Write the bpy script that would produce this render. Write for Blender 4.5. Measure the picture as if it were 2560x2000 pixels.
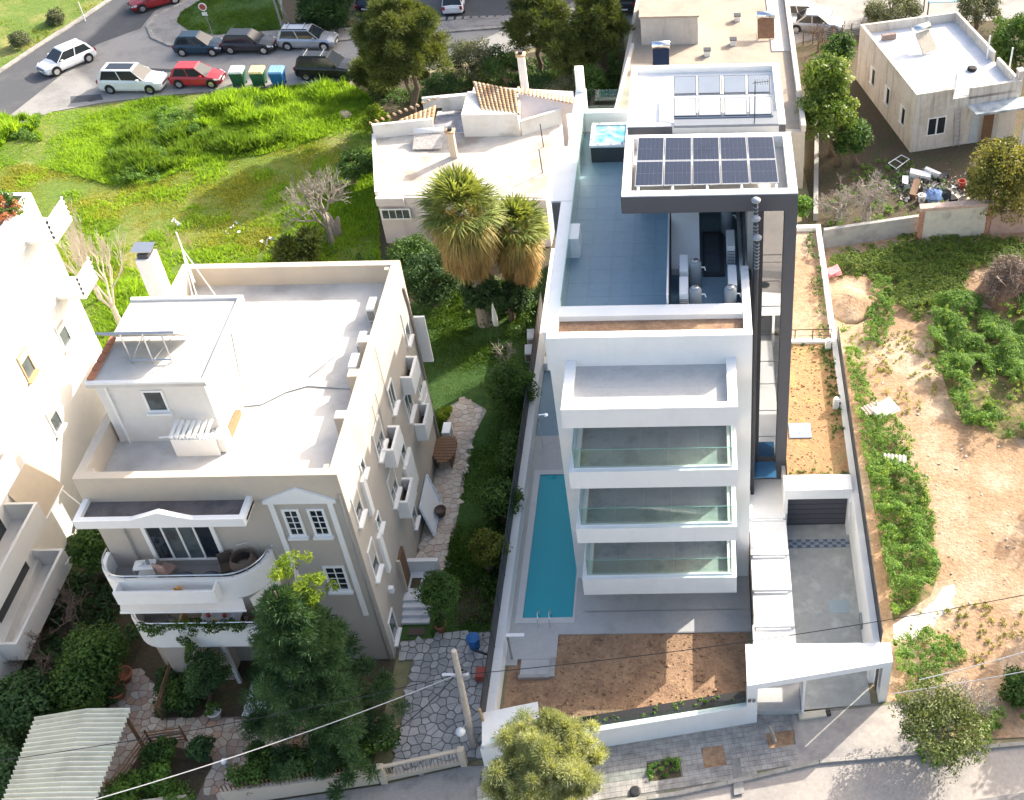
import bpy, math, random
import numpy as np
from math import radians, sin, cos, pi, sqrt, atan2
random.seed(7); rng = np.random.default_rng(11)
sc = bpy.context.scene
for o in list(bpy.data.objects): bpy.data.objects.remove(o)
COL = sc.collection

# ---------------------------------------------------------------- camera
FPX, PX0, PY0 = 3038.0, 1730.0, 993.0
YAW, PIT, ROL = radians(-.88), radians(42.4), radians(-1.587)
CAMLOC = np.array([0.0, -34.709, 42.56])
_f = np.array([sin(YAW)*cos(PIT), cos(YAW)*cos(PIT), -sin(PIT)]); _r = np.array([cos(YAW), -sin(YAW), 0]); _u = np.cross(_r, _f)
RR = cos(ROL)*_r+sin(ROL)*_u; UU = -sin(ROL)*_r+cos(ROL)*_u
cam_d = bpy.data.cameras.new('camera'); cam = bpy.data.objects.new('camera', cam_d); COL.objects.link(cam); sc.camera = cam
import mathutils
cam.matrix_world = mathutils.Matrix(((RR[0], UU[0], -_f[0], CAMLOC[0]), (RR[1], UU[1], -_f[1], CAMLOC[1]), (RR[2], UU[2], -_f[2], CAMLOC[2]), (0, 0, 0, 1)))
cam_d.sensor_width = 36; cam_d.lens = FPX/2560*36
cam_d.shift_x = -(PX0-1280)/2560; cam_d.shift_y = (PY0-1000)/2560
cam_d.clip_start = .5; cam_d.clip_end = 2000

# ---------------------------------------------------------------- sky, sun, exposure
SUNV = np.array([1.30, 1.24, 1.0]); SUNV = SUNV/np.linalg.norm(SUNV)
world = bpy.data.worlds.new('World'); sc.world = world; world.use_nodes = True
wn = world.node_tree.nodes; wl = world.node_tree.links
sky = wn.new('ShaderNodeTexSky'); sky.sky_type = 'NISHITA'; sky.sun_disc = False
sky.sun_elevation = math.asin(SUNV[2]); sky.sun_rotation = atan2(SUNV[0], SUNV[1])
sky.air_density = 1.0; sky.dust_density = 5.0; sky.ozone_density = .3
wl.new(sky.outputs[0], wn['Background'].inputs[0]); wn['Background'].inputs[1].default_value = .15
sd = bpy.data.lights.new('sun', 'SUN'); sd.energy = 3.5; sd.angle = radians(.53); sd.color = (1.0, .93, .82)
so = bpy.data.objects.new('sun', sd); COL.objects.link(so)
so.rotation_euler = mathutils.Vector(SUNV).to_track_quat('Z', 'Y').to_euler()
sc.view_settings.view_transform = 'Standard'; sc.view_settings.look = 'None'
sc.view_settings.exposure = 1.4; sc.view_settings.gamma = 1.0; sc.view_settings.use_curve_mapping = False
sc.render.engine = 'CYCLES'
sc.cycles.max_bounces = 6; sc.cycles.transparent_max_bounces = 12

# ---------------------------------------------------------------- measured photo points to world points
def _ray(x, y):
    return _f+((x-PX0)/FPX)*RR-((y-PY0)/FPX)*UU
def P(x, y, z=0.0):
    d = _ray(x, y); return tuple(CAMLOC+d*((z-CAMLOC[2])/d[2]))
def PY(x, y, v):
    d = _ray(x, y); return tuple(CAMLOC+d*((v-CAMLOC[1])/d[1]))
K = 2560/2184
def D(x, y, z=0.0): return P(x*K, y*K, z)
def DY(x, y, v): return PY(x*K, y*K, v)
def ring(pts, z=0.0): return [D(a, b, z)[:2] for a, b in pts]

# ---------------------------------------------------------------- materials
MATS = {}
def new_mat(name):
    m = bpy.data.materials.new(name); m.use_nodes = True; return m, m.node_tree.nodes, m.node_tree.links, m.node_tree.nodes['Principled BSDF']
def mat(name, col, rough=.8, var=.12, scale=3.0, col2=None, amt=.5, scale2=.6, bump=0.0, bscale=30, metal=0.0, spec=.4, streak=0.0):
    """base colour with fine grain (var), broad patches toward col2 (amt), bump"""
    if name in MATS: return MATS[name]
    m, n, l, b = new_mat(name)
    tc = n.new('ShaderNodeNewGeometry'); mp = n.new('ShaderNodeMapping'); l.new(tc.outputs['Position'], mp.inputs['Vector'])
    n1 = n.new('ShaderNodeTexNoise'); n1.inputs['Scale'].default_value = scale; n1.inputs['Detail'].default_value = 8; n1.inputs['Roughness'].default_value = .65
    l.new(mp.outputs[0], n1.inputs['Vector'])
    mr = n.new('ShaderNodeMapRange'); mr.inputs[1].default_value = .3; mr.inputs[2].default_value = .7; mr.inputs[3].default_value = 1-var; mr.inputs[4].default_value = 1+var
    l.new(n1.outputs[0], mr.inputs[0])
    c = n.new('ShaderNodeRGB'); c.outputs[0].default_value = (*col, 1); src = c.outputs[0]
    if col2:
        n2 = n.new('ShaderNodeTexNoise'); n2.inputs['Scale'].default_value = scale2; n2.inputs['Detail'].default_value = 6; n2.inputs['Roughness'].default_value = .6
        l.new(mp.outputs[0], n2.inputs['Vector'])
        r2 = n.new('ShaderNodeMapRange'); r2.inputs[1].default_value = .62-.3*amt; r2.inputs[2].default_value = .75-.25*amt; l.new(n2.outputs[0], r2.inputs[0])
        mx = n.new('ShaderNodeMix'); mx.data_type = 'RGBA'; l.new(r2.outputs[0], mx.inputs[0]); l.new(src, mx.inputs[6]); mx.inputs[7].default_value = (*col2, 1); src = mx.outputs[2]
    if streak:
        m3 = n.new('ShaderNodeMapping'); m3.inputs['Scale'].default_value = (2.2, 2.2, .18); l.new(tc.outputs['Position'], m3.inputs['Vector'])
        n3 = n.new('ShaderNodeTexNoise'); n3.inputs['Scale'].default_value = 1.4; n3.inputs['Detail'].default_value = 7; n3.inputs['Roughness'].default_value = .7
        l.new(m3.outputs[0], n3.inputs['Vector'])
        r3 = n.new('ShaderNodeMapRange'); r3.inputs[1].default_value = .52; r3.inputs[2].default_value = .75; r3.inputs[4].default_value = streak; l.new(n3.outputs[0], r3.inputs[0])
        mx = n.new('ShaderNodeMix'); mx.data_type = 'RGBA'; l.new(r3.outputs[0], mx.inputs[0]); l.new(src, mx.inputs[6]); mx.inputs[7].default_value = (.16, .14, .11, 1); src = mx.outputs[2]
    mul = n.new('ShaderNodeVectorMath'); mul.operation = 'SCALE'; l.new(src, mul.inputs[0]); l.new(mr.outputs[0], mul.inputs['Scale'])
    l.new(mul.outputs[0], b.inputs['Base Color'])
    b.inputs['Roughness'].default_value = rough; b.inputs['Metallic'].default_value = metal; b.inputs['Specular IOR Level'].default_value = spec
    if bump:
        nb = n.new('ShaderNodeTexNoise'); nb.inputs['Scale'].default_value = bscale; nb.inputs['Detail'].default_value = 6; l.new(mp.outputs[0], nb.inputs['Vector'])
        bp = n.new('ShaderNodeBump'); bp.inputs['Strength'].default_value = bump; bp.inputs['Distance'].default_value = .05; l.new(nb.outputs[0], bp.inputs['Height']); l.new(bp.outputs[0], b.inputs['Normal'])
    MATS[name] = m; return m
def leafmat(name, dark, light, trans=.3, rough=.6):
    if name in MATS: return MATS[name]
    m, n, l, b = new_mat(name)
    at = n.new('ShaderNodeAttribute'); at.attribute_name = 'tint'
    cr = n.new('ShaderNodeValToRGB'); cr.color_ramp.elements[0].color = (*dark, 1); cr.color_ramp.elements[1].color = (*light, 1)
    l.new(at.outputs['Fac'], cr.inputs[0]); l.new(cr.outputs[0], b.inputs['Base Color'])
    b.inputs['Roughness'].default_value = rough; b.inputs['Specular IOR Level'].default_value = .25
    t = n.new('ShaderNodeBsdfTranslucent'); mu = n.new('ShaderNodeVectorMath'); mu.operation = 'MULTIPLY'; mu.inputs[1].default_value = (1.5, 1.45, .6)
    l.new(cr.outputs[0], mu.inputs[0]); l.new(mu.outputs[0], t.inputs[0])
    mx = n.new('ShaderNodeMixShader'); mx.inputs[0].default_value = trans
    l.new(b.outputs[0], mx.inputs[1]); l.new(t.outputs[0], mx.inputs[2]); l.new(mx.outputs[0], n['Material Output'].inputs[0])
    MATS[name] = m; return m
def glassmat(name, col, alpha_mix=.35, rough=.03):
    """architectural glass: tinted see-through mixed with a mirror by fresnel"""
    if name in MATS: return MATS[name]
    m, n, l, b = new_mat(name)
    tr = n.new('ShaderNodeBsdfTransparent'); tr.inputs[0].default_value = (*col, 1)
    gl = n.new('ShaderNodeBsdfGlossy'); gl.inputs['Roughness'].default_value = rough
    lw = n.new('ShaderNodeLayerWeight'); pw = n.new('ShaderNodeMath'); pw.operation = 'POWER'; pw.inputs[1].default_value = 4; l.new(lw.outputs['Facing'], pw.inputs[0])
    ad = n.new('ShaderNodeMath'); ad.operation = 'MULTIPLY_ADD'; ad.inputs[1].default_value = .7; ad.inputs[2].default_value = alpha_mix; ad.use_clamp = True; l.new(pw.outputs[0], ad.inputs[0])
    mx = n.new('ShaderNodeMixShader'); l.new(ad.outputs[0], mx.inputs[0]); l.new(tr.outputs[0], mx.inputs[1]); l.new(gl.outputs[0], mx.inputs[2])
    l.new(mx.outputs[0], n['Material Output'].inputs[0]); MATS[name] = m; return m

WHITE = mat('white_render', (.79, .79, .78), .75, .03, 2.0, (.72, .72, .70), .3, .5, streak=.05, bump=.08, bscale=60)
WHITE2 = mat('old_white_paint', (.74, .73, .70), .85, .06, 2.0, (.50, .47, .42), .35, .5, bump=.2)
BEIGE = mat('beige_render', (.45, .41, .36), .85, .04, 2.0, (.42, .38, .33), .3, .5)
BEIGET = mat('cream_render', (.54, .465, .37), .85, .05, 2.0, (.47, .40, .32), .3, .5)
TRIM = mat('white_trim', (.78, .78, .76), .6, .03)
ROOFW = mat('white_roof_screed', (.58, .56, .52), .9, .08, 1.5, (.43, .415, .39), .5, .28)
ROOFD = mat('grey_roof_screed', (.52, .51, .50), .9, .1, 2.0, (.36, .36, .36), .5, .6)
SAND = mat('sand_roof_screed', (.37, .31, .25), .95, .08, 2.0, (.31, .265, .215), .5, .4, streak=0)
TILEG = mat('grey_porcelain', (.20, .30, .365), .45, .04, 6.0, (.185, .28, .345), .4, 1.0)
TILEL = mat('light_porcelain', (.45, .45, .44), .5, .06, 6.0, (.40, .40, .395), .4, 1.2)
TILED = mat('balcony_porcelain', (.42, .43, .43), .5, .06, 6.0, (.31, .33, .34), .4, 1.2)
DARK = mat('anthracite_metal', (.055, .058, .068), .5, .04, metal=.2)
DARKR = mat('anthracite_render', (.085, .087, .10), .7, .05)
BLACK = mat('black_paint', (.02, .02, .022), .5, .05)
CONC = mat('concrete', (.38, .37, .35), .9, .1, 4.0, (.28, .27, .26), .4, .8, bump=.2)
CONCD = mat('driveway_concrete', (.33, .345, .335), .7, .1, 2.5, (.45, .46, .45), .35, .9, bump=.1)
ASPH = mat('asphalt', (.085, .088, .095), .9, .12, 8, (.11, .11, .115), .4, .4, bump=.2)
ASPHL = mat('worn_concrete_road', (.30, .29, .275), .9, .10, 6, (.22, .215, .205), .45, .35, bump=.2)
PAVE = mat('pavement', (.27, .26, .25), .9, .12, 8, (.20, .195, .19), .5, .8, bump=.2)
KERB = mat('kerb_stone', (.36, .34, .31), .9, .25, 6, (.24, .23, .20), .5, 1.5, bump=.4)
SOILR = mat('red_brown_soil', (.34, .215, .13), .95, .25, 5, (.25, .155, .095), .5, 1.1, bump=.8, bscale=12)
SOILO = mat('orange_soil', (.33, .20, .10), .95, .2, 5, (.30, .24, .10), .3, 1.1, bump=.8, bscale=12)
SOILT = mat('tan_lot_soil', (.33, .215, .13), .95, .28, 4, (.41, .315, .225), .5, .3, bump=1.0, bscale=7)
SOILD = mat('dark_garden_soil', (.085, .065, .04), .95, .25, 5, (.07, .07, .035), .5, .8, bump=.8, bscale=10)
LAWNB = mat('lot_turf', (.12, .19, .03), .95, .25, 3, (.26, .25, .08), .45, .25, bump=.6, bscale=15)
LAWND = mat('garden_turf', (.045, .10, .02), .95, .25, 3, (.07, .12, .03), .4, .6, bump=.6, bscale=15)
WOOD = mat('brown_wood', (.16, .09, .05), .7, .2, 8)
WOODL = mat('pale_wood', (.42, .30, .17), .7, .2, 8)
BARK = mat('bark', (.16, .12, .09), .95, .25, 12, bump=.6)
BARKG = mat('grey_bark', (.34, .30, .26), .95, .2, 12, bump=.6)
TERRA = mat('terracotta', (.42, .17, .09), .8, .15, 8)
TILET = mat('roof_tile_clay', (.50, .33, .19), .85, .25, 6, (.55, .43, .31), .4, 2.0)
MARBLE = mat('white_marble', (.72, .73, .74), .4, .06, 3, (.55, .57, .60), .35, 1.5)
METAL = mat('galvanised_metal', (.55, .56, .57), .35, .05, metal=.85)
STEEL = mat('brushed_steel', (.75, .76, .77), .22, .03, metal=1.0)
SHEET = mat('pale_corrugated_sheet', (.66, .66, .56), .6, .06, 3, (.55, .55, .46), .4, .8)
PLW = mat('white_plastic', (.78, .79, .79), .45, .02)
PLG = mat('grey_plastic', (.25, .28, .30), .5, .03)
PLB = mat('blue_plastic', (.02, .14, .38), .45, .05)
PLGR = mat('green_plastic', (.03, .12, .06), .5, .08)
YEL = mat('pale_yellow_plastic', (.75, .62, .30), .5, .05)
LBLUE = mat('light_blue_plastic', (.22, .42, .68), .5, .05)
RED = mat('faded_red', (.42, .08, .06), .6, .1)
FABRIC = mat('off_white_awning', (.70, .67, .62), .9, .04)
FABT = mat('tan_awning', (.52, .45, .36), .9, .05)
FABRICB = mat('blue_cloth', (.12, .20, .40), .9, .15, 9)
RUBBER = mat('rubber', (.015, .015, .016), .8, .1)
GDARK = mat('dark_window_glass', (.018, .024, .032), .08, .05, spec=.6)
GCURT = mat('curtained_glass', (.10, .12, .125), .1, .08, 3, (.05, .06, .065), .5, 1.5, spec=.6)
WICK = mat('dark_wicker', (.10, .075, .06), .8, .2, 20)
BEIGF = mat('beige_fabric', (.50, .42, .33), .9, .06)
PINKF = mat('dusty_pink_plastic', (.45, .30, .25), .7, .06)
CELL = mat('pv_cell', (.022, .032, .060), .25, .08, 20, spec=.4)
GSKY = glassmat('clear_balustrade_glass', (.86, .94, .91), .05)
GMIR = glassmat('stair_curtain_glass', (.35, .42, .42), .55, .015)
BRUSH = mat('bramble_twigs', (.20, .15, .13), .95, .2, 9)

# ---------------------------------------------------------------- mesh builder
class MB:
    def __init__(s): s.v = []; s.f = []
    def add(s, vs, fs):
        o = len(s.v); s.v += [tuple(map(float, v)) for v in vs]; s.f += [tuple(i+o for i in f) for f in fs]; return s
    def box(s, x0, x1, y0, y1, z0, z1):
        return s.add([(x0, y0, z0), (x1, y0, z0), (x1, y1, z0), (x0, y1, z0), (x0, y0, z1), (x1, y0, z1), (x1, y1, z1), (x0, y1, z1)],
                     [(0, 3, 2, 1), (4, 5, 6, 7), (0, 1, 5, 4), (1, 2, 6, 5), (2, 3, 7, 6), (3, 0, 4, 7)])
    def prism(s, poly, z0, z1):
        a = sum(poly[i][0]*poly[(i+1) % len(poly)][1]-poly[(i+1) % len(poly)][0]*poly[i][1] for i in range(len(poly)))
        if a < 0: poly = poly[::-1]
        n = len(poly)
        return s.add([(p[0], p[1], z0) for p in poly]+[(p[0], p[1], z1) for p in poly],
                     [tuple(range(n-1, -1, -1)), tuple(range(n, 2*n))]+[(i, (i+1) % n, n+(i+1) % n, n+i) for i in range(n)])
    def ngon(s, pts): return s.add(pts, [tuple(range(len(pts)))])
    def hull(s, a, b):
        n = len(a); return s.add(list(a)+list(b), [tuple(range(n-1, -1, -1)), tuple(range(n, 2*n))]+[(i, (i+1) % n, n+(i+1) % n, n+i) for i in range(n)])
    def tube(s, pts, rs, n=8, cap=True):
        pts = [np.array(p, float) for p in pts]
        if not hasattr(rs, '__len__'): rs = [rs]*len(pts)
        vs = []
        for i, p in enumerate(pts):
            d = pts[min(i+1, len(pts)-1)]-pts[max(i-1, 0)]; d = d/(np.linalg.norm(d)+1e-9)
            a = np.cross(d, (0, 0, 1) if abs(d[2]) < .9 else (1, 0, 0)); a /= np.linalg.norm(a); b = np.cross(d, a)
            for k in range(n):
                t = 2*pi*k/n; vs.append(p+rs[i]*(cos(t)*a+sin(t)*b))
        fs = [(i*n+k, (i+1)*n+k, (i+1)*n+(k+1) % n, i*n+(k+1) % n) for i in range(len(pts)-1) for k in range(n)]
        if cap: fs += [tuple(range(n)), tuple((len(pts)-1)*n+k for k in range(n-1, -1, -1))]
        return s.add(vs, fs)
    def bar(s, a, b, w=.05, h=None):
        return s.tube([a, b], [w*.72, w*.72], 4)
    def lathe(s, prof, c=(0, 0, 0), n=16):
        vs = [(c[0]+r*cos(2*pi*k/n), c[1]+r*sin(2*pi*k/n), c[2]+z) for r, z in prof for k in range(n)]
        fs = [(i*n+k, i*n+(k+1) % n, (i+1)*n+(k+1) % n, (i+1)*n+k) for i in range(len(prof)-1) for k in range(n)]
        fs += [tuple(range(n-1, -1, -1)), tuple((len(prof)-1)*n+k for k in range(n))]
        return s.add(vs, fs)
    def obj(s, name, m, parent=None, smooth=False, bevel=0):
        me = bpy.data.meshes.new(name); me.from_pydata(s.v, [], s.f); me.materials.append(m)
        if smooth: me.polygons.foreach_set('use_smooth', [True]*len(me.polygons))
        o = bpy.data.objects.new(name, me); COL.objects.link(o)
        if parent: o.parent = parent
        if bevel:
            b = o.modifiers.new('bevel', 'BEVEL'); b.width = bevel; b.segments = 2; b.limit_method = 'ANGLE'
        return o
def box(name, m, par, x0, x1, y0, y1, z0, z1, bevel=0): return MB().box(x0, x1, y0, y1, z0, z1).obj(name, m, par, bevel=bevel)
def tag(o, label=None, cat=None, group=None, kind=None):
    if label: o['label'] = label
    if cat: o['category'] = cat
    if group: o['group'] = group
    if kind: o['kind'] = kind
    return o
def thing(name, label, cat, loc=(0, 0, 0), rz=0, group=None):
    o = bpy.data.objects.new(name, None); COL.objects.link(o); o.location = loc; o.rotation_euler = (0, 0, rz); o.empty_display_size = .3
    return tag(o, label, cat, group)
def struct(name, poly, z, m, parent=None, kind='structure', depth=None):
    b = MB()
    if depth: b.prism(poly, z-depth, z)
    else: b.ngon([(p[0], p[1], z) for p in poly])
    o = b.obj(name, m, parent)
    if not depth:  # sheets face up
        if o.data.polygons[0].normal.z < 0: o.data.flip_normals()
    o['kind'] = kind; return o
KIDS = {}
def copy_tree(o, loc=None, rz=None, label=None):
    def rec(a, par):
        c = a.copy(); COL.objects.link(c)
        if par is not None: c.parent = par
        for ch in list(a.children): rec(ch, c)
        return c
    c = rec(o, None)
    if loc is not None: c.location = loc
    if rz is not None: c.rotation_euler = (0, 0, rz)
    if label: c['label'] = label
    return c

# ---------------------------------------------------------------- foliage
def raw_mesh(name, co, nper, tint, m, parent=None):
    """co: (N*nper,3) vertices, faces of nper corners each, per-face tint"""
    N = len(co)//nper
    me = bpy.data.meshes.new(name); me.vertices.add(len(co)); me.vertices.foreach_set('co', co.astype(np.float32).ravel())
    me.loops.add(N*nper); me.loops.foreach_set('vertex_index', np.arange(N*nper, dtype=np.int32))
    me.polygons.add(N); me.polygons.foreach_set('loop_start', np.arange(0, N*nper, nper, dtype=np.int32))
    me.update(calc_edges=True)
    at = me.attributes.new('tint', 'FLOAT', 'POINT'); at.data.foreach_set('value', np.repeat(tint, nper).astype(np.float32))
    me.materials.append(m); o = bpy.data.objects.new(name, me); COL.objects.link(o)
    if parent: o.parent = parent
    return o
def leafquads(pos, nrm, size, tint, asp=.55):
    N = len(pos)
    nrm = nrm/(np.linalg.norm(nrm, axis=1, keepdims=True)+1e-9)
    r = rng.normal(size=(N, 3)); a = np.cross(nrm, r); a /= (np.linalg.norm(a, axis=1, keepdims=True)+1e-9); b = np.cross(nrm, a)
    s = (size*rng.uniform(.6, 1.3, N))[:, None]
    return np.stack([pos-a*s, pos-b*s*asp, pos+a*s, pos+b*s*asp], 1).reshape(-1, 3)
def clumps(center, radii, n, rc, flat=.75, low=-.5):
    """sub-clump centres spread through and over an ellipsoid"""
    out = []
    while len(out) < n:
        v = rng.normal(size=3); v /= np.linalg.norm(v)
        if v[2] < low: continue
        t = rng.uniform(.35, 1.0)**.6
        c = np.array(center)+v*np.array(radii)*t*rng.uniform(.82, 1.08)
        r = rc*rng.uniform(.6, 1.3); out.append((c, np.array([r, r, r*flat])))
    return out
def leafcloud(name, cl, per, size, m, parent=None, up=.35, asp=.55, tvar=.35, spiky=0):
    P_, N_, T_ = [], [], []
    for c, r in cl:
        v = rng.normal(size=(per, 3)); v /= np.linalg.norm(v, axis=1, keepdims=True)
        t = rng.uniform(.25, 1.0, (per, 1))**.45
        P_.append(c+v*r*t*(1+rng.normal(0, .08, (per, 1)))); nn = v+rng.normal(0, .6, (per, 3)); nn[:, 2] += up; N_.append(nn)
        T_.append(np.clip(rng.uniform(.2, .8)+rng.normal(0, tvar*.5, per), 0, 1))
    p = np.concatenate(P_); nn = np.concatenate(N_); t = np.concatenate(T_)
    return raw_mesh(name, leafquads(p, nn, size, t, asp), 4, t, m, parent)
def needlecloud(name, cl, per, ln, m, parent=None, w=.12, upb=.4):
    """long thin blades pointing outward from clump centres: pine tufts"""
    V, T = [], []
    for c, r in cl:
        v = rng.normal(size=(per, 3)); v[:, 2] += upb; v /= np.linalg.norm(v, axis=1, keepdims=True)
        base = c+v*r*rng.uniform(.1, .75, (per, 1)); tip = base+v*ln*rng.uniform(.6, 1.2, (per, 1))+rng.normal(0, ln*.15, (per, 3))
        s = np.cross(v, rng.normal(size=(per, 3))); s /= np.linalg.norm(s, axis=1, keepdims=True)
        V.append(np.stack([base-s*ln*w, base+s*ln*w, tip], 1).reshape(-1, 3)); T.append(np.clip(rng.uniform(.15, .85)+rng.normal(0, .15, per), 0, 1))
    return raw_mesh(name, np.concatenate(V), 3, np.concatenate(T), m, parent)
def branches(b, p, d, ln, r, depth, spread=.55, n=3, up=.15, minr=.008, shrink=.72):
    if depth == 0: return
    q = p+d*ln; mid = (p+q)/2+rng.normal(0, ln*.06, 3)
    b.tube([p, mid, q], [r, r*.85, r*.7], 5 if depth > 2 else 3, cap=False)
    for i in range(n):
        dd = d+rng.normal(0, spread, 3); dd[2] += up; dd /= np.linalg.norm(dd)
        branches(b, q-d*ln*rng.uniform(0, .35), dd, ln*shrink*rng.uniform(.8, 1.2), max(r*.62, minr), depth-1, spread, n, up, minr, shrink)
def trunk(b, base, top, r0, r1, kinks=4):
    base = np.array(base, float); top = np.array(top, float); pts = [base+(top-base)*t+(rng.normal(0, .05*np.linalg.norm(top-base), 3)*(1, 1, 0) if 0 < t < 1 else 0) for t in np.linspace(0, 1, kinks+1)]
    b.tube(pts, list(np.linspace(r0, r1, kinks+1)), 8); return pts
def inpoly(x, y, poly):
    c = np.zeros(len(x), bool); n = len(poly)
    for i in range(n):
        x1, y1 = poly[i][:2]; x2, y2 = poly[(i+1) % n][:2]
        c ^= ((y1 > y) != (y2 > y)) & (x < (x2-x1)*(y-y1)/((y2-y1) if abs(y2-y1) > 1e-9 else 1e-9)+x1)
    return c
def nval(x, y, s, seed=0):
    """smooth value noise 0..1"""
    r = np.random.default_rng(seed+99); G = r.uniform(0, 1, (64, 64)); X = (x/s) % 64; Y = (y/s) % 64
    xi = X.astype(int) % 64; yi = Y.astype(int) % 64; fx = X-np.floor(X); fy = Y-np.floor(Y); fx = fx*fx*(3-2*fx); fy = fy*fy*(3-2*fy)
    a = G[xi, yi]*(1-fx)+G[(xi+1) % 64, yi]*fx; b = G[xi, (yi+1) % 64]*(1-fx)+G[(xi+1) % 64, (yi+1) % 64]*fx
    return a*(1-fy)+b*fy
def grass(name, poly, n, h, m, z=0.0, wid=.35, cover=.0, ns=2.5, seed=0, hole=None, lean=.5, parent=None, hpow=1.6, zf=None):
    xs = [p[0] for p in poly]; ys = [p[1] for p in poly]
    x = rng.uniform(min(xs), max(xs), n); y = rng.uniform(min(ys), max(ys), n)
    k = inpoly(x, y, poly)
    f = .6*nval(x, y, ns, seed)+.25*nval(x, y, ns*.4, seed+1)+.15*nval(x, y, ns*.15, seed+2)
    k &= f > cover
    if hole is not None:
        for hp in hole: k &= ~inpoly(x, y, hp)
    x, y, f = x[k], y[k], f[k]; n = len(x)
    hh = h*(.25+2.0*np.clip(f-.25, 0, 1)**hpow*2)*rng.uniform(.6, 1.3, n)
    z0 = np.full(n, z) if zf is None else zf(x, y)
    a = rng.uniform(0, 2*pi, n); w = hh*wid*.5+.015
    base = np.stack([x, y, z0], 1); s = np.stack([np.cos(a)*w, np.sin(a)*w, 0*a], 1)
    tip = base+np.stack([rng.normal(0, lean, n)*hh, rng.normal(0, lean, n)*hh, hh], 1)
    V = np.stack([base-s, base+s, tip], 1).reshape(-1, 3)
    t = np.clip(.55*nval(x, y, ns*1.3, seed+5)+.25+rng.normal(0, .12, n), 0, 1)
    return raw_mesh(name, V, 3, t, m, parent)
L_PINE = leafmat('pine_needles', (.035, .06, .018), (.17, .20, .05), .25)
L_DARK = leafmat('dark_conifer_foliage', (.02, .055, .02), (.08, .15, .05), .25)
L_OLIVE = leafmat('olive_foliage', (.06, .075, .04), (.22, .24, .13), .25)
L_BUSH = leafmat('bush_foliage', (.025, .07, .016), (.12, .21, .045), .3)
L_BRIGHT = leafmat('bright_foliage', (.08, .16, .012), (.30, .38, .04), .45)
L_WEED = leafmat('weed_leaves', (.04, .11, .02), (.25, .41, .09), .45)
L_GRASS = leafmat('meadow_blades', (.12, .24, .025), (.37, .53, .06), .5)
L_GRASSD = leafmat('lawn_blades', (.035, .09, .015), (.12, .21, .035), .35)
L_LAUREL = leafmat('glossy_tree_leaves', (.05, .11, .015), (.24, .31, .06), .35, .4)
L_PALM = leafmat('palm_fronds', (.08, .13, .03), (.36, .40, .13), .3)
L_PALMD = leafmat('dead_palm_fronds', (.26, .16, .06), (.62, .46, .22), .3)
L_VERGE = leafmat('verge_blades', (.14, .19, .03), (.34, .38, .07), .4)
# ================================================================ GROUND
base = struct('ground', [(-300, -200), (300, -200), (300, 400), (-300, 400)], -.06, mat('far_ground', (.20, .19, .10), .95, .2, 1.5, (.30, .25, .17), .4, .05, bump=.3, bscale=6))
LOT = ring([(-400, 420), (0, 285), (110, 240), (220, 222), (370, 205), (560, 190), (740, 176), (800, 210), (800, 330), (812, 560), (880, 700), (300, 760), (-400, 800)])
struct('vacant_lot_ground', LOT, -.03, LAWNB)
# far street
struct('upper_street', ring([(-200, 260), (0, 150), (235, -5), (700, -160), (1500, -160), (2600, -100), (2600, 30), (2250, 35), (1800, 62), (1690, 95), (1330, 60), (900, 150), (740, 172), (560, 186), (370, 201), (220, 218), (110, 238), (0, 282), (-400, 418)]), -.02, ASPHL)
struct('asphalt_lane', ring([(-200, 260), (0, 150), (235, -5), (420, -120), (500, -60), (330, 22), (300, 60), (205, 95), (130, 160), (0, 262), (-400, 410)]), -.01, ASPH)
isl = ring([(450, -40), (385, 8), (330, 32), (312, 58), (322, 82), (360, 99), (420, 106), (640, 96), (770, 84), (1085, 60), (1085, 36), (760, 62), (640, 76), (760, -60)])
struct('traffic_island_kerb', isl, .10, KERB, depth=.2)
isl2 = ring([(455, -38), (392, 10), (338, 34), (321, 58), (330, 78), (364, 94), (420, 101), (640, 91), (770, 79), (1080, 57), (1080, 38), (760, 60), (640, 72), (750, -60)])
struct('traffic_island_pavement', isl2, .106, PAVE)
ISLG = ring([(470, -30), (425, 5), (385, 30), (378, 50), (400, 66), (460, 77), (600, 66), (604, 40), (588, -30)])
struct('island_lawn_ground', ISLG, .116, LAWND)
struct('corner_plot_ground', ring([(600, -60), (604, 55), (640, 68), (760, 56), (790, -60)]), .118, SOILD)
VERGE = ring([(-400, 330), (0, 148), (80, 95), (160, 45), (235, -5), (300, -60), (-400, -60)])
struct('verge_kerb', ring([(-400, 338), (0, 156), (84, 100), (164, 50), (240, -1), (300, -50), (235, -5), (160, 45), (80, 95), (0, 148), (-400, 330)]), .08, KERB, depth=.15)
struct('grass_verge_ground', VERGE, .02, LAWNB)
struct('car_park', ring([(800, -60), (800, 54), (1075, 34), (1150, 20), (1330, 10), (1330, -100)]), -.004, ASPH)
# strip of garden behind and around the low house
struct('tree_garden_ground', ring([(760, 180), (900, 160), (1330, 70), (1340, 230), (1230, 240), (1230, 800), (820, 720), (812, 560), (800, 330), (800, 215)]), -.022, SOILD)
GARD = [(-13.3, -3.2), (-13.3, 9.0), (-16.5, 9.0), (-17.5, 20), (-9.0, 23.5), (-8.95, -2.6), (-9.0, -3.2)]
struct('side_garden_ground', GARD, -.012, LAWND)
struct('bare_garden_soil', ring([(975, 1245), (1015, 1215), (1060, 1235), (1050, 1325), (975, 1335)]), -.004, SOILD)
struct('left_garden_ground', [(-29.6, 12), (-23.1, 12), (-23.1, -4), (-13.3, -4.2), (-13.3, -10.6), (-45, -13.5), (-45, -5), (-29.6, -4)], -.02, SOILD)
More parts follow.
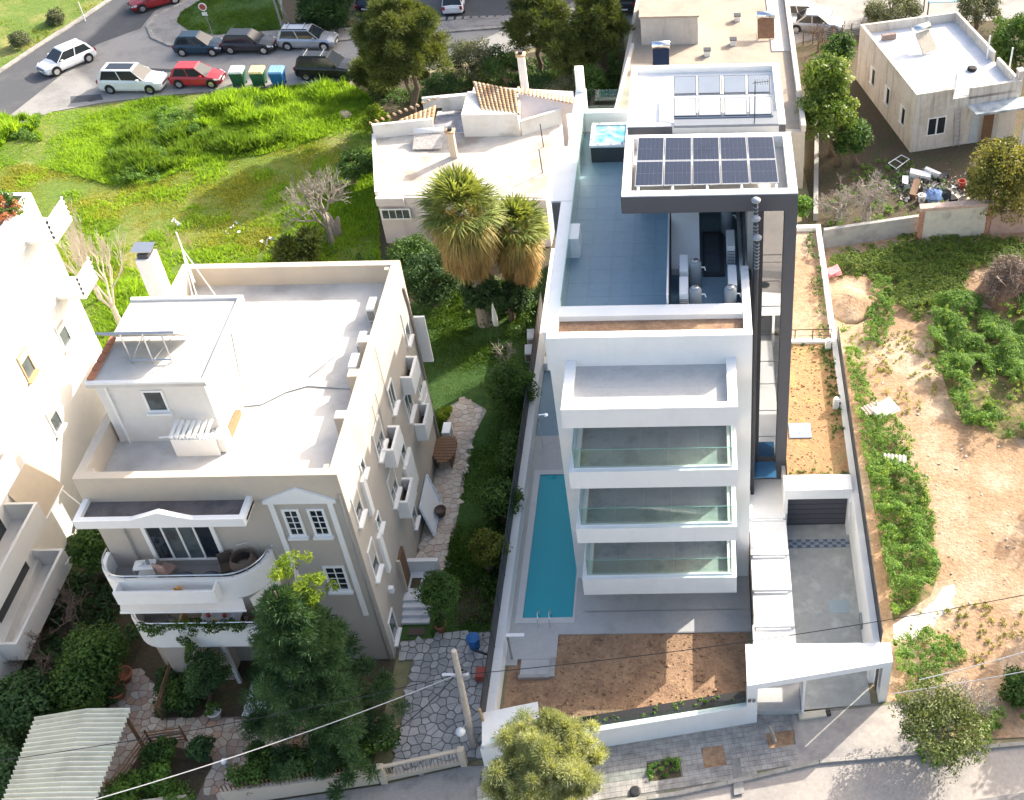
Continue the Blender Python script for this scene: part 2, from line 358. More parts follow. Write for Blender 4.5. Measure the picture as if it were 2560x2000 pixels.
# right-hand lot
W_A = ring([(1850, 1000), (1900, 985), (1950, 1010), (1975, 1050), (1990, 1120), (1992, 1180), (2000, 1230), (1985, 1270), (1940, 1300), (1905, 1325)])
W_B = ring([(2000, 660), (2040, 648), (2090, 655), (2184, 660), (2300, 700), (2300, 940), (2130, 935), (2075, 900), (2030, 860), (2010, 800), (1990, 740)])
W_C = ring([(1765, 555), (1850, 535), (1960, 520), (2184, 520), (2300, 530), (2184, 560), (2060, 580), (2050, 630), (1960, 670), (1900, 640), (1850, 590), (1790, 585)])
RLOT = [(6.9, -8.6), (6.9, 25.9), (13, 26.2), (19, 26.4), (45, 27), (45, -6.2), (12.3, -8.35)]
struct('right_lot_ground', RLOT, -.02, SOILT)
struct('concrete_apron', ring([(1905, 1332), (1935, 1312), (1962, 1306), (1992, 1282), (2012, 1252), (2034, 1246), (2040, 1262), (2028, 1282), (2036, 1296), (1998, 1318), (1990, 1340), (1960, 1352), (1950, 1372), (1925, 1362), (1905, 1368)]), -.006, mat('pale_concrete', (.58, .54, .50), .9, .1, 5))
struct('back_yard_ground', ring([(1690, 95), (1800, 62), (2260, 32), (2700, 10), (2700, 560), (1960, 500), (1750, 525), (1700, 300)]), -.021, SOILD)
# front street, kerbs, pavement
KL = [(-70, -17.5), (-27.5, -13.8), (-12.7, -12.2), (-9.0, -11.75), (-1.4, -10.72), (1.6, -10.05), (4.2, -9.42), (12.3, -8.75), (30, -7.2), (70, -4)]
struct('front_street', KL+[(70, -60), (-70, -60)], -.03, mat('front_road', (.36, .325, .295), .9, .12, 6, (.29, .27, .25), .45, .4, bump=.25))
b = MB()
for (x0, y0), (x1, y1) in zip(KL[:-1], KL[1:]):
    L = sqrt((x1-x0)**2+(y1-y0)**2); n = max(1, int(L/1.0)); ux, uy = (x1-x0)/L, (y1-y0)/L
    if x1 < -30 or x0 > 29: n = max(1, n//6)
    for i in range(n):
        a, c = i*L/n+.008, (i+1)*L/n-.008; j = random.uniform(-.012, .012)
        b.prism([(x0+ux*a+uy*j, y0+uy*a), (x0+ux*c+uy*j, y0+uy*c), (x0+ux*c-uy*.17, y0+uy*c+ux*.17), (x0+ux*a-uy*.17, y0+uy*a+ux*.17)], -.1, .09+random.uniform(-.008, .008))
o = b.obj('street_kerb', KERB); o['kind'] = 'structure'
struct('pavement_bed', [(-9.1, -11.6), (-1.4, -10.55), (1.6, -9.88), (4.2, -9.25), (9.7, -8.80), (8.6, -6.5), (1.8, -7.3), (-8.9, -8.9)], .03, mat('pavement_joints', (.19, .185, .17), .95, .2, 9, (.16, .17, .09), .4, .9, bump=.4))
def clip_conv(poly, ax, ay, c):   # keep ax*x+ay*y<=c
    out = []
    for i in range(len(poly)):
        p, q = poly[i], poly[(i+1) % len(poly)]; dp = ax*p[0]+ay*p[1]-c; dq = ax*q[0]+ay*q[1]-c
        if dp <= 0: out.append(p)
        if (dp < 0) != (dq < 0) and dp != dq:
            t = dp/(dp-dq); out.append((p[0]+t*(q[0]-p[0]), p[1]+t*(q[1]-p[1])))
    return out
def clip_poly(poly, conv):
    a = sum(conv[i][0]*conv[(i+1) % len(conv)][1]-conv[(i+1) % len(conv)][0]*conv[i][1] for i in range(len(conv)))
    if a < 0: conv = conv[::-1]
    for i in range(len(conv)):
        (x0, y0), (x1, y1) = conv[i], conv[(i+1) % len(conv)]; nx, ny = y1-y0, -(x1-x0)
        poly = clip_conv(poly, nx, ny, nx*x0+ny*y0)
        if len(poly) < 3: return []
    return poly
def parea(p): return abs(sum(p[i][0]*p[(i+1) % len(p)][1]-p[(i+1) % len(p)][0]*p[i][1] for i in range(len(p))))/2
def shrink(p, g):
    cx = sum(a for a, _ in p)/len(p); cy = sum(b_ for _, b_ in p)/len(p); out = []
    for x, y in p:
        d = sqrt((x-cx)**2+(y-cy)**2)+1e-6; k = max(.3, 1-g/d); out.append((cx+(x-cx)*k, cy+(y-cy)*k))
    return out
def holes_ok(cx, cy, hs): return not any(inpoly(np.array([cx]), np.array([cy]), h)[0] for h in hs)
struct('left_pavement', [(-60, -17), (-27.5, -13.65), (-12.7, -12.1), (-9.0, -11.65), (-9.0, -9.3), (-9.7, -9.3), (-12.9, -10.1), (-18.6, -10.95), (-24, -11.6), (-60, -14)], .025, PAVE)
for k_, w_p in enumerate((W_A, W_B, W_C)): struct('weedy_ground', w_p, -.014+.002*k_, mat('weedy_soil', (.12, .12, .04), .95, .3, 3, (.30, .21, .12), .5, 1.1, bump=.6))
# pavement setts: one joined field of small slabs
treepits = [[(-2.6, -9.3), (-1.3, -9.1), (-1.2, -9.9), (-2.5, -10.1)], [(-.35, -8.6), (.55, -8.5), (.6, -9.5), (-.4, -9.6)], [(2.1, -8.05), (3.3, -7.9), (3.2, -8.7), (2.2, -8.8)]]
b = MB(); conv = [(-9.05, -11.5), (-1.4, -10.5), (1.6, -9.84), (3.4, -9.42), (3.3, -7.05), (1.8, -7.35), (-8.9, -8.95)]
ang = .15; ca, sa_ = cos(ang), sin(ang)
for i in range(-70, 70):
    for j in range(-50, 20):
        cx, cy = i*.22, j*.22; X, Y = ca*cx-sa_*cy, sa_*cx+ca*cy-.5
        if not inpoly(np.array([X]), np.array([Y]), conv)[0] or not holes_ok(X, Y, treepits): continue
        h = .105; q = [(X+ca*u*h-sa_*v*h, Y+sa_*u*h+ca*v*h) for u, v in ((-1, -1), (1, -1), (1, 1), (-1, 1))]
        z = .05+random.uniform(-.004, .006); b.prism(q, .02, z)
tag(b.obj('pavement_sett', mat('sett_concrete', (.34, .32, .295), .9, .28, 3.1, (.26, .25, .235), .5, 1.4, bump=.3)), kind='stuff')
struct('driveway_crossing', [(3.35, -9.50), (4.2, -9.27), (8.9, -8.86), (8.2, -6.72), (3.25, -7.25)], .052, mat('crossing_concrete', (.37, .34, .31), .9, .14, 4, (.28, .26, .25), .45, .7, bump=.3))
struct('soil_pit', treepits[1], .035, SOILR)
struct('grass_pit', treepits[0], .035, SOILD)
struct('planter_pit', treepits[2], .035, SOILR)

# ================================================================ WHITE APARTMENT BUILDING
AB = thing('apartment_building', 'tall white modern apartment building with stacked glass balconies and solar panels on its roof', 'building', (0, 0, 0))
xL, xR = -5.87, 1.77; RT = 13.94; RF = 12.95
BY = -2.72
def PZ(x, y, v): return PY(x, y, v)[2]
box_src = [((1460.5, 1449), (1462, 1487)), ((1442, 1323), (1445, 1358)), ((1422, 1181), (1426, 1222)), ((1401.5, 1024.6), (1408, 1070.9))]
rims = [PZ(*a, BY) for a, _ in box_src]; bots = [PZ(*b_, BY) for _, b_ in box_src]
floors = [z-.30 for z in rims]
# facade as piers and bands around the recessed openings
ox0, ox1 = -5.05, .88
box('pier', WHITE, AB, xL, ox0, 0, .5, -.3, RT-.99); box('pier', WHITE, AB, ox1, xR, 0, .5, -.3, RT-.99)
zz = -.3
b = MB()
for i in range(3):
    b.box(ox0, ox1, .0, .5, zz, floors[i]-.02); zz = floors[i]+2.35
b.box(ox0, ox1, 0, .5, zz, RT-.99)
b.obj('facade_band', WHITE, AB)
for i in range(3):
    g = box('sliding_window', GDARK, AB, ox0, ox1, .42, .46, floors[i], floors[i]+2.35)
    for k in range(5):
        x = ox0+k*(ox1-ox0)/4; box('window_frame', DARK, g, max(ox0, x-.035), min(ox1, x+.035), .36, .415, floors[i], floors[i]+2.35)
# body behind the facade
b = MB(); b.box(xL, xL+.3, .5, 9.1, -.3, RF-.2).box(xR-.3, xR, .5, 19, -.3, RF-.2).box(xL, xR-.3, 18.7, 19, -.3, RF-.2).box(xL, xL+.3, 9.1, 18.7, -.3, RF-.2).box(xL+.3, xR-.3, .6, 18.7, RF-.5, RF-.2)
b.obj('outer_wall', WHITE, AB)
box('interior_partition', mat('dim_interior', (.2, .19, .18), .9), AB, xL+.3, xR-.3, 3.0, 3.1, 0, RF-.5)
# basement slot window at patio level
s0 = PY(1200+588/1.985, 750+1462/1.985, -.01); s1 = PY(1200+790/1.985, 750+1482/1.985, -.01)
box('basement_window', GDARK, AB, -4.1, -2.4, -.03, -.005, .12, .75)
# parapets
FI = 1.46
box('front_parapet', WHITE, AB, xL, xR, 0, .36, RT-.99, RT)
box('inner_parapet', WHITE, AB, -5.5, FI, 1.32, 1.95, RF-.5, RT-.04)
box('planter_soil', SOILR, AB, -5.5, FI, .36, 1.32, RF-.45, RT-.28)
box('left_parapet', WHITE, AB, -6.02, -5.5, .36, 9.15, RF-.9, RT)
box('left_parapet_block', WHITE, AB, -6.45, -5.52, 9.15, 13.6, RF-2.4, RT+.02)
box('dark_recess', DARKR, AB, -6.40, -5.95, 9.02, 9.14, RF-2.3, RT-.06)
box('left_parapet', WHITE, AB, -6.05, -5.55, 13.6, 19.0, RF-.9, RT)
box('parapet_return', WHITE, AB, -5.5, -5.1, 6.4, 7.5, RF, RT-.03)
box('right_parapet', WHITE, AB, FI, xR, .36, 4.3, RF-.3, RT-.002)
box('right_low_curb', WHITE, AB, FI, xR, 4.3, 10.1, RF-.3, RF+.25)
box('rear_parapet', WHITE, AB, -5.55, -2.9, 16.6, 17.0, RF-.3, RT)
box('glass_strip', GSKY, AB, -5.48, -5.44, 2.0, 16.5, RF+.2, RT+.25)
box('rear_glass_rail', GSKY, AB, -5.5, -3.0, 16.95, 16.98, RT, RT+1.0)
box('rear_corner_post', WHITE, AB, -6.0, -5.6, 18.6, 19.0, RT, RT+1.2)
# roof terrace tiles
tm = MB().box(0, .892, 0, .892, 0, .012)
nx = 8; t0 = None; sx = (FI+5.5)/nx
me = MB().box(.004, sx-.004, .004, .896, 0, .012).obj('tile', TILEG, AB)
first = True
struct_z = RF-.2
box('roof_screed', CONC, AB, -5.5, FI, 1.95, 16.6, RF-.2, RF-.012)
for i in range(nx):
    for j in range(16):
        if first: o = me; first = False
        else: o = me.copy(); COL.objects.link(o)
        o.location = (-5.5+i*sx, 1.955+j*.9, RF-.012+random.uniform(0, .002))
# balcony boxes
bx0, bx1 = PY(1401.5, 1024.6, BY)[0], PY(1844.8, 1017, BY)[0]
for i in range(4):
    zt, zb, fl = rims[i], bots[i], floors[i]
    th = .30
    bal = box('balcony', WHITE, AB, bx0, bx1, BY, .0 if i == 3 else .48, zb, fl-.02)
    MB().box(bx0, bx1, BY, BY+th, fl-.02, zt).box(bx0, bx0+th+.06, BY+th, -.003, fl-.02, zt).box(bx1-th-.06, bx1, BY+th, -.003, fl-.02, zt).obj('rim', WHITE, bal)
    n = 5; tw = (bx1-bx0-2*th-.12)/n; nr = 2
    t_ = MB().box(.004, tw-.004, .004, 1.196, 0, .018).obj('tile', TILEL if i == 3 else TILED, bal)
    for a in range(n):
        for c in range(nr if i < 3 else 1):
            q = t_ if (a, c) == (0, 0) else t_.copy()
            if q is not t_: COL.objects.link(q)
            q.location = (bx0+th+.06+a*tw, BY+th+c*1.2, fl-.02)
    if i == 3:
        t2 = MB().box(bx0+th+.06, bx1-th-.06, BY+th+1.2, -.003, fl-.02, fl-.003).obj('rear_tile', TILEL, bal)
    if i < 3:
        h = .98
        MB().box(bx0+.2, bx1-.2, BY+.19, BY+.205, zt-.05, zt+h).obj('glass_panel', GSKY, bal)
        MB().box(bx0+.2, bx0+.215, BY+.21, -.01, zt-.05, zt+h).obj('glass_panel', GSKY, bal)
        MB().box(bx1-.215, bx1-.2, BY+.21, -.01, zt-.05, zt+h).obj('glass_panel', GSKY, bal)
        MB().box(bx0+.2, bx1-.2, BY+.188, BY+.207, zt+h+.001, zt+h+.022).box(bx0+.198, bx0+.217, BY+.21, -.01, zt+h+.001, zt+h+.022).box(bx1-.217, bx1-.198, BY+.21, -.01, zt+h+.001, zt+h+.022).obj('glass_edge', mat('glass_edge', (.20, .42, .38), .2, .02), bal)
        MB().box(bx0+.16, bx1-.16, BY+.155, BY+.185, zt, zt+.05).box(bx0+.165, bx0+.195, BY+.19, -.01, zt, zt+.05).box(bx1-.195, bx1-.165, BY+.19, -.01, zt, zt+.05).obj('glass_channel', PLW, bal)
# pergola frame and column
PZT = 17.0; PB = 16.25
px0, px1, py0, py1 = -3.09, 3.65, 4.72, 9.25
MB().box(px0, px1, py0, py0+.36, PB, PZT).box(px0, px0+.34, py0+.36, py1, PB, PZT).box(px1-.34, px1, py0+.36, py1, PB, PZT).box(px0+.34, px1-.34, py1-.3, py1, PB, PZT).box(px0+.34, px1-.34, py0+.36, py1-.3, PB, PB+.2).obj('roof_frame', WHITE, AB)
MB().box(px0-.004, px1+.004, py0-.03, py0-.002, PB-.02, PZT-.05).box(px0-.03, px0-.004, py0-.03, py1, PB-.02, PZT-.05).obj('frame_fascia', DARKR, AB)
box('frame_column', DARKR, AB, 3.17, 3.655, py0-.03, py0+.55, -.3, PB-.02)
box('frame_soffit', DARKR, AB, px0, 3.16, py0, py1, PB-.05, PB-.004)
box('roof_lining', ROOFW, AB, px0+.36, px1-.36, py0+.38, py1-.32, PB+.204, PB+.26)
# solar array
SA = thing('solar_array', 'dark blue solar panels in two rows of five on the white roof frame', 'solar panels', (0, 0, 0))
c1 = lambda x, y, z: np.array(P(1300+x/2.437, 150+y/2.437, z))
A_, B_, C_, D_ = c1(718, 470, 17.25), c1(1545, 465, 17.25), c1(695, 770, 17.0), c1(1580, 748, 17.0)
B_[2] = 17.25; 
def lerp4(u, v): return (1-v)*((1-u)*C_+u*D_)+v*((1-u)*A_+u*B_)
for r in range(2):
    for c in range(5):
        u0, u1 = c/5+.004, (c+1)/5-.004; v0, v1 = r/2+.006, (r+1)/2-.006
        q = [lerp4(u0, v0), lerp4(u1, v0), lerp4(u1, v1), lerp4(u0, v1)]
        nrm = np.cross(q[1]-q[0], q[3]-q[0]); nrm /= np.linalg.norm(nrm)
        pan = MB().hull([p-nrm*.035 for p in q], q).obj('solar_panel', mat('panel_frame', (.45, .46, .48), .4, .03), SA)
        cb = MB()
        for a in range(6):
            for d in range(2):
                f0, f1 = .02+a*.16+.0025, .02+(a+1)*.16-.0025; g0, g1 = .02+d*.48+.004, .02+(d+1)*.48-.004
                L = lambda f, g: (1-g)*((1-f)*q[0]+f*q[1])+g*((1-f)*q[3]+f*q[2])
                cb.hull([L(f0, g0)+nrm*.001, L(f1, g0)+nrm*.001, L(f1, g1)+nrm*.001, L(f0, g1)+nrm*.001], [L(f0, g0)+nrm*.004, L(f1, g0)+nrm*.004, L(f1, g1)+nrm*.004, L(f0, g1)+nrm*.004])
        cb.obj('cell_sheet', CELL, pan)
rb = MB()
for k in range(5):
    x = px0+.62+k*1.33; rb.tube([(x, 5.05, 16.9), (x, 5.35, 16.95), (x, 5.5, 16.9)], .05, 6)
rb.obj('mounting_foot', PLW, SA)
# stair tower with second roof slab
box('tower_wall', WHITE, AB, -2.75, 3.3, 10.15, 15.0, RF, 16.35)
MB().box(-3.05, 3.5, 9.93, 15.25, 16.4, 16.72).box(-3.05, 3.5, 9.93, 10.2, 16.72, 17.0).box(-3.05, -2.8, 10.2, 15.0, 16.72, 17.0).box(3.2, 3.5, 10.2, 15.0, 16.72, 17.0).box(-3.05, 3.5, 15.0, 15.25, 16.72, 17.0).obj('tower_roof', WHITE, AB)
box('tower_fascia', DARKR, AB, -3.04, -1.2, 9.89, 9.925, 16.42, 16.95)
box('tower_fascia', DARKR, AB, 3.22, 3.49, 9.89, 9.925, 16.42, 16.95)
box('tower_door_wall', DARKR, AB, -2.7, 3.2, 10.09, 10.14, RF, 16.3)
# solar thermal bank on tower roof
CB = thing('solar_collector_bank', 'pale flat water heating collectors, two rows of four, on the tower roof', 'solar collectors', (0, 0, 0))
for r, (yf, zf, yb, zb2) in enumerate(((10.35, 17.2, 11.05, 17.65), (11.95, 17.35, 12.55, 17.85))):
    for c in range(4):
        x0 = -1.12+c*1.02+(.06 if c > 1 else 0)
        q = [np.array(p) for p in ((x0, yf, zf), (x0+.94, yf, zf), (x0+.94, yb, zb2), (x0, yb, zb2))]
        up = np.array((0, -.5, .87)); pn = MB().hull([p-up*.09 for p in q], q).obj('collector', mat('collector_edge', (.16, .17, .18), .6, .05), CB)
        k = [q[0]*.97+q[2]*.03, q[1]*.97+q[3]*.03, q[2]*.97+q[0]*.03, q[3]*.97+q[1]*.03]
        MB().hull([p+up*.002 for p in k], [p+up*.008 for p in k]).obj('glazing', mat('collector_glass', (.88, .86, .82), .7, .03, spec=.2), pn)
b = MB()
for r, (yf, zf, yb, zb2) in enumerate(((10.35, 17.2, 11.05, 17.65), (11.95, 17.35, 12.55, 17.85))):
    for x in (-1.1, .9, 2.95): b.bar((x, yb, 16.72), (x, yb, zb2-.1), .04); b.bar((x, yf, 16.72), (x, yb, zb2-.12), .03)
    b.bar((-1.15, yf-.05, zf-.05), (3.0, yf-.05, zf-.05), .05)
b.obj('collector_frame', METAL, CB)
tr = box('gas_meter_tray', mat('grey_sheet', (.20, .22, .25), .6, .05), AB, -1.12, 3.2, 9.72, 10.75, 17.01, 17.12)
box('tray_gutter', METAL, AB, -1.4, 3.2, 9.28, 9.7, 16.6, 16.7)
box('roof_hatch', PLW, AB, -1.75, -1.3, 10.6, 12.4, 16.73, 16.86)
an = thing('tv_antenna', 'thin dark mast antenna in front of the pale collectors', 'antenna', (2.2, 9.8, 17.12))
MB().tube([(0, 0, 0), (0, 0, 1.9)], .022, 5).obj('mast', BLACK, an)
b = MB(); b.bar((-.1, 0, 1.8), (.55, .05, 1.85), .02)
for k in range(6): b.bar((.0+k*.1, -.18, 1.82), (.0+k*.1, .22, 1.86), .014)
b.obj('antenna_head', BLACK, an)
# white stair bulkhead, divider and plant area
box('plant_screen', WHITE, AB, -1.43, -1.36, 2.0, 10.05, RF, RF+1.35)
box('plant_screen_face', DARK, AB, -1.355, -1.33, 2.0, 10.05, RF, RF+1.3)
MB().add([(-1.3, 5.1, RF), (-.15, 5.1, RF), (-.15, 10.05, RF), (-1.3, 10.05, RF), (-1.3, 5.1, RF+.3), (-.15, 5.1, RF+.3), (-.15, 9.9, RF+2.6), (-1.3, 9.9, RF+2.6)], [(0, 3, 2, 1), (4, 5, 6, 7), (0, 1, 5, 4), (1, 2, 6, 5), (2, 3, 7, 6), (3, 0, 4, 7)]).obj('stair_bulkhead', WHITE, AB)
box('service_hatch', DARK, AB, -.02, .85, 4.9, 7.9, RF, RF+.16)
box('hatch_cover', mat('dark_blue_panel', (.06, .08, .10), .5), AB, .06, .66, 5.0, 7.6, RF+.16, RF+.2)
b = MB()
for z in (.45, .8, 1.15): b.bar((1.62, 4.4, RF+z), (1.62, 10, RF+z), .035)
for k in range(7): b.bar((1.62, 4.4+k*.9, RF), (1.62, 4.4+k*.9, RF+1.15), .035)
b.obj('plant_railing', DARK, AB)
# stair curtain wall beside the column
gx0, gx1 = 2.38, 3.15
zz = [2.55, 3.9, 5.5, 7.1, 8.4, 9.9, 11.4, 12.7, 14.0, 16.1]
for a, c in zip(zz[:-1], zz[1:]): box('curtain_pane', GMIR, AB, gx0, gx1, 4.9, 4.93, a+.02, c-.02)
box('stair_core', mat('core_render', (.45, .46, .45), .8, .05), AB, 1.78, 3.16, 5.4, 9.9, -.2, 16.15)
box('dark_mullion', DARK, AB, 2.16, 2.37, 4.80, 5.35, 2.3, 16.2)
box('dark_mullion', DARK, AB, 1.79, 1.93, 4.55, 5.3, 2.3, 13.0)
box('entrance_glazing', GDARK, AB, 1.85, 3.16, 4.78, 4.82, 1.3, 2.25)
box('entrance_canopy', mat('blue_glass_canopy', (.03, .10, .20), .1, .05, spec=.7), AB, 1.85, 3.16, 3.75, 4.75, 2.35, 2.42)
# flues
for k, (sx_, sy_) in enumerate(((1890, 497), (1890, 543), (1893, 590))):
    q = PY(sx_, sy_, 4.35-.28*k); f = thing('flue_pipe', ['tallest round capped flue pipe rising beside the plant area', 'middle round capped flue pipe of the three on the roof edge', 'lowest round capped flue pipe of the three on the roof edge'][k], 'flue pipe', (q[0], 4.35-.28*k, 0), group='capped flue pipes on the roof edge')
    z = q[2]
    MB().tube([(0, 0, 1.3), (0, 0, z-.12)], .085, 10).obj('pipe', DARK, f, smooth=True)
    MB().lathe([(.09, z-.16), (.17, z-.12), (.19, z-.05), (.12, z+.02), (.02, z+.04)], n=14).obj('cap', mat('flue_cap', (.30, .32, .35), .5, .05), f, smooth=True)
    b = MB()
    for j in range(8): b.lathe([(.088, z-.35-j*.16), (.105, z-.37-j*.16), (.105, z-.39-j*.16), (.088, z-.41-j*.16)], n=10)
    b.obj('pipe_collar', mat('flue_collar', (.22, .23, .25), .5, .05), f)
# hot tub
HT = thing('hot_tub', 'square hot tub with swirling turquoise water at the back of the roof terrace', 'hot tub', (-4.2, 14.8, RF))
box('cabinet', mat('tub_cabinet', (.05, .055, .06), .6), HT, -.85, .85, -.98, .98, 0, .78)
MB().box(-.9, .9, -1.02, -.82, .78, .92).box(-.9, .9, .82, 1.02, .78, .92).box(-.9, -.72, -.82, .82, .78, .92).box(.72, .9, -.82, .82, .78, .92).obj('shell_rim', mat('tub_shell', (.75, .78, .80), .2), HT, bevel=.03)
m, n_, l_, bs = new_mat('tub_water'); nz = n_.new('ShaderNodeTexNoise'); nz.inputs['Scale'].default_value = 1.6; nz.inputs['Detail'].default_value = 9; nz.inputs['Distortion'].default_value = 1.2
cr = n_.new('ShaderNodeValToRGB'); cr.color_ramp.elements[0].position = .35; cr.color_ramp.elements[0].color = (.06, .28, .34, 1); cr.color_ramp.elements[1].position = .78; cr.color_ramp.elements[1].color = (.55, .68, .72, 1)
l_.new(nz.outputs[0], cr.inputs[0]); l_.new(cr.outputs[0], bs.inputs['Base Color']); bs.inputs['Roughness'].default_value = .06
tcn = n_.new('ShaderNodeTexCoord'); l_.new(tcn.outputs['Object'], nz.inputs['Vector'])
box('water', m, HT, -.715, .715, -.815, .815, .79, .86)
for k, (x, y) in enumerate(((-.55, .92), (.3, .92), (-.5, -.92), (.1, -.92), (.6, -.92), (-.81, -.5), (.81, .4))): MB().lathe([(.06, .92), (.05, .94), (.0, .94)], (x, y, 0), 10).obj('control_knob', PLG, HT)
# air conditioners and tanks
def condenser(nm, lab, loc, rz, sx=.32, sy=.85, sz=.9, group=None, face=-1):
    t = thing(nm, lab, 'air conditioner', loc, rz, group)
    box('casing', PLW, t, -sx/2, sx/2, -sy/2, sy/2, .06, sz, bevel=.02)
    b = MB()
    for k in range(9): b.box(-sx/2+.02, sx/2-.02, -sy/2-.012, -sy/2-.002, .14+k*.075*sz, .17+k*.075*sz)
    b.obj('side_grille', BLACK, t)
    g = MB()
    for k in range(1, 5): g.tube([(face*(sx/2+.012), sy*.0+cos(2*pi*j/20)*k*.075*sz, sz*.5+sin(2*pi*j/20)*k*.075*sz) for j in range(21)], .008, 4, cap=False)
    g.obj('fan_grille', BLACK, t); box('foot', PLG, t, -sx/2, sx/2, -sy/2+.1, -sy/2+.16, 0, .06); box('foot', PLG, t, -sx/2, sx/2, sy/2-.16, sy/2-.1, 0, .06)
    return t
AG = 'heat pump units on the roof plant area'
condenser('air_conditioner', 'tall white heat pump unit nearest the roof edge in the plant area', (-.78, 2.9, RF), 0, .34, 1.1, 1.15, AG)
condenser('air_conditioner', 'tall white heat pump unit against the sloping white bulkhead', (-.78, 4.35, RF), 0, .34, 1.1, 1.15, AG)
condenser('air_conditioner', 'white heat pump unit by the railing, nearer the front edge', (1.12, 3.7, RF), 0, .34, 1.3, 1.0, AG, 1)
condenser('air_conditioner', 'blue-shaded heat pump unit by the railing, deeper under the frame', (1.12, 6.2, RF), 0, .34, 1.2, 1.0, AG, 1)
def wtank(lab, loc):
    t = thing('water_tank', lab, 'water tank', loc, 0, 'cylindrical grey buffer tanks in the plant area')
    MB().lathe([(.2, 0), (.24, .04), (.24, 1.15), (.2, 1.24), (.06, 1.29), (.02, 1.29)], n=20).obj('cylinder', PLG, t, smooth=True)
    MB().lathe([(.14, 1.27), (.14, 1.31), (.05, 1.33), (.0, 1.33)], n=14).obj('lid', METAL, t, smooth=True)
    MB().tube([(.24, 0, .95), (.36, 0, .95), (.4, 0, .8)], .03, 6).obj('valve', PLW, t)
wtank('grey cylindrical tank beside the front heat pump', (-.33, 2.55, RF)); wtank('grey cylindrical tank beside the dark service hatch', (-.33, 4.3, RF))
wtank('grey cylindrical tank close to the front roof parapet on the right', (1.02, 2.55, RF)); wtank('grey cylindrical tank far back under the roof frame', (1.0, 7.9, RF))

# ================================================================ PLOT: PATIO, POOL, WALLS, DRIVE
PX_0, PX_1, PYF, PYB = -8.13, -5.95, -2.15, 6.49
b = MB().box(-8.62, PX_0, -4.6, 9.2, -.2, 0).box(PX_1, xL-.0, PYF, 9.2, -.2, 0).box(PX_0, 1.78, -3.05, PYF, -.2, 0).box(PX_0, PX_1, PYB, 9.2, -.2, 0).box(xL, 1.78, PYF, 0.0, -.2, 0).box(PX_0, -6.5, -4.3, -3.05, -.2, 0)
b.obj('patio_base', TILEL)['kind'] = 'structure'
patio = bpy.data.objects['patio_base']
tt = MB().box(.005, 1.185, .005, 1.185-.0, .002, .012).obj('tile', TILEL, patio); tt.location = (-5.4, -1.9, 0)
for i in range(6):
    for j in range(-1, 2):
        if (i, j) == (0, 0): continue
        if j == 1: continue
        q = tt.copy(); COL.objects.link(q); q.location = (-5.4+i*1.19, -1.9+j*.0+(-1.12 if j == -1 else 0), 0)
tt2 = MB().box(.005, 1.19, .005, .69, .002, .012).obj('tile', TILEL, patio); tt2.location = (-5.4, -.71, 0)
for i in range(1, 6): q = tt2.copy(); COL.objects.link(q); q.location = (-5.4+i*1.19, -.71, 0)
pool = thing('swimming_pool', 'long narrow turquoise swimming pool beside the white building', 'swimming pool', ((PX_0+PX_1)/2, (PYF+PYB)/2, 0))
hx, hy = (PX_1-PX_0)/2, (PYB-PYF)/2
MB().box(-hx-.1, hx+.1, -hy-.1, hy+.1, -1.7, -1.55).box(-hx-.08, -hx+.002, -hy, hy, -1.55, -.02).box(hx-.002, hx+.08, -hy, hy, -1.55, -.02).box(-hx, hx, -hy-.08, -hy+.002, -1.55, -.02).box(-hx, hx, hy-.002, hy+.08, -1.55, -.02).obj('basin', mat('pool_mosaic', (.02, .20, .28), .4, .1, 30), pool)
m, n_, l_, bs = new_mat('pool_water'); pc_ = n_.new('ShaderNodeValToRGB'); pc_.color_ramp.elements[0].color = (.0, .27, .34, 1); pc_.color_ramp.elements[1].color = (.01, .36, .43, 1); pn_ = n_.new('ShaderNodeTexNoise'); pn_.inputs['Scale'].default_value = .8; pn_.inputs['Detail'].default_value = 5; l_.new(pn_.outputs[0], pc_.inputs[0]); l_.new(pc_.outputs[0], bs.inputs['Base Color']); bs.inputs['Roughness'].default_value = .04; bs.inputs['IOR'].default_value = 1.33
nz = n_.new('ShaderNodeTexNoise'); nz.inputs['Scale'].default_value = 1.6; nz.inputs['Detail'].default_value = 4; bp = n_.new('ShaderNodeBump'); bp.inputs['Strength'].default_value = .12; bp.inputs['Distance'].default_value = .05
l_.new(nz.outputs[0], bp.inputs['Height']); l_.new(bp.outputs[0], bs.inputs['Normal'])
box('water', m, pool, -hx+.003, hx-.003, -hy+.003, hy-.003, -.3, -.035)
b = MB()
for x in (-.35, .15): b.tube([(x, -hy-.55, 0), (x, -hy-.5, .55), (x, -hy-.25, .72), (x, -hy+.08, .5), (x, -hy+.1, -.1)], .022, 6)
b.obj('ladder', STEEL, pool)
cb = MB().box(PX_0-.3, PX_0, PYF-.3, PYB+.3, .001, .014).box(PX_1, xL-.003, PYF-.3, PYB+.3, .001, .014).box(PX_0, PX_1, PYF-.3, PYF, .001, .014).box(PX_0, PX_1, PYB, PYB+.3, .001, .014).obj('pool_coping', mat('coping', (.58, .58, .57), .6, .05)); cb.parent = pool; cb.location = (-(PX_0+PX_1)/2, -(PYF+PYB)/2, 0)
box('rear_side_paving', TILEG, None, -8.6, xL, 9.2, 14.2, -.1, .0)['kind'] = 'structure'
box('garden_step', WHITE, None, -8.6, xL, 14.2, 14.8, -.1, .5)['kind'] = 'structure'
box('rear_side_soil', SOILR, None, -8.6, xL-.01, 14.8, 24, -.1, .3)['kind'] = 'structure'
sh = thing('garden_shower', 'slim steel shower post on the paved strip behind the pool', 'shower', D(1158, 955))
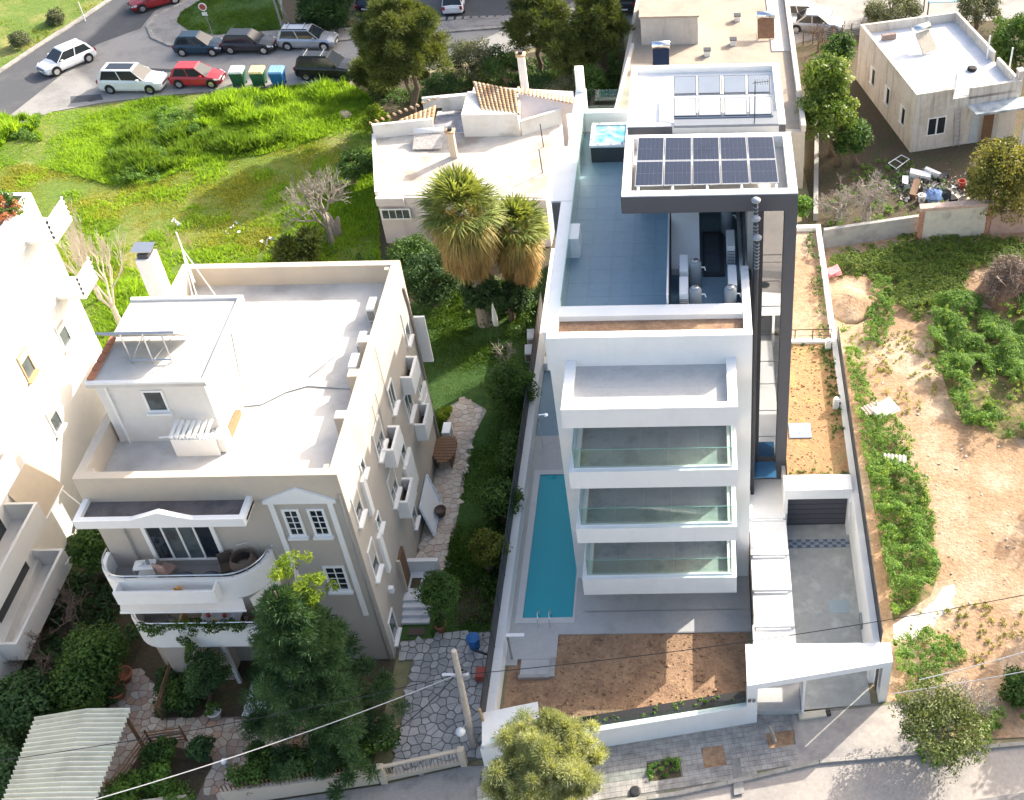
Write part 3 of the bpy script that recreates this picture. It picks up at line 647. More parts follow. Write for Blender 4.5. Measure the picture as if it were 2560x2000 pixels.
MB().tube([(0, 0, 0), (0, 0, 2.1), (.0, .05, 2.2), (.35, .08, 2.2)], .03, 6).obj('post', STEEL, sh); MB().lathe([(.02, 2.18), (.12, 2.17), (.12, 2.15), (0, 2.15)], (.35, .08, 0), 12).obj('shower_head', STEEL, sh)
l1 = thing('patio_lamp', 'grey post with flat white arm standing by the pool steps', 'lamp', D(1092, 1405))
MB().tube([(0, 0, 0), (.0, 0, 1.6)], .05, 6).obj('post', PLG, l1); box('arm', PLW, l1, -.05, .7, -.08, .08, 1.6, 1.66)
box('front_garden_soil', SOILR, None, -8.5, 1.55, -8.35, -3.05, -.12, -.05)['kind'] = 'structure'
lp = thing('stone_landing', 'low pale stone landing with raised rim at the corner of the front soil', 'landing', (0, 0, 0))
box('slab', TILEL, lp, -7.95, -6.7, -5.15, -4.35, -.1, .05); MB().box(-6.7, -6.5, -5.25, -4.3, -.1, .12).box(-8.0, -6.7, -5.3, -5.15, -.1, .12).obj('rim', CONC, lp)
# boundary walls
LW = thing('boundary_wall', 'long white boundary wall with black screen panels left of the pool', 'wall', (0, 0, 0))
box('wall_body', WHITE, LW, -8.92, -8.62, -8.3, 24, -.2, 1.0)
for k in range(14): box('screen_panel', BLACK, LW, -8.98, -8.94, -8.2+k*1.9, -6.34+k*1.9, .55, 2.1)
b = MB()
for k in range(15): b.box(-8.94, -8.925, -8.24+k*1.9, -8.2+k*1.9, .6, 2.12)
b.obj('screen_post', DARK, LW)
for k in range(12): box('coping_slab', PLW, LW, -8.95, -8.60, -8.2+k*1.6, -6.61+k*1.6, 1.002, 1.03)
RW = thing('boundary_wall', 'long white boundary wall with black screen beside the driveway and soil beds', 'wall', (0, 0, 0))
box('wall_body', WHITE, RW, 6.48, 6.76, -5.7, 23.6, -.2, 2.62)
box('rear_wall', WHITE, RW, 4.9, 6.48, 23.3, 23.6, -.2, 2.6)
for k in range(10): box('screen_panel', BLACK, RW, 6.78, 6.82, -5.6+k*1.9, -3.74+k*1.9, 2.0, 3.35)
DRV = struct('driveway', [(3.6, -7.0), (6.48, -6.75), (6.48, 3.2), (3.6, 3.2)], .02, CONCD)
box('drain_grate', mat('blue_grey_grate', (.10, .13, .17), .5, .3, 10), None, 3.65, 6.46, 1.55, 2.05, .022, .035)['kind'] = 'structure'
g_ = bpy.data.objects['drain_grate']
b = MB()
for i in range(14):
    for j in range(3):
        if (i+j) % 2: b.box(3.66+i*.2, 3.86+i*.2, 1.56+j*.16, 1.72+j*.16, .036, .045)
b.obj('grate_cell', mat('grate_light', (.25, .30, .36), .5), g_)
box('garage_door', DARKR, AB, 3.62, 6.44, 2.95, 3.0, -.02, 2.18)
b = MB()
for k in range(6): b.box(3.62, 6.4, 2.93, 2.949, .33*k+.1, .33*k+.12)
b.obj('door_groove', DARK, bpy.data.objects['garage_door'])
MB().box(3.45, 6.48, 2.56, 3.5, 2.19, 2.79).box(3.45, 3.62, 2.56, 4.7, -.1, 2.19).box(6.36, 6.478, 2.3, 3.5, -.1, 2.19).obj('garage_lintel', WHITE, AB)
box('garage_bed_soil', SOILO, None, 3.66, 6.48, 3.5, 13.0, 2.2, 2.55)['kind'] = 'structure'
struct('bed_soil_sheet', [(4.6, 13.0), (4.6, 23.3), (6.48, 23.3), (6.48, 13.0)], 2.35, SOILT)  # thin sheet of the same tan soil over the rear bed
box('rear_bed_soil', SOILT, None, 3.66, 6.48, 13.25, 23.3, 1.9, 2.34)['kind'] = 'structure'
bf = thing('bed_fence', 'low black rail on a white kerb dividing the two soil beds', 'fence', (0, 0, 0))
box('kerb', WHITE, bf, 3.66, 6.48, 13.0, 13.22, 2.3, 2.7)
b = MB(); b.bar((3.7, 13.1, 3.4), (6.45, 13.1, 3.4), .04); b.bar((3.7, 13.1, 3.0), (6.45, 13.1, 3.0), .02)
for x in (3.7, 4.6, 5.5, 6.43): b.bar((x, 13.1, 2.7), (x, 13.1, 3.4), .04)
b.obj('rail', BLACK, bf)
box('bed_slab', mat('blue_slab', (.22, .27, .34), .6, .05), None, 3.9, 4.95, 6.1, 7.1, 2.551, 2.60)
tag(bpy.data.objects['bed_slab'], 'square grey-blue slab lying on the orange soil bed', 'slab')
for k, (sx_, sy_) in enumerate(((1765, 742), (1782, 868))):
    q = D(sx_, sy_, 2.6); w = thing('garden_lantern', ['white lantern beside the bed wall, the farther of two', 'white lantern beside the bed wall, the nearer of two'][k], 'lantern', (6.25, q[1], 2.55), group='white lanterns along the soil bed wall')
    MB().box(-.14, .14, -.14, .14, 0, .5).obj('body', PLW, w, bevel=.02); MB().lathe([(.1, .5), (.16, .53), (.12, .62), (.03, .68)], n=10).obj('cap', LBLUE if 0 else PLW, w, smooth=True)
# manhole + vent box on drive
box('manhole_cover', mat('manhole', (.30, .37, .40), .4, .05), DRV, 5.2, 6.1, -2.15, -1.45, .022, .03)
box('wall_vent', PLG, RW, 6.38, 6.475, -3.3, -2.7, .35, .75)
# stepped entrance path
SP = thing('entrance_path', 'white stepped slab path running from the glass stair down to the gate', 'steps', (0, 0, 0))
edges = [4.7, 2.27, .25, -1.61, -3.43, -5.7]; zs = [1.30, 1.15, 1.0, .85, .70]
for i in range(5):
    box('slab', WHITE, SP, 1.86, 3.52+.02*i, edges[i+1], edges[i]-.003, zs[i]-.12, zs[i])
    box('riser', WHITE, SP, 1.95, 3.4, edges[i+1]-.10, edges[i+1]-.003, -.1, zs[i]-.06)
MB().box(1.86, 3.6, -5.7, 4.7, -.2, .56).obj('path_base', WHITE, SP)
b = MB(); b.box(1.79, 1.84, -3.6, .9, 0, 1.9)
b.obj('black_screen', BLACK, SP)
box('side_screen', WHITE, SP, 1.79, 1.85, -5.7, -3.6, 0, 1.2)
# entrance canopy
EC = thing('entrance_portal', 'wedge shaped white entrance portal numbered 22 over the gate and driveway', 'gateway', (0, 0, 0))
def yl(x): return -7.66+(x-1.42)*(1.02/5.69)
cz = 2.75
MB().prism([(1.4, -5.71), (7.15, -5.74), (7.13, -6.64), (1.40, -7.66)], cz-.32, cz).obj('canopy', WHITE, EC)
MB().prism([(1.40, -7.62), (1.82, -7.545), (1.82, -6.9), (1.40, -6.9)], 0, cz-.322).obj('pillar', WHITE, EC)
MB().prism([(6.78, -6.69), (7.12, -6.63), (7.14, -5.75), (6.78, -5.75)], 0, cz-.322).obj('pillar', WHITE, EC)
MB().prism([(3.62, -7.23), (3.72, -7.21), (3.75, -6.1), (3.62, -6.1)], 0, cz-.322).obj('pillar', WHITE, EC)
box('gate_panel', DARK, EC, 1.86, 3.58, -6.2, -6.15, .9, cz-.33)
box('gate_floor', TILEL, EC, 1.83, 3.6, -7.2, -5.7, .05, .56-.2)
box('gate_light', DARK, EC, 6.62, 6.67, -6.5, -6.2, .6, 2.2)
def digit2(x0, z0, s, y):
    b = MB(); t = s*.18
    for (a, c, w, h) in ((0, s-t, s*.6, t), (s*.6-t, s*.5, t, s*.5), (0, s*.5-t/2, s*.6, t), (0, 0, t, s*.5), (0, 0, s*.6, t)):
        b.box(x0+a, x0+a+w, y-.012, y, z0+c, z0+c+h)
    return b.obj('digit', BLACK, EC)
dg = [digit2(1.45, 1.62, .19, -7.64), digit2(1.62, 1.62, .19, -7.64)]
for d_ in dg: d_['label'] = 'dark numeral 2'
# street wall with glass
SW = thing('street_wall', 'white street wall topped by a glass rail in front of the bare soil', 'wall', (0, 0, 0))
MB().prism([(-8.9, -9.35), (1.40, -7.62), (1.40, -7.40), (-8.9, -9.12)], -.1, 1.25).obj('wall_body', WHITE, SW)
MB().prism([(-8.5, -9.19), (1.38, -7.52), (1.38, -7.50), (-8.5, -9.17)], 1.25, 1.75).obj('glass_rail', GSKY, SW)
MB().prism([(-8.5, -9.08), (1.38, -7.38), (1.38, -6.8), (-8.5, -8.5)], -.05, 1.18).obj('black_block', BLACK, SW)  # plain black block along the back of the wall
kz = thing('utility_kiosk', 'white flat-topped utility kiosk at the corner of the street wall', 'kiosk', (0, 0, 0))
MB().prism([D(1030, 1525, 1.5)[:2], D(1145, 1500, 1.5)[:2], D(1150, 1560, 1.5)[:2], D(1030, 1590, 1.5)[:2]], -.05, 1.45).obj('body', WHITE2, kz)
MB().prism([D(1028, 1522, 1.5)[:2], D(1147, 1498, 1.5)[:2], D(1153, 1562, 1.5)[:2], D(1028, 1592, 1.5)[:2]], 1.45, 1.55).obj('lid', WHITE, kz)
# ================================================================ BEIGE HOUSE
BH = thing('beige_house', 'beige two-storey villa with white rounded balconies and a flat white roof', 'house', (0, 0, 0))
hx0, hx1, hy0, hy1, HT_, HF = -23.0, -13.37, -4.15, 8.95, 11.17, 10.2
b = MB().box(hx0, hx1, hy0, hy0+.3, -.1, HF-.3).box(hx0, hx0+.3, hy0+.3, hy1-.3, -.1, HF-.3).box(hx1-.3, hx1, hy0+.3, hy1-.3, -.1, HF-.3).box(hx0, hx1, hy1-.3, hy1, -.1, HF-.3)
b.obj('wall', BEIGE, BH)
MB().box(hx0-.0, hx1, hy0, hy0+.34, HF-.3, HT_).box(hx0, hx0+.34, hy0+.34, hy1-.34, HF-.3, HT_).box(hx1-.34, hx1, hy0+.34, hy1-.34, HF-.3, HT_).box(hx0, hx1, hy1-.34, hy1, HF-.3, HT_).obj('parapet', BEIGET, BH)
box('roof', ROOFW, BH, hx0+.34, hx1-.34, hy0+.34, hy1-.34, HF-.3, HF)
for (x, y) in ((hx1-.36, hy0+.36), (hx0+.36, hy0+.36), (hx1-.36, hy1-.36)): box('corner_post', BEIGET, BH, x-.25, x+.25, y-.25, y+.25, HF, HT_-.06)
for y in (3.3, 1.2, -1.2): box('parapet_pier', BEIGET, BH, hx1-.75, hx1-.342, y, y+.45, HF, HT_+.02)
# rear right wing behind the parapet
box('corner_fin', TRIM, BH, hx1, hx1+.5, 9.0, 9.12, 5.2, 7.9)
# roof room
RZ = 13.3
box('roof_room', mat('room_render', (.68, .66, .62), .85, .04), BH, -22.55, -18.5, -1.25, 3.6, HF, RZ-.15)
box('roof_room_slab', ROOFW, BH, -22.75, -18.3, -1.45, 3.7, RZ-.15, RZ)
MB().box(-22.75, -18.3, -1.45, -1.3, RZ, RZ+.1).box(-18.45, -18.3, -1.3, 3.55, RZ, RZ+.1).box(-22.75, -18.3, 3.55, 3.7, RZ, RZ+.1).obj('slab_edge', TRIM, BH)
def window(par, face, u0, u1, z0, z1, off, frame=TRIM, glass=GDARK, cols=2, rows=3, sill=True, proud=.05, shade=None, fr=.08):
    """window in plane: face 'y-' (front, at y=off) or 'x+' (right side, at x=off)"""
    def bb(a0, a1, d0, d1, c0, c1):
        return (a0, a1, off-d1, off-d0, c0, c1) if face == 'y-' else (off+d0, off+d1, a0, a1, c0, c1)
    f = MB()
    f.box(*bb(u0-fr, u0, 0, proud, z0-fr, z1+fr)).box(*bb(u1, u1+fr, 0, proud, z0-fr, z1+fr)).box(*bb(u0, u1, 0, proud, z1, z1+fr)).box(*bb(u0, u1, 0, proud, z0-fr, z0))
    w = f.obj('window', frame, par)
    MB().box(*bb(u0, u1, .004, .012, z0, z1)).obj('pane', glass, w)
    m_ = MB()
    for i in range(1, cols): u = u0+(u1-u0)*i/cols; m_.box(*bb(u-.018, u+.018, .013, .04, z0, z1))
    for i in range(1, rows): z = z0+(z1-z0)*i/rows; m_.box(*bb(u0, u1, .013, .036, z-.015, z+.015))
    if cols > 1 or rows > 1: m_.obj('glazing_bar', frame, w)
    if sill: MB().box(*bb(u0-fr-.06, u1+fr+.06, 0, .18, z0-fr-.09, z0-fr)).obj('sill', frame, w)
    if shade: MB().box(*bb(u0, u1, .042, .06, z0+(z1-z0)*(1-shade), z1)).obj('shutter', mat('shutter_slats', (.42, .40, .36), .6, .06), w)
    return w
window(BH, 'y-', -20.85, -20.2, 11.85, 12.75, -1.25, glass=GCURT, cols=1, rows=1)
box('drain_pipe', TRIM, BH, -22.2, -22.12, -1.33, -1.26, HF, RZ-.15)
MB().tube([(-18.4, 1.1, HF+.1), (-18.4, 1.9, 12.9)], .035, 6).obj('service_pipe', METAL, BH)
# roof stair with slatted rail
st = MB()
for k in range(9): st.box(-20.0+k*.2, -19.8+k*.2, -1.95, -1.30, 10.25, 10.35+.0+.08*k)
st.obj('roof_stair', WHITE2, BH); MB().box(-20.1, -18.45, -2.1, -1.98, HF, 11.05).obj('stair_wall', TRIM, BH)
b = MB(); b.bar((-20.5, -2.05, 11.15), (-18.6, -2.05, 11.35), .05)
for k in range(12): b.box(-20.05+k*.14, -19.97+k*.14, -2.06, -2.02, 11.0, 11.3)
b.obj('stair_rail', PLW, BH)
pr_ = MB()
for k in range(7): pr_.hull([(-20.0+k*.22, -2.3, 11.35), (-19.9+k*.22, -2.3, 11.35), (-19.9+k*.22, -1.4, 11.4), (-20.0+k*.22, -1.4, 11.4)], [(-20.0+k*.22, -2.3, 11.4), (-19.9+k*.22, -2.3, 11.4), (-19.9+k*.22, -1.4, 11.45), (-20.0+k*.22, -1.4, 11.45)])
pr_.obj('slat_cover', PLW, BH)
box('brick_curb', TERRA, BH, -18.45, -18.25, -1.2, .2, HF, HF+.25)
# collector rack on the roof room
rk = thing('solar_rack', 'white slanted water heater rack standing on the roof room', 'solar heater', (0, 0, RZ))
MB().hull([(-22.5, 1.2, .1), (-19.6, 1.2, .1), (-19.4, -.3, 1.45), (-22.3, -.3, 1.45)], [(-22.5, 1.25, .16), (-19.6, 1.25, .16), (-19.4, -.25, 1.51), (-22.3, -.25, 1.51)]).obj('panel', ROOFW, rk)
b = MB()
for x in (-21.4, -20.6, -19.9): b.bar((x, -.25, 0), (x, -.25, 1.4), .05); b.bar((x, -.25, .1), (x+.3, 1.0, .15), .03)
b.bar((-21.4, -.25, .15), (-19.9, -.25, .15), .05); b.bar((-21.4, -.25, .1), (-20.6, -.25, 1.3), .03); b.bar((-22.3, -.27, 1.45), (-19.4, -.27, 1.45), .06)
b.obj('frame', METAL, rk)
b = MB(); 
for k in range(5): b.hull([(-22.68, -1.3+k*.5, .1), (-22.45, -1.3+k*.5, .1), (-22.45, -.86+k*.5, .1), (-22.68, -.86+k*.5, .1)], [(-22.68, -1.3+k*.5, .18), (-22.5, -1.3+k*.5, .16), (-22.5, -.86+k*.5, .16), (-22.68, -.86+k*.5, .18)])
b.obj('ridge_tile', TERRA, BH).location = (0, 0, RZ)
ch = thing('roof_chimney', 'tall square white chimney with dark cap at the back corner of the beige roof', 'chimney', (-23.2, 6.7, 0))
box('shaft', WHITE2, ch, -.32, .32, -.4, .4, 0, 13.3); box('flue', DARK, ch, -.22, .22, -.3, .3, 13.3, 13.5)
MB().hull([(-.42, -.3, 13.62), (.42, -.3, 13.62), (.42, .3, 13.7), (-.42, .3, 13.7)], [(-.42, -.3, 13.66), (.42, -.3, 13.66), (.42, .3, 13.74), (-.42, .3, 13.74)]).obj('cap', METAL, ch)
at_ = thing('roof_antenna', 'white lattice tripod antenna mast at the rear of the beige roof', 'antenna', (-21.9, 7.3, HF))
b = MB()
for dx, dy in ((-.45, .2), (.75, .1), (.1, -.5)): b.bar((dx, dy, 0), (0, 0, 3.0), .045)
b.tube([(0, 0, 1.2), (0, 0, 3.8)], .03, 6); b.obj('mast', PLW, at_)
b = MB(); b.bar((-.5, 0, 3.7), (.5, 0, 3.3), .03); b.bar((-.3, 0, 3.9), (-.5, 0, 3.3), .03); b.bar((.35, 0, 3.7), (.45, 0, 2.9), .03); b.bar((.1, 0, 3.9), (.25, 0, 3.3), .025); b.obj('antenna_arm', WOODL, at_)
for (x, y, lab) in ((-14.15, 6.2, 'white condenser leaning at the rear end of the beige roof parapet'), (-14.1, 3.9, 'middle white condenser along the beige roof parapet'), (-14.15, 2.5, 'front white condenser along the beige roof parapet')):
    condenser('air_conditioner', lab, (x, y, HF), 0, .34, .85, .75, 'condensers on the beige roof')
cb_ = thing('roof_cable', 'thin dark cable snaking across the white roof', 'cable', (0, 0, HF))
MB().tube([(-18.3, .6, .03), (-17.6, .7, .03), (-16.8, 1.4, .03), (-16.0, 1.75, .03), (-14.0, 1.5, .03)], .025, 5).obj('cord', PLG, cb_)
MB().tube([(-16.1, 2.3, .04), (-15.2, 3.4, .2)], .025, 5).obj('loose_rod', METAL, cb_)
# front canopy over the upper balcony
cy = -5.28; CZ = 10.02
MB().box(-22.95, -16.75, cy+.22, hy0-.002, CZ-.25, CZ-.12).obj('canopy_slab', BEIGE, BH)
cf = MB().box(-22.95, -16.75, cy, cy+.22, CZ-.3, CZ+.1).box(-22.95, -22.75, cy+.22, hy0-.002, CZ-.3, CZ+.1).box(-16.95, -16.75, cy+.22, hy0-.002, CZ-.3, CZ+.1)
cf.add([(-20.9, cy-.01, CZ+.1), (-18.6, cy-.01, CZ+.1), (-19.75, cy-.01, CZ+.5), (-20.9, cy+.2, CZ+.1), (-18.6, cy+.2, CZ+.1), (-19.75, cy+.2, CZ+.5)], [(0, 1, 2), (5, 4, 3), (0, 2, 5, 3), (1, 4, 5, 2)])
cf.obj('canopy_edge', TRIM, BH)
box('canopy_felt', mat('dark_roof_felt', (.16, .14, .135), .95, .2, 12, (.11, .10, .10), .5, 1.5), BH, -22.75, -16.95, cy+.22, hy0-.004, CZ-.118, CZ-.09)
# front windows, pediment
sd_ = MB().box(-21.35, -21.2, hy0-.1, hy0, 6.75, 9.25).box(-18.75, -18.6, hy0-.1, hy0, 6.75, 9.25).box(-21.2, -18.75, hy0-.1, hy0, 9.1, 9.25).box(-21.2, -18.75, hy0-.1, hy0, 6.68, 6.75)
for k in (1, 2, 3): sd_.box(-21.2+k*.61-.03, -21.2+k*.61+.03, hy0-.09, hy0, 6.75, 9.1)
sdo = sd_.obj('balcony_door', TRIM, BH)
for k in range(4): box('pane', GDARK if k in (0, 3) else GCURT, sdo, -21.2+k*.61+.03, -21.2+(k+1)*.61-.03, hy0-.04, hy0-.01, 6.75, 9.1)
window(BH, 'y-', -15.75, -15.3, 8.0, 9.3, hy0, cols=2, rows=4, fr=.1); window(BH, 'y-', -14.8, -14.35, 8.0, 9.3, hy0, cols=2, rows=4, fr=.1)
window(BH, 'y-', -14.95, -14.3, 4.7, 6.0, hy0, cols=2, rows=4, fr=.1)
pd = MB().box(-16.25, -16.05, hy0-.06, hy0, 3.0, 9.75).box(-14.05, -13.85, hy0-.06, hy0, 3.0, 9.75).box(-16.4, -13.7, hy0-.1, hy0, 9.75, 9.9)
pd.add([(-16.4, hy0-.1, 9.9), (-13.7, hy0-.1, 9.9), (-15.05, hy0-.1, 10.55), (-16.4, hy0, 9.9), (-13.7, hy0, 9.9), (-15.05, hy0, 10.55)], [(0, 1, 2), (5, 4, 3), (0, 2, 5, 3), (1, 4, 5, 2)])
pd.obj('window_surround', TRIM, BH)
MB().tube([(-13.5, hy0-.08, 0), (-13.5, hy0-.08, 10.2)], .05, 6).obj('corner_drain_pipe', METAL, BH)
MB().tube([(-22.0, hy0-.06, 3), (-22.0, hy0-.06, 9.2)], .04, 6).obj('drain_pipe', METAL, BH)
MB().tube([(hx1+.06, 8.35, 10.1), (hx1+.06, 8.55, 9.0), (hx1+.06, 8.6, 0)], .06, 6).obj('drain_pipe', mat('brown_pipe', (.32, .28, .25), .6), BH)
for y, z in ((2.9, 11.3), (1.6, 9.9), (.9, 9.9)): MB().tube([(hx1+.05, y, z), (hx1+.05, y-.0, z-3.4)], .018, 5).obj('thin_pipe', METAL, BH)
# side (right) wall: bays with white box balconies and tall trims
def sidebal(y0, y1, zt, zb, d=.5):
    o = MB().box(hx1, hx1+d, y0, y1, zb, zb+.12).box(hx1+d-.12, hx1+d, y0, y1, zb+.12, zt).box(hx1, hx1+d-.12, y0, y0+.12, zb+.12, zt).box(hx1, hx1+d-.12, y1-.12, y1, zb+.12, zt).obj('side_balcony', TRIM, BH)
    box('planter_bottom', SOILD, o, hx1+.01, hx1+d-.13, y0+.13, y1-.13, zb+.13, zb+.3)
for (y0, zt) in ((5.2, 7.75), (.7, 7.75), (5.5, 4.6), (.75, 4.55)): sidebal(y0, y0+1.5, zt-.2, zt-1.2)
for (a, c, z0, z1, cl_) in ((3.2, 3.9, 7.4, 8.6, 2), (5.0, 6.0, 5.2, 6.5, 2), (7.3, 7.9, 7.8, 9.4, 1), (.2, 1.3, 7.6, 8.9, 2), (.4, 1.4, 4.6, 6.0, 2), (2.9, 3.5, 4.6, 5.6, 1), (7.3, 7.9, 4.2, 5.6, 1), (-3.6, -2.9, 7.9, 9.3, 1), (-3.6, -2.9, 4.6, 6.2, 1), (-3.7, -3.0, .5, 1.8, 1), (2.2, 2.8, 1.2, 2.2, 1), (-1.9, -1.5, 8.8, 9.4, 1), (-1.9, -1.5, 5.6, 6.2, 1)):
    window(BH, 'x+', a, c, z0, z1, hx1, glass=GCURT, cols=cl_, rows=1, shade=.5 if z1-z0 > 1.3 else None)
for (a, z0, z1) in ((-2.35, 6.9, 8.9), (-2.35, 3.4, 5.6), (6.95, 2.4, 4.6), (2.6, 2.4, 4.5)): box('wall_trim', TRIM, BH, hx1, hx1+.14, a, a+1.4 if z1 < 5 else a+.35, z0, z1)
box('side_door', WOOD, BH, hx1, hx1+.12, -.95, -.1, .55, 2.5); box('door_frame', BEIGET, BH, hx1, hx1+.16, -1.05, -.96, .5, 2.6)
box('wall_lamp', PLW, BH, hx1, hx1+.2, -2.7, -2.5, 2.5, 2.8)
# side porch
spo = thing('side_porch', 'white marble side porch with steps and dark mats by the villa', 'porch', (0, 0, 0))
MB().box(-13.36, -12.2, -1.5, .1, -.05, .55).obj('landing', MARBLE, spo)
for k in range(3): box('step', MARBLE, spo, -13.36, -12.15, -1.8-.3*k, -1.51-.3*k, -.05, .42-.15*k)
box('porch_wall', WHITE2, spo, -13.36, -12.0, .12, .32, -.05, 1.2); box('door_mat', SOILD, spo, -13.15, -12.75, -.85, -.3, .555, .58); box('door_mat', WICK, spo, -13.0, -12.3, -3.0, -2.6, .02, .04)
# rounded front balconies
def roundbal(nm, ztop, zb, x0, x1, yf, rad, planter):
    par = thing if 0 else None
    pts = []
    for k in range(9): a = pi+k*pi/2/8; pts.append((x0+rad+rad*cos(a), yf+rad+rad*sin(a)))
    for k in range(13): a = 1.5*pi+k*pi/2/12; pts.append((x1-rad*1.25+rad*1.25*cos(a), yf+rad*1.25+rad*1.25*sin(a)))
    outer = [(x0, hy0-.002)]+pts+[(x1, hy0-.002)]
    bal = MB().prism(outer, zb, zb+.25).obj('balcony', TRIM, BH)
    w = MB(); th = .16
    inn = []
    cx, cyy = (x0+x1)/2, hy0
    for i, p in enumerate(outer):
        a = np.array(outer[max(i-1, 0)]); c = np.array(outer[min(i+1, len(outer)-1)]); d = c-a; d = d/np.linalg.norm(d); n = np.array((-d[1], d[0])); inn.append(tuple(np.array(p)+n*th))
    for i in range(len(outer)-1):
        o0, o1, i0, i1 = outer[i], outer[i+1], inn[i], inn[i+1]
        w.add([(*o0, zb+.25), (*o1, zb+.25), (*i1, zb+.25), (*i0, zb+.25), (*o0, ztop), (*o1, ztop), (*i1, ztop), (*i0, ztop)], [(4, 5, 6, 7), (0, 1, 5, 4), (2, 3, 7, 6)])
    w.obj('rim_wall', TRIM, bal)
    fl = MB().prism([(p[0], min(p[1], hy0-.004)) for p in inn], zb+.252, zb+.27).obj('floor', mat('balcony_floor', (.33, .31, .30), .6, .06), bal)
    b = MB(); b.tube([(p[0]*.5+q[0]*.5, p[1]*.5+q[1]*.5, ztop+.22) for p, q in zip(outer, inn)], .03, 5)
    for p, q in list(zip(outer, inn))[::3]: b.tube([((p[0]+q[0])/2, (p[1]+q[1])/2, ztop), ((p[0]+q[0])/2, (p[1]+q[1])/2, ztop+.22)], .02, 4)
    b.obj('hand_rail', METAL, bal)
    if planter:
        y = yf; a, c = x0+.9, x1-1.7
        MB().box(a, c, y-.5, y-.42, ztop-.75, ztop-.05).box(a, a+.08, y-.42, y-.003, ztop-.75, ztop-.05).box(c-.08, c, y-.42, y-.003, ztop-.75, ztop-.05).box(a+.08, c-.08, y-.42, y-.003, ztop-.75, ztop-.5).obj('planter_box', TRIM, bal)
    return bal
roundbal('upper', 7.12, 6.0, -23.15, -16.75, -5.62, 1.2, True)
roundbal('lower', 4.0, 2.75, -23.15, -16.2, -5.45, 1.2, False)
aw = MB().hull([(-22.5, -5.6, 6.0), (-17.8, -5.6, 6.0), (-17.7, -5.85, 5.6), (-22.5, -5.85, 5.6)], [(-22.5, -5.63, 6.0), (-17.8, -5.63, 6.0), (-17.7, -5.88, 5.63), (-22.5, -5.88, 5.63)]).obj('awning', FABRIC, BH)
box('awning_bar', PLW, aw, -22.52, -17.68, -5.92, -5.87, 5.56, 5.64)
MB().hull([(-17.5, -5.6, 6.0), (-16.7, -4.6, 6.0), (-16.4, -4.7, 4.1), (-17.1, -6.0, 4.1)], [(-17.52, -5.63, 6.0), (-16.72, -4.63, 6.0), (-16.42, -4.73, 4.1), (-17.12, -6.03, 4.1)]).obj('side_awning', FABRIC, BH)
MB().box(-19.7, -19.55, -5.3, -5.15, -.1, 2.74).obj('porch_column', TRIM, BH)
MB().box(-17.2, -17.05, -5.3, -5.15, -.1, 2.74).obj('porch_column', TRIM, BH)
MB().prism([(-22.9, hy0), (-22.9, -4.5), (-22.2, -5.1), (-19.9, -5.1), (-19.9, hy0)], -.1, 2.74).obj('ground_floor_bay', BEIGE, BH)
box('front_door', WOOD, BH, -18.6, -17.7, hy0-.05, hy0, .5, 2.6)
fs = thing('front_steps', 'white marble front steps with a red-brown mat under the rounded balconies', 'steps', (0, 0, 0))
MB().prism([(-18.9, -4.16), (-17.3, -4.16), (-17.1, -6.1), (-18.9, -6.1)], -.05, .5).obj('landing', MARBLE, fs)
for k in range(3): MB().prism([(-18.95-.05*k, -6.1-.28*k), (-17.05, -6.1-.28*k), (-17.03, -6.38-.28*k), (-18.98-.05*k, -6.38-.28*k)], -.05, .37-.13*k).obj('step', MARBLE, fs)
MB().prism([(-18.6, -4.4), (-17.5, -4.4), (-17.5, -5.4), (-17.9, -5.4), (-17.9, -5.9), (-18.4, -5.9), (-18.4, -5.4), (-18.6, -5.4)], .505, .53).obj('mat', mat('mat_brown', (.14, .06, .05), .9, .1), fs)
# balcony furniture
def chair(lab, loc, rz, m_=WICK, group=None):
    t = thing('chair', lab, 'chair', loc, rz, group)
    box('seat', m_, t, -.27, .27, -.27, .27, .38, .46); box('backrest', m_, t, -.27, .27, .22, .29, .46, .95)
    for x in (-.22, .22):
        for y in (-.22, .22): box('leg', PLG, t, x-.02, x+.02, y-.02, y+.02, 0, .38)
    return t
FLU = 6.275
ct = thing('serving_cart', 'white metal serving cart at the left end of the upper round balcony', 'cart', (-21.5, -4.75, FLU), .1)
for z in (.2, .75): box('shelf', PLW, ct, -.4, .4, -.25, .25, z, z+.03)
for x in (-.38, .38):
    for y in (-.22, .22): box('leg', METAL, ct, x-.015, x+.015, y-.015, y+.015, .05, .85)
MB().lathe([(.1, .78), (.13, .9), (.0, .92)], (-.15, 0, 0), 10).obj('pot', PLW, ct); box('bottle', PLG, ct, .1, .2, -.05, .05, .78, 1.0)
chair('dusty pink plastic chair beside the serving cart', (-20.8, -4.7, FLU), 2.8, PINKF)
chair('dark wicker chair by the right curve of the upper balcony', (-18.45, -4.6, FLU), .4)
hs = thing('hanging_seat', 'dark wicker egg seat with beige cushion at the right end of the upper balcony', 'swing seat', (-17.75, -4.7, FLU))
MB().lathe([(.1, .25), (.42, .45), (.5, .8), (.4, 1.1), (.36, 1.12), (.44, .8), (.36, .5), (.06, .32)], n=16).obj('basket', WICK, hs, smooth=True)
MB().lathe([(.3, .5), (.36, .62), (.1, .68)], n=12).obj('cushion', BEIGF, hs, smooth=True)
MB().tube([(.5, .3, 0), (.6, .3, 1.2), (.4, .2, 1.7), (0, 0, 1.75)], .025, 6).obj('stand', METAL, hs)
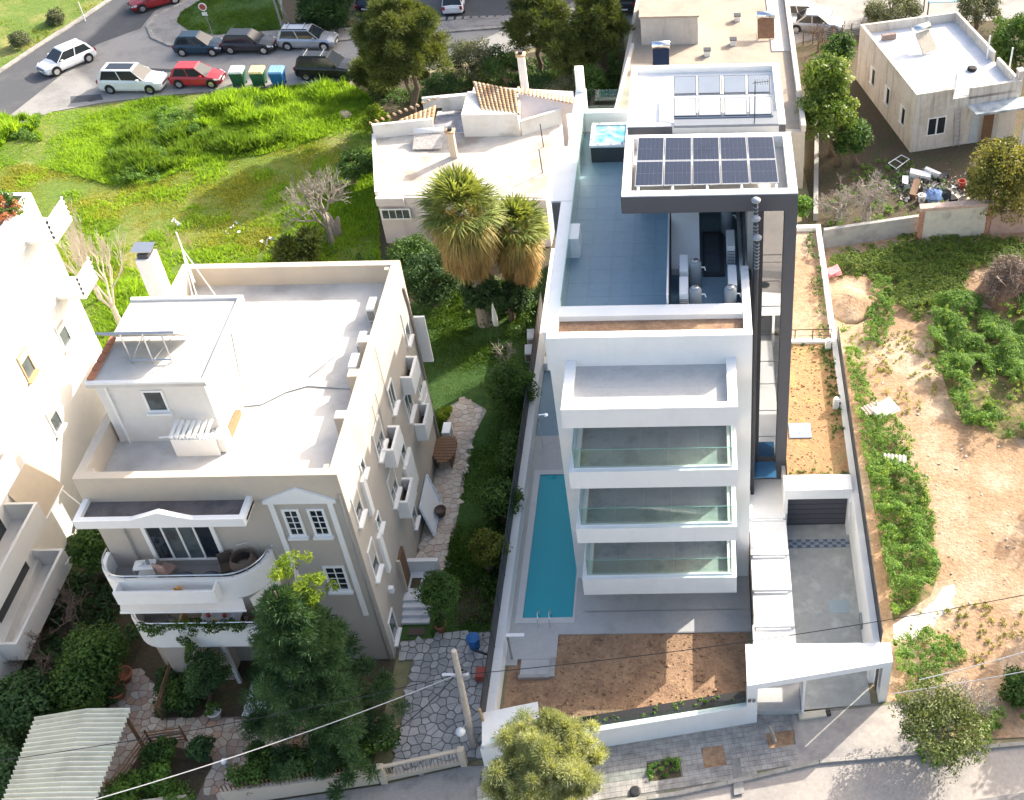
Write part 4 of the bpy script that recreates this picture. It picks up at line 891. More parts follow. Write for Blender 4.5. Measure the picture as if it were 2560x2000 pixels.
for k, x in enumerate((-20.1, -19.1)):
    t = thing('bean_bag', ['left blue-grey bean bag on the upper round balcony', 'right blue-grey bean bag on the upper round balcony'][k], 'bean bag', (x, -5.1, FLU), group='blue-grey bean bags')
    MB().lathe([(.3, 0), (.45, .1), (.46, .22), (.3, .38), (.08, .46), (.0, .46)], n=16).obj('bag', mat('bean_fabric', (.13, .15, .20), .9, .12, 6), t, smooth=True)
pf = thing('flower_pot', 'small orange-flowered pot in the upper balcony planter', 'flower pot', (-19.9, -5.88, 6.64))
MB().lathe([(.1, 0), (.13, .2), (.1, .2)], n=10).obj('pot', TERRA, pf); leafcloud('flowers', clumps((0, 0, .3), (.2, .12, .12), 5, .08), 14, .05, leafmat('orange_flowers', (.5, .2, .02), (.8, .5, .1), .2), pf)
FLL = 3.03
tb = thing('balcony_table', 'table with white cloth and red items on the lower round balcony', 'table', (-19.5, -4.85, FLL))
box('top', PLW, tb, -.8, .8, -.4, .4, .7, .74); box('cloth', mat('white_blue_cloth', (.55, .60, .70), .8, .2, 6), tb, -.78, .78, -.42, .42, .742, .75)
for x in (-.7, .7):
    for y in (-.33, .33): box('leg', WOOD, tb, x-.03, x+.03, y-.03, y+.03, 0, .7)
for k in range(4): MB().lathe([(.07, .75), (.09, .86), (.0, .86)], (-.5+k*.33, random.uniform(-.2, .2), 0), 9).obj('dish', [RED, YEL, RED, PLGR][k], tb)
chair('wooden chair at the left end of the lower balcony table', (-20.75, -4.8, FLL), 1.6, WOODL); chair('brown chair at the right end of the lower balcony table', (-18.25, -4.8, FLL), -1.6, WOOD)
vine = thing('trailing_plant', 'dark green plants trailing over the lower round balcony planter', 'plant', (-20.2, -5.4, 3.8))
cl_ = [(np.array((x, rng.uniform(-.25, .15), .2+rng.uniform(-.1, .25))), np.array((.22, .2, .2))) for x in np.linspace(-2.2, 1.8, 26)]
cl_ += [(np.array((-.5+rng.uniform(-.3, .3), -.35, -.1-k*.17)), np.array((.28-.02*k, .15, .2))) for k in range(9)]
leafcloud('leaves', cl_, 70, .06, L_BUSH, vine)

# ================================================================ LEFT WHITE APARTMENT BLOCK
LB = thing('white_apartment_block', 'white apartment block at the left edge with tan awnings over its balconies', 'building', (0, 0, 0))
LWL = mat('white_block_render', (.80, .79, .76), .85, .03, 2, (.72, .70, .66), .25, .4)
box('wall', LWL, LB, -44, -29.7, -14, 11.2, -.1, 13.1)
MB().box(-29.95, -29.7, -14, 11.2, 13.1, 13.6).box(-44, -29.95, 10.95, 11.2, 13.1, 13.6).obj('parapet', LWL, LB)
box('roof_terrace', TERRA, LB, -43.9, -29.96, -13.9, 10.9, 13.1, 13.14)
pl = thing('roof_planting', 'reddish plants in the roof planter of the left white block', 'plant', (-30.6, 10.0, 13.2))
leafcloud('leaves', clumps((0, 0, .5), (1.2, 1.0, .5), 22, .3), 60, .08, L_BUSH, pl); leafcloud('blossom', clumps((.4, -.3, .6), (.8, .9, .4), 10, .2), 30, .07, leafmat('rust_flowers', (.35, .1, .04), (.6, .25, .1), .2), pl)
def sbal(y0, y1, z0, h=1.0, d=1.35, slat=False):
    o = MB().box(-29.7, -29.7+d, y0, y1, z0-.15, z0).obj('balcony', LWL, LB)
    if slat:
        for k in range(4): MB().box(-29.7+d-.07, -29.7+d, y0, y1, z0+.1+k*.26, z0+.24+k*.26).obj('slat', PLW, o)
        for y in (y0, y1-.08): box('post', PLW, o, -29.7+d-.08, -29.7+d, y, y+.08, z0, z0+h+.1)
    else: MB().box(-29.7+d-.12, -29.7+d, y0, y1, z0, z0+h).box(-29.7, -29.7+d-.12, y0, y0+.12, z0, z0+h).box(-29.7, -29.7+d-.12, y1-.12, y1, z0, z0+h).obj('rim_wall', LWL, o)
sbal(9.3, 11.15, 12.3, slat=True); sbal(9.6, 11.15, 9.0, slat=True)
for z in (7.3, 4.3, 1.3): sbal(-4.8, .3, z, .95, 1.4)
for z in (7.3, 4.3, 1.3): box('balcony_opening', GDARK, LB, -29.72, -29.69, -3.4, -.4, z+.02, z+2.1)
def awn(y0, y1, z, l=1.7, dz=1.35):
    a = MB().hull([(-29.69, y0, z), (-29.69, y1, z), (-29.69+l, y1, z-dz), (-29.69+l, y0, z-dz)], [(-29.69, y0, z+.03), (-29.69, y1, z+.03), (-29.69+l, y1, z-dz+.03), (-29.69+l, y0, z-dz+.03)]).obj('awning', FABT, LB)
    MB().tube([(-29.69+l, y0, z-dz), (-29.69+l, y1, z-dz)], .04, 5).obj('awning_bar', PLW, a)
awn(.7, 3.1, 5.3, .7, 2.0); awn(-1.7, .7, 8.4, .7, 2.0)
MB().tube([(-29.6, 3.3, 3.4), (-27.6, 2.2, 2.2)], .03, 5).tube([(-27.6, 2.2, 2.2), (-27.9, -.6, 2.2)], .03, 5).obj('awning_arm', PLW, LB)
for (y, z) in ((5.6, 8.4), (5.6, 5.1), (8.9, 7.4), (.6, 11.3)): window(LB, 'x+', y-.35, y+.35, z-.6, z+.6, -29.7, frame=WOODL if z > 8 else TRIM, glass=GCURT, cols=1, rows=1, shade=.3)
MB().tube([(-29.6, 10.6, 8.4), (-28.9, 10.6, 8.6), (-28.5, 10.4, 9.2)], .07, 6).obj('bent_pipe', PLW, LB)
# white annex wall lower left
gw = thing('garden_wall', 'pale rendered terrace wall at the foot of the left white block', 'wall', (0, 0, 0))
MB().prism([D(0, 1185, 2.2)[:2], D(75, 1180, 2.2)[:2], D(235, 1240, 1.2)[:2], D(240, 1190, 1.2)[:2], D(90, 1120, 2.2)[:2], D(0, 1130, 2.2)[:2]][:2]+[(-29.0, -6.5), (-29.4, -9)], -.1, 1.8).obj('wall_body', LWL, gw)
# water heater between left block and beige villa
def heater(lab, loc, rz=0, s=1.0, plate=CELL):
    t = thing('water_heater', lab, 'solar water heater', loc, rz, 'rooftop solar water heaters')
    MB().tube([(-.62*s, .1*s, 1.25*s), (-.58*s, .1*s, 1.25*s), (.58*s, .1*s, 1.25*s), (.62*s, .1*s, 1.25*s)], [.12*s, .27*s, .27*s, .12*s], 16).obj('tank', STEEL, t, smooth=True)
    MB().hull([(-.55*s, -.95*s, .12*s), (.55*s, -.95*s, .12*s), (.55*s, -.05*s, 1.0*s), (-.55*s, -.05*s, 1.0*s)], [(-.55*s, -1.0*s, .18*s), (.55*s, -1.0*s, .18*s), (.55*s, -.1*s, 1.06*s), (-.55*s, -.1*s, 1.06*s)]).obj('collector', plate, t)
    b = MB()
    for x in (-.5*s, .5*s): b.bar((x, .15*s, 0), (x, .1*s, 1.0*s), .04); b.bar((x, -.9*s, 0), (x, -.9*s, .15*s), .04); b.bar((x, .15*s, .1), (x, -.9*s, .1), .03)
    b.obj('stand', METAL, t); return t
hb = thing('side_shed', 'low beige flat-roofed shed between the left block and the villa', 'shed', (0, 0, 0))
box('wall', BEIGE, hb, -27.4, -24.2, 8.6, 12.2, -.1, 6.2); box('roof_slab', ROOFD, hb, -27.5, -24.1, 8.5, 12.3, 6.2, 6.4)
heater('steel water heater on the low roof beside the left white block', (-26.4, 10.2, 6.4), 1.2)

# ================================================================ LOW FLAT-ROOFED HOUSE WITH TILED EDGES
LH = thing('flat_roof_house', 'low white flat-roofed house with clay tiled edge roofs behind the palms', 'house', (0, 0, 0))
LZ = 3.35
fp = [(-20.7, 33.2), (-19.25, 26.3), (-9.15, 25.6), (-8.9, 34.6), (-15.2, 33.6)]
lw_ = mat('lilac_white_render', (.66, .60, .60), .85, .05, 2, (.58, .53, .52), .3, .5, streak=.25)
MB().prism(fp, -.1, LZ-.05).obj('wall', lw_, LH)
MB().prism([(-20.55, 33.0), (-19.15, 26.45), (-9.3, 25.8), (-9.0, 34.4), (-15.2, 33.4)], LZ-.05, LZ).obj('roof', mat('white_roof_paint', (.56, .52, .46), .9, .1, 1.2, (.36, .30, .25), .48, .35), LH)
def wallrun(par, nm, m_, pts, z0, z1, t=.22):
    for p, q in zip(pts[:-1], pts[1:]):
        d = np.array(q)-np.array(p); d = d/np.linalg.norm(d); n = np.array((-d[1], d[0]))*t/2
        MB().prism([tuple(np.array(p)-n), tuple(np.array(q)-n), tuple(np.array(q)+n), tuple(np.array(p)+n)], z0, z1).obj(nm, m_, par)
wallrun(LH, 'parapet', WHITE2, [(-20.6, 33.0), (-16.9, 33.6)], LZ, LZ+.95); wallrun(LH, 'parapet', WHITE2, [(-20.65, 33.1), (-19.2, 26.4)], LZ, LZ+.25)
MB().box(-19.25, -17.6, 26.0, 26.35, LZ-.5, LZ+.0).obj('eave_step', lw_, LH)
wallrun(LH, 'parapet', WHITE2, [(-16.8, 36.2), (-14.9, 36.6)], LZ, LZ+1.0); wallrun(LH, 'parapet', WHITE2, [(-11.3, 33.0), (-8.9, 34.4)], LZ, LZ+1.0)
box('upper_room', WHITE2, LH, -14.9, -11.4, 32.9, 35.9, LZ, LZ+1.55)
box('rear_floor', mat('mottled_patio', (.40, .40, .42), .9, .3, 2.5, (.25, .25, .28), .5, 1.2), LH, -17.2, -14.9, 33.7, 36.6, -.1, LZ-.2)
MB().prism([(-14.9, 36.0), (-8.6, 35.0), (-8.3, 37.2), (-14.9, 38.2)], -.1, LZ+.7).obj('rear_wing', lw_, LH)
def tiled(par, A, B, C_, D__, nu, nv):
    """clay tiles on quad: A-B eave, D-C ridge"""
    A, B, C_, D__ = map(lambda p: np.array(p, float), (A, B, C_, D__)); nrm = np.cross(B-A, D__-A); nrm /= np.linalg.norm(nrm); nrm = nrm*(1 if nrm[2] > 0 else -1)
    MB().hull([A-nrm*.1, B-nrm*.1, C_-nrm*.1, D__-nrm*.1], [A-nrm*.01, B-nrm*.01, C_-nrm*.01, D__-nrm*.01]).obj('roof_deck', WOOD, par)
    for i in range(nu):
        for j in range(nv):
            u0, u1, v0, v1 = i/nu+.01, (i+1)/nu-.01, j/nv, (j+1.12)/nv
            L = lambda u, v: (1-v)*((1-u)*A+u*B)+v*((1-u)*D__+u*C_)
            vs = []
            for v, lift in ((v0, .05), (min(v1, 1.02), .0)):
                for t in (0, .5, 1): vs.append(L(u0+(u1-u0)*t, v)+nrm*(lift+.012+(.045 if t == .5 else 0)+rng.uniform(-.006, .006)))
            o = MB().add(vs, [(0, 1, 4, 3), (1, 2, 5, 4)]).obj('roof_tile', TILET, par)
tiled(LH, D(1108, 243, LZ+1.5), D(1025, 235, LZ+1.5), D(1008, 174, LZ+2.0), D(1100, 192, LZ+2.0), 10, 11)
tiled(LH, (-18.9, 33.3, LZ+.55), (-16.9, 33.7, LZ+.55), (-16.9, 35.4, LZ+.9), (-19.0, 33.6, LZ+.9), 8, 5)
for k in range(16):
    p = np.array(D(1105, 192, LZ+1.9))*(1-k/15)+np.array(D(1225, 216, LZ+1.3))*(k/15)
    MB().tube([p+(-.0, -.28, -.02), p+(0, .25, .06)], .085, 6).obj('roof_tile', TILET, LH)
for k in range(12):
    p = np.array((-20.7, 33.2, LZ+.9))*(1-k/11)+np.array((-17.1, 36.0, LZ+1.0))*(k/11)
    MB().tube([p+(-.1, .12, 0), p+(.1, -.12, .04)], .08, 6).obj('roof_tile', TILET, LH)
MB().add([D(1105, 200, LZ+1.8), D(1225, 220, LZ+1.2), D(1225, 240, LZ+.5), D(1108, 262, LZ+.4)], [(3, 2, 1, 0)]).obj('gable_face', mat('pink_white', (.70, .62, .60), .85, .05), LH)
wallrun(LH, 'parapet', WHITE2, [(-18.3, 37.5), (-15.1, 38.0), (-15.0, 36.6)], LZ-.5, LZ+.3)
w_ = window(LH, 'y-', -19.0, -17.4, 2.0, 2.6, 25.95, glass=GCURT, cols=4, rows=1, sill=False)
def chimney(lab, x, y, z0, z1, s, m_, cap=True):
    t = thing('chimney', lab, 'chimney', (x, y, 0)); box('shaft', m_, t, -s, s, -s, s, z0, z1)
    if cap: box('cap', TILET, t, -s-.08, s+.08, -s-.08, s+.08, z1, z1+.12); box('flue', DARK, t, -s*.6, s*.6, -s*.6, s*.6, z1+.12, z1+.3)
chimney('short beige chimney in the middle of the low white roof', -15.2, 30.5, LZ, 5.1, .2, BEIGET)
chimney('tall slender pale chimney rising behind the clay tiled roof', -11.4, 37.1, 0, 6.7, .22, WHITE2)
lm = thing('tank_cover', 'long white covered tank lying on the low roof by its parapet', 'tank', (-17.0, 32.6, LZ))
MB().tube([(-.9, 0, .6), (.9, .15, .6)], .2, 10).obj('cylinder', PLW, lm, smooth=True); box('stand', METAL, lm, -.8, .8, -.1, .1, 0, .4)
MB().hull([(-.9, -1.3, .1), (.9, -1.3, .1), (.9, -.2, .5), (-.9, -.2, .5)], [(-.9, -1.3, .15), (.9, -1.3, .15), (.9, -.2, .55), (-.9, -.2, .55)]).obj('collector', mat('rusty_white_sheet', (.50, .46, .42), .8, .3, 6), lm)
for x, y in ((-9.6, 28.5), (-9.8, 31.5)): t = thing('roof_pole', 'short thin dark pole on the low roof, the %s of two' % ('nearer' if y < 30 else 'farther'), 'pole', (x, y, LZ), group='thin poles on the low roof'); MB().tube([(0, 0, 0), (-.05, 0, 1.6)], .035, 5).obj('rod', DARK, t)

# ================================================================ BACK BUILDING WITH SAND ROOF
BB = thing('sand_roof_building', 'sandy flat-roofed building with plain plaster box behind the solar collectors', 'building', (0, 0, 0))
ZB = 4.0
MB().prism([(-5.6, 33.0), (6.4, 31.5), (6.5, 62), (-4.0, 62)], -.1, ZB).obj('wall', mat('sand_render', (.55, .48, .40), .9, .08), BB)
MB().prism([(-5.3, 33.3), (6.1, 31.9), (6.25, 61.7), (-3.8, 61.7)], ZB, ZB+.02).obj('roof', SAND, BB)
wallrun(BB, 'parapet', mat('sand_trim', (.66, .58, .50), .9, .08), [(6.3, 31.6), (6.4, 62)], ZB, ZB+.45, .3)
wallrun(BB, 'parapet', mat('sand_trim', (.6, .55, .48), .9, .08), [(-5.5, 33.0), (-4.6, 43.4)], ZB, ZB+.3, .2)
box('stair_box', mat('plain_plaster', (.50, .47, .43), .9, .08, 3, streak=.5), BB, -4.0, -.1, 43.6, 49.5, ZB, 6.0); box('stair_box_roof', SAND, BB, -4.1, 0, 43.5, 49.6, 6.0, 6.12)
box('low_block', mat('plain_plaster', (.5, .47, .43), .9), BB, 4.9, 6.15, 42.2, 52, ZB+.02, ZB+.08)
heater('steel water heater with rusty brown collector on the sandy roof', (4.6, 45.0, ZB), 0, 1.05, mat('rust_plate', (.28, .14, .07), .7, .3, 6))
heater('steel water heater beside the plaster box on the sandy roof', (-2.6, 41.0, ZB), 0, 1.0)
for k, (x, y) in enumerate(((2.7, 47.1), (2.3, 43.4), (.5, 41.9))):
    t = thing('roof_vent', ['small square roof vent farthest back on the sandy roof', 'small square roof vent in the middle of the sandy roof', 'small square roof vent nearest on the sandy roof'][k], 'vent', (x, y, ZB+.02), group='small vents on the sandy roof')
    box('stack', WHITE2, t, -.2, .2, -.2, .2, 0, .4); box('cap', DARK, t, -.25, .25, -.25, .25, .4, .46)

# ================================================================ RIGHT HOUSE
ax = np.array(D(1955, 202, 4.2)); bx_ = np.array(D(1835, 52, 4.2)); cx_ = np.array(D(2085, 37, 4.2)); dx_ = np.array(D(2184, 155, 4.2))
e1 = (bx_-ax)[:2]; rzh = atan2(-e1[0], e1[1]); Ld = np.linalg.norm(e1)
RH = thing('old_white_house', 'old flat-roofed white house with stained walls at the upper right', 'house', (ax[0], ax[1], 0), rzh)
OW = mat('stained_old_wall', (.60, .56, .50), .9, .08, 3, (.50, .45, .38), .4, .6, bump=.3, streak=.8)
W_, D_h, H_ = 7.3, Ld, 4.2
MB().box(0, W_, 0, D_h, -.1, 3.5).obj('wall', OW, RH)
MB().box(0, .2, 0, D_h, 3.5, H_).box(.2, W_, D_h-.2, D_h, 3.5, H_).box(.2, 2.6, 0, .2, 3.5, H_).box(W_-.2, W_, 4.0, D_h-.2, 3.5, H_).box(W_-.2, W_, .0, 3.4, 3.5, H_-.1).box(3.7, W_-.2, 0, .2, 3.3, H_-.1).obj('parapet', OW, RH)
box('roof', mat('blue_white_roof', (.62, .64, .68), .85, .06, 1.5, (.52, .55, .60), .4, .5), RH, .2, W_-.2, .2, D_h-.2, 3.5, 3.54)
for y in (1.8, 4.6, 7.4):
    w = MB().box(-.04, .0, y-.45, y-.4, 1.2, 2.4).box(-.04, 0, y+.4, y+.45, 1.2, 2.4).box(-.04, 0, y-.4, y+.4, 2.35, 2.42).box(-.1, 0, y-.45, y+.45, 1.14, 1.2).obj('window', TRIM, RH)
    box('pane', GDARK, w, -.02, -.005, y-.4, y+.05, 1.2, 2.35); box('shutter', TRIM, w, -.05, -.02, y+.05, y+.4, 1.2, 2.35)
w = MB().box(1.0, 2.3, -.06, 0, 1.05, 1.12).box(1.0, 1.07, -.06, 0, 1.12, 2.35).box(2.23, 2.3, -.06, 0, 1.12, 2.35).box(1.07, 2.23, -.06, 0, 2.3, 2.35).box(1.6, 1.7, -.06, 0, 1.12, 2.3).obj('window', TRIM, RH)
box('pane', GDARK, w, 1.07, 1.6, -.03, -.005, 1.12, 2.3); box('pane', GDARK, w, 1.7, 2.23, -.03, -.005, 1.12, 2.3)
MB().box(3.7, 7.6, -1.3, -.003, 2.75, 2.9).obj('porch_roof', mat('weathered_slab', (.50, .54, .56), .9, .25, 3, (.22, .26, .28), .5, 1.5), RH)
box('porch_post', TRIM, RH, 7.35, 7.5, -1.2, -1.05, -.1, 2.75); box('front_door', mat('grey_blue_door', (.45, .50, .52), .6), RH, 4.1, 4.7, -.05, 0, 0, 2.1); box('lattice', WOOD, RH, 4.9, 5.6, -.25, -.2, 0, 2.2)
b = MB(); b.bar((3.0, -.15, 0), (2.75, -.1, 2.9), .04); b.bar((3.4, -.15, 0), (3.15, -.1, 2.9), .04)
for k in range(8): b.bar((2.98-.03*k, -.15, .3+k*.33), (3.38-.03*k, -.15, .3+k*.33), .03)
b.obj('wall_ladder', METAL, RH)
MB().tube([(2.9, .6, 3.5), (2.9, .6, 5.0)], .09, 8).obj('white_pipe', PLW, RH)
chimneyh = MB().box(7.15, 7.5, .2, .6, 2.9, 4.6).box(7.1, 7.55, .15, .65, 4.6, 4.7).obj('chimney', OW, RH)
rot2 = lambda x, y: (ax[0]+cos(rzh)*x-sin(rzh)*y, ax[1]+sin(rzh)*x+cos(rzh)*y)
q = rot2(3.2, 7.2); hh_ = heater('white water heater frame on the old white house roof', (q[0], q[1], 3.54), rzh+.3, 1.1, mat('empty_rack_plate', (.45, .40, .33), .8, .2, 5))
q = rot2(1.6, 9.0); t = thing('roof_planter', 'small brown box against the rear parapet of the old house', 'box', (q[0], q[1], 3.54), rzh); box('box', mat('brown_box', (.25, .19, .17), .9), t, -.5, .5, -.15, .15, 0, .4)
for k, (x, y) in enumerate(((6.9, 4.4), (7.6, 2.4))): q = rot2(x, y); t = thing('white_pole', 'thin white pole beside the old house, the %s of two' % ('farther' if k == 0 else 'nearer'), 'pole', (q[0], q[1], 0), group='white poles by the old house'); MB().tube([(0, 0, 0), (0, 0, 5.2)], .06, 6).obj('shaft', PLW, t)
q = rot2(5.3, 3.2); t = thing('tyre', 'dark tyre lying on the old house roof', 'tyre', (q[0], q[1], 3.54)); MB().lathe([(.18, .02), (.3, .02), (.34, .1), (.3, .2), (.18, .2)], n=16).obj('rubber_ring', RUBBER, t, smooth=True)
# ================================================================ VEGETATION
def depth_at(y, z): return float(np.dot(np.array((0, y, z))-CAMLOC, _f))
def rm(rpx, y, z=3): return rpx*K/(FPX/depth_at(y, z))      # photo radius to metres
def tree(kind, name, label, base, cen, rx, rz=None, leaf=None, n=40, per=90, size=.10, rc=.8, group=None, trunk_m=BARK, r0=.22, low=-.6, ln=.4, cat='tree', ry=None, limbs=6, z0=0.0):
    B = np.array(D(*base)); y = B[1]; c = np.array(DY(cen[0], cen[1], y)); R = rm(rx, y, c[2]); H = rm(rz or rx, y, c[2])
    c[2] = max(c[2], H*.75+z0)
    t = thing(name, label, cat, (B[0], B[1], z0), 0, group); o = c-np.array((B[0], B[1], z0))
    cl = clumps(o, (R, ry or R, H), n, rc, low=low)
    b = MB(); trunk(b, (0, 0, -.1), o-(0, 0, H*.2), r0, r0*.45)
    for i in range(limbs):
        q = cl[i*max(1, len(cl)//max(limbs, 1)) % len(cl)][0]; s_ = o*rng.uniform(.3, .75); b.tube([s_, (s_+q)/2+(0, 0, .2), q], [r0*.4, r0*.25, r0*.1], 5, cap=False)
    b.obj('trunk', trunk_m, t)
    if kind == 'pine':
        o_ = needlecloud('crown', cl, per, ln, leaf, t)
    else: o_ = leafcloud('crown', cl, per, size, leaf, t)
    return t
PG = 'pines and trees along the upper street'
tree('pine', 'pine_tree', 'tall broad pine beside the upper street left of the low house', (886, 264), (858, 95), 92, 100, L_PINE, 230, 420, rc=.8, group=PG, ln=.27, r0=.28)
tree('pine', 'pine_tree', 'lower dark limb-heavy pine behind the tall pine beside the grass lot', (850, 200), (800, 160), 50, 45, L_PINE, 55, 330, rc=.65, group=PG, ln=.27)
tree('pine', 'pine_tree', 'dark shaded pine on the corner plot behind the silver wagon', (690, 60), (690, 25), 55, 45, L_DARK, 50, 170, rc=.8, group=PG)
tree('pine', 'pine_tree', 'left pine of the dense cluster above the hot tub', (1150, 160), (1148, 50), 66, 78, L_PINE, 105, 380, rc=.75, group=PG, ln=.27)
tree('pine', 'pine_tree', 'right pine of the dense cluster beside the sandy roofed building', (1290, 170), (1282, 62), 60, 88, L_PINE, 115, 380, rc=.75, group=PG, ln=.27)
tree('pine', 'pine_tree', 'middle low pine of the dense cluster above the hot tub', (1215, 190), (1212, 105), 56, 62, L_PINE, 75, 350, rc=.65, group=PG, ln=.27)
tree('leaf', 'olive_tree', 'grey-green olive tree between the tall pine and the thin chimney', (1010, 185), (1008, 130), 48, 45, L_OLIVE, 60, 170, .07, .6)
tree('leaf', 'olive_tree', 'pale olive bush right of the thin chimney', (1200, 225), (1195, 190), 32, 26, L_OLIVE, 30, 150, .06, .45, cat='bush')
tree('leaf', 'shrub', 'dark laurel shrub squeezed beside the sandy building wall', (1265, 225), (1262, 180), 34, 40, L_BUSH, 40, 150, .07, .5, cat='shrub')
tree('leaf', 'shrub', 'dark shrub behind the clay roof tiles and thin chimney', (1080, 195), (1075, 140), 42, 40, L_BUSH, 36, 150, .07, .5, cat='shrub')
tree('leaf', 'shrub', 'dark olive shrub between the tall pine and the olive tree', (945, 215), (945, 180), 36, 34, L_DARK, 34, 140, .07, .5, cat='shrub')
tree('leaf', 'shrub', 'dark green shrub under the dense pine cluster', (1150, 215), (1150, 185), 34, 30, L_DARK, 34, 140, .07, .5, cat='shrub')
tree('leaf', 'shrub', 'bright green shrub at the left corner of the low house', (800, 285), (795, 255), 34, 30, L_BRIGHT, 30, 160, .08, .45, cat='shrub')
tree('leaf', 'shrub', 'green shrub behind the bare tree beside the low house', (755, 395), (760, 350), 40, 32, L_BUSH, 34, 150, .08, .45, cat='shrub')
tree('pine', 'pine_sapling', 'light green young pine in front of the rear parapet of the villa', (645, 560), (640, 530), 58, 30, L_PINE, 34, 160, rc=.55, cat='pine', ln=.4)
LG = 'glossy trees in the back yard'
tree('leaf', 'leafy_tree', 'tallest glossy yellow-green tree right of the sandy building', (1775, 330), (1762, 170), 42, 55, L_LAUREL, 60, 170, .11, .6, LG)
tree('leaf', 'leafy_tree', 'low spreading glossy tree between the building and the old house', (1790, 350), (1765, 240), 62, 48, L_LAUREL, 70, 170, .11, .6, LG)
tree('leaf', 'leafy_tree', 'dark reddish-stemmed shrub tree against the old house wall', (1830, 350), (1815, 290), 38, 38, L_BUSH, 44, 150, .09, .5, LG)
tree('leaf', 'leafy_tree', 'small dark green tree behind the glossy yellow-green tree', (1800, 260), (1790, 110), 30, 36, L_BUSH, 34, 140, .09, .5, LG)
tree('leaf', 'olive_tree', 'wide grey-green bush beside the parked silver car', (1900, 45), (1900, 22), 68, 34, L_OLIVE, 60, 170, .08, .6, cat='bush')
tree('leaf', 'leafy_tree', 'grey-green tree behind the old white house', (2080, 60), (2085, 15), 50, 40, L_OLIVE, 50, 150, .08, .6)
tree('leaf', 'leafy_tree', 'dark green tree beside the rear right corner of the old house', (2170, 160), (2165, 95), 55, 62, L_BUSH, 60, 160, .1, .7)
tree('leaf', 'citrus_tree', 'big dark tree with yellow-tipped leaves in front of the old house porch', (2140, 470), (2145, 385), 75, 95, leafmat('yellow_tipped_leaves', (.03, .06, .015), (.30, .28, .07), .3), 110, 190, .09, .7)
tree('leaf', 'shrub', 'green shrub under the right end of the white roof frame', (1720, 470), (1712, 440), 24, 26, L_WEED, 22, 120, .08, .4, cat='shrub')
tree('leaf', 'round_bush', 'small round clipped bush on the grass verge, farther of two', (118, 48), (118, 38), 20, 17, L_OLIVE, 26, 110, .07, .35, 'round bushes on the verge', cat='bush', r0=.08)
tree('leaf', 'round_bush', 'small round clipped bush on the grass verge, nearer of two', (42, 98), (42, 84), 22, 18, L_OLIVE, 26, 110, .07, .35, 'round bushes on the verge', cat='bush', r0=.08)
# side garden
SG = 'shrubs along the left boundary wall'
tree('leaf', 'shrub', 'large rounded dark green shrub at the sunny end of the side lawn', (1095, 880), (1088, 825), 48, 50, L_BUSH, 70, 150, .07, .45, SG, cat='shrub')
tree('leaf', 'shrub', 'loose dark shrub beside the pool wall halfway along the lawn', (1075, 1110), (1068, 1070), 40, 42, L_BUSH, 40, 120, .08, .4, SG, cat='shrub')
tree('leaf', 'shrub', 'yellow-green leafy shrub beside the pool wall near the villa steps', (1045, 1215), (1043, 1170), 36, 44, leafmat('yellow_green_foliage', (.07, .10, .015), (.24, .26, .05), .35), 46, 120, .07, .35, SG, cat='shrub')
tree('leaf', 'topiary', 'round clipped tree beside the marble side porch', (940, 1335), (937, 1262), 42, 50, L_BUSH, 70, 150, .05, .35, cat='tree', r0=.1)
tree('leaf', 'topiary', 'tall oval clipped tree by the front steps of the villa', (445, 1500), (440, 1440), 42, 55, L_DARK, 70, 150, .05, .35, cat='tree', r0=.1)
tree('leaf', 'shrub', 'small bright shrub at the back corner of the villa', (952, 895), (950, 880), 14, 14, L_BRIGHT, 12, 80, .06, .2, cat='shrub', r0=.04)
tree('leaf', 'dark_shrub', 'wide dark shrub mass behind the villa and below the palms', (930, 650), (925, 590), 64, 52, L_DARK, 90, 140, .08, .6, cat='shrub')
tree('leaf', 'dark_shrub', 'dark ragged shrub at the foot of the low house wall', (885, 590), (885, 545), 46, 38, L_BUSH, 60, 140, .07, .5, cat='shrub')
tree('leaf', 'dark_shrub', 'dark shrub hiding the foot of the smaller palm', (1090, 680), (1090, 635), 36, 36, L_DARK, 40, 140, .08, .4, cat='shrub')
tree('leaf', 'dark_shrub', 'dark climber around the palm trunks', (1035, 690), (1028, 625), 36, 48, L_DARK, 44, 140, .08, .4, cat='shrub')
# big front conifer: layered boughs
B = np.array(D(715, 1590)); t = thing('conifer_tree', 'tall dark green conifer in front of the right side of the villa', 'tree', (B[0], B[1], 0))
top = 9.0; b = MB(); b.tube([(0, 0, -.1), (-.1, .1, 3), (-.3, .6, top)], [.24, .16, .03], 8); b.obj('trunk', BARK, t)
cl = []
for k in range(330):
    h = rng.uniform(.02, 1)**.85; z = .8+h*(top-1.2); rr = (2.8*(1-h)**.75+.25)*rng.uniform(.5, 1.08); a = rng.uniform(0, 2*pi)
    cl.append((np.array((-.3*h+rr*cos(a), .6*h+rr*sin(a), z-.15*rr)), np.array((.5, .5, .28))*rng.uniform(.8, 1.3)))
for k in range(70):
    h = rng.uniform(.05, .9); z = .8+h*(top-1.4); rr = 1.2*(1-h)**.75*rng.uniform(.2, 1); a = rng.uniform(0, 2*pi); cl.append((np.array((-.3*h+rr*cos(a), .6*h+rr*sin(a), z)), np.array((.5, .5, .4))))
needlecloud('crown', cl, 270, .19, leafmat('conifer_sprays', (.025, .065, .026), (.10, .18, .07), .3), t, .11, .15)
for k in range(46):
    pass
sp = np.array(D(650, 1330, 6.3)); t = thing('sunlit_shoot', 'bright yellow-green sunlit tree top rising out of the dark conifer', 'tree', (B[0]-.75, B[1]+1.4, 0))
tp = np.array(DY(640, 1235, B[1]+1.4)); o_ = tp-np.array((B[0]-.75, B[1]+1.4, 0))
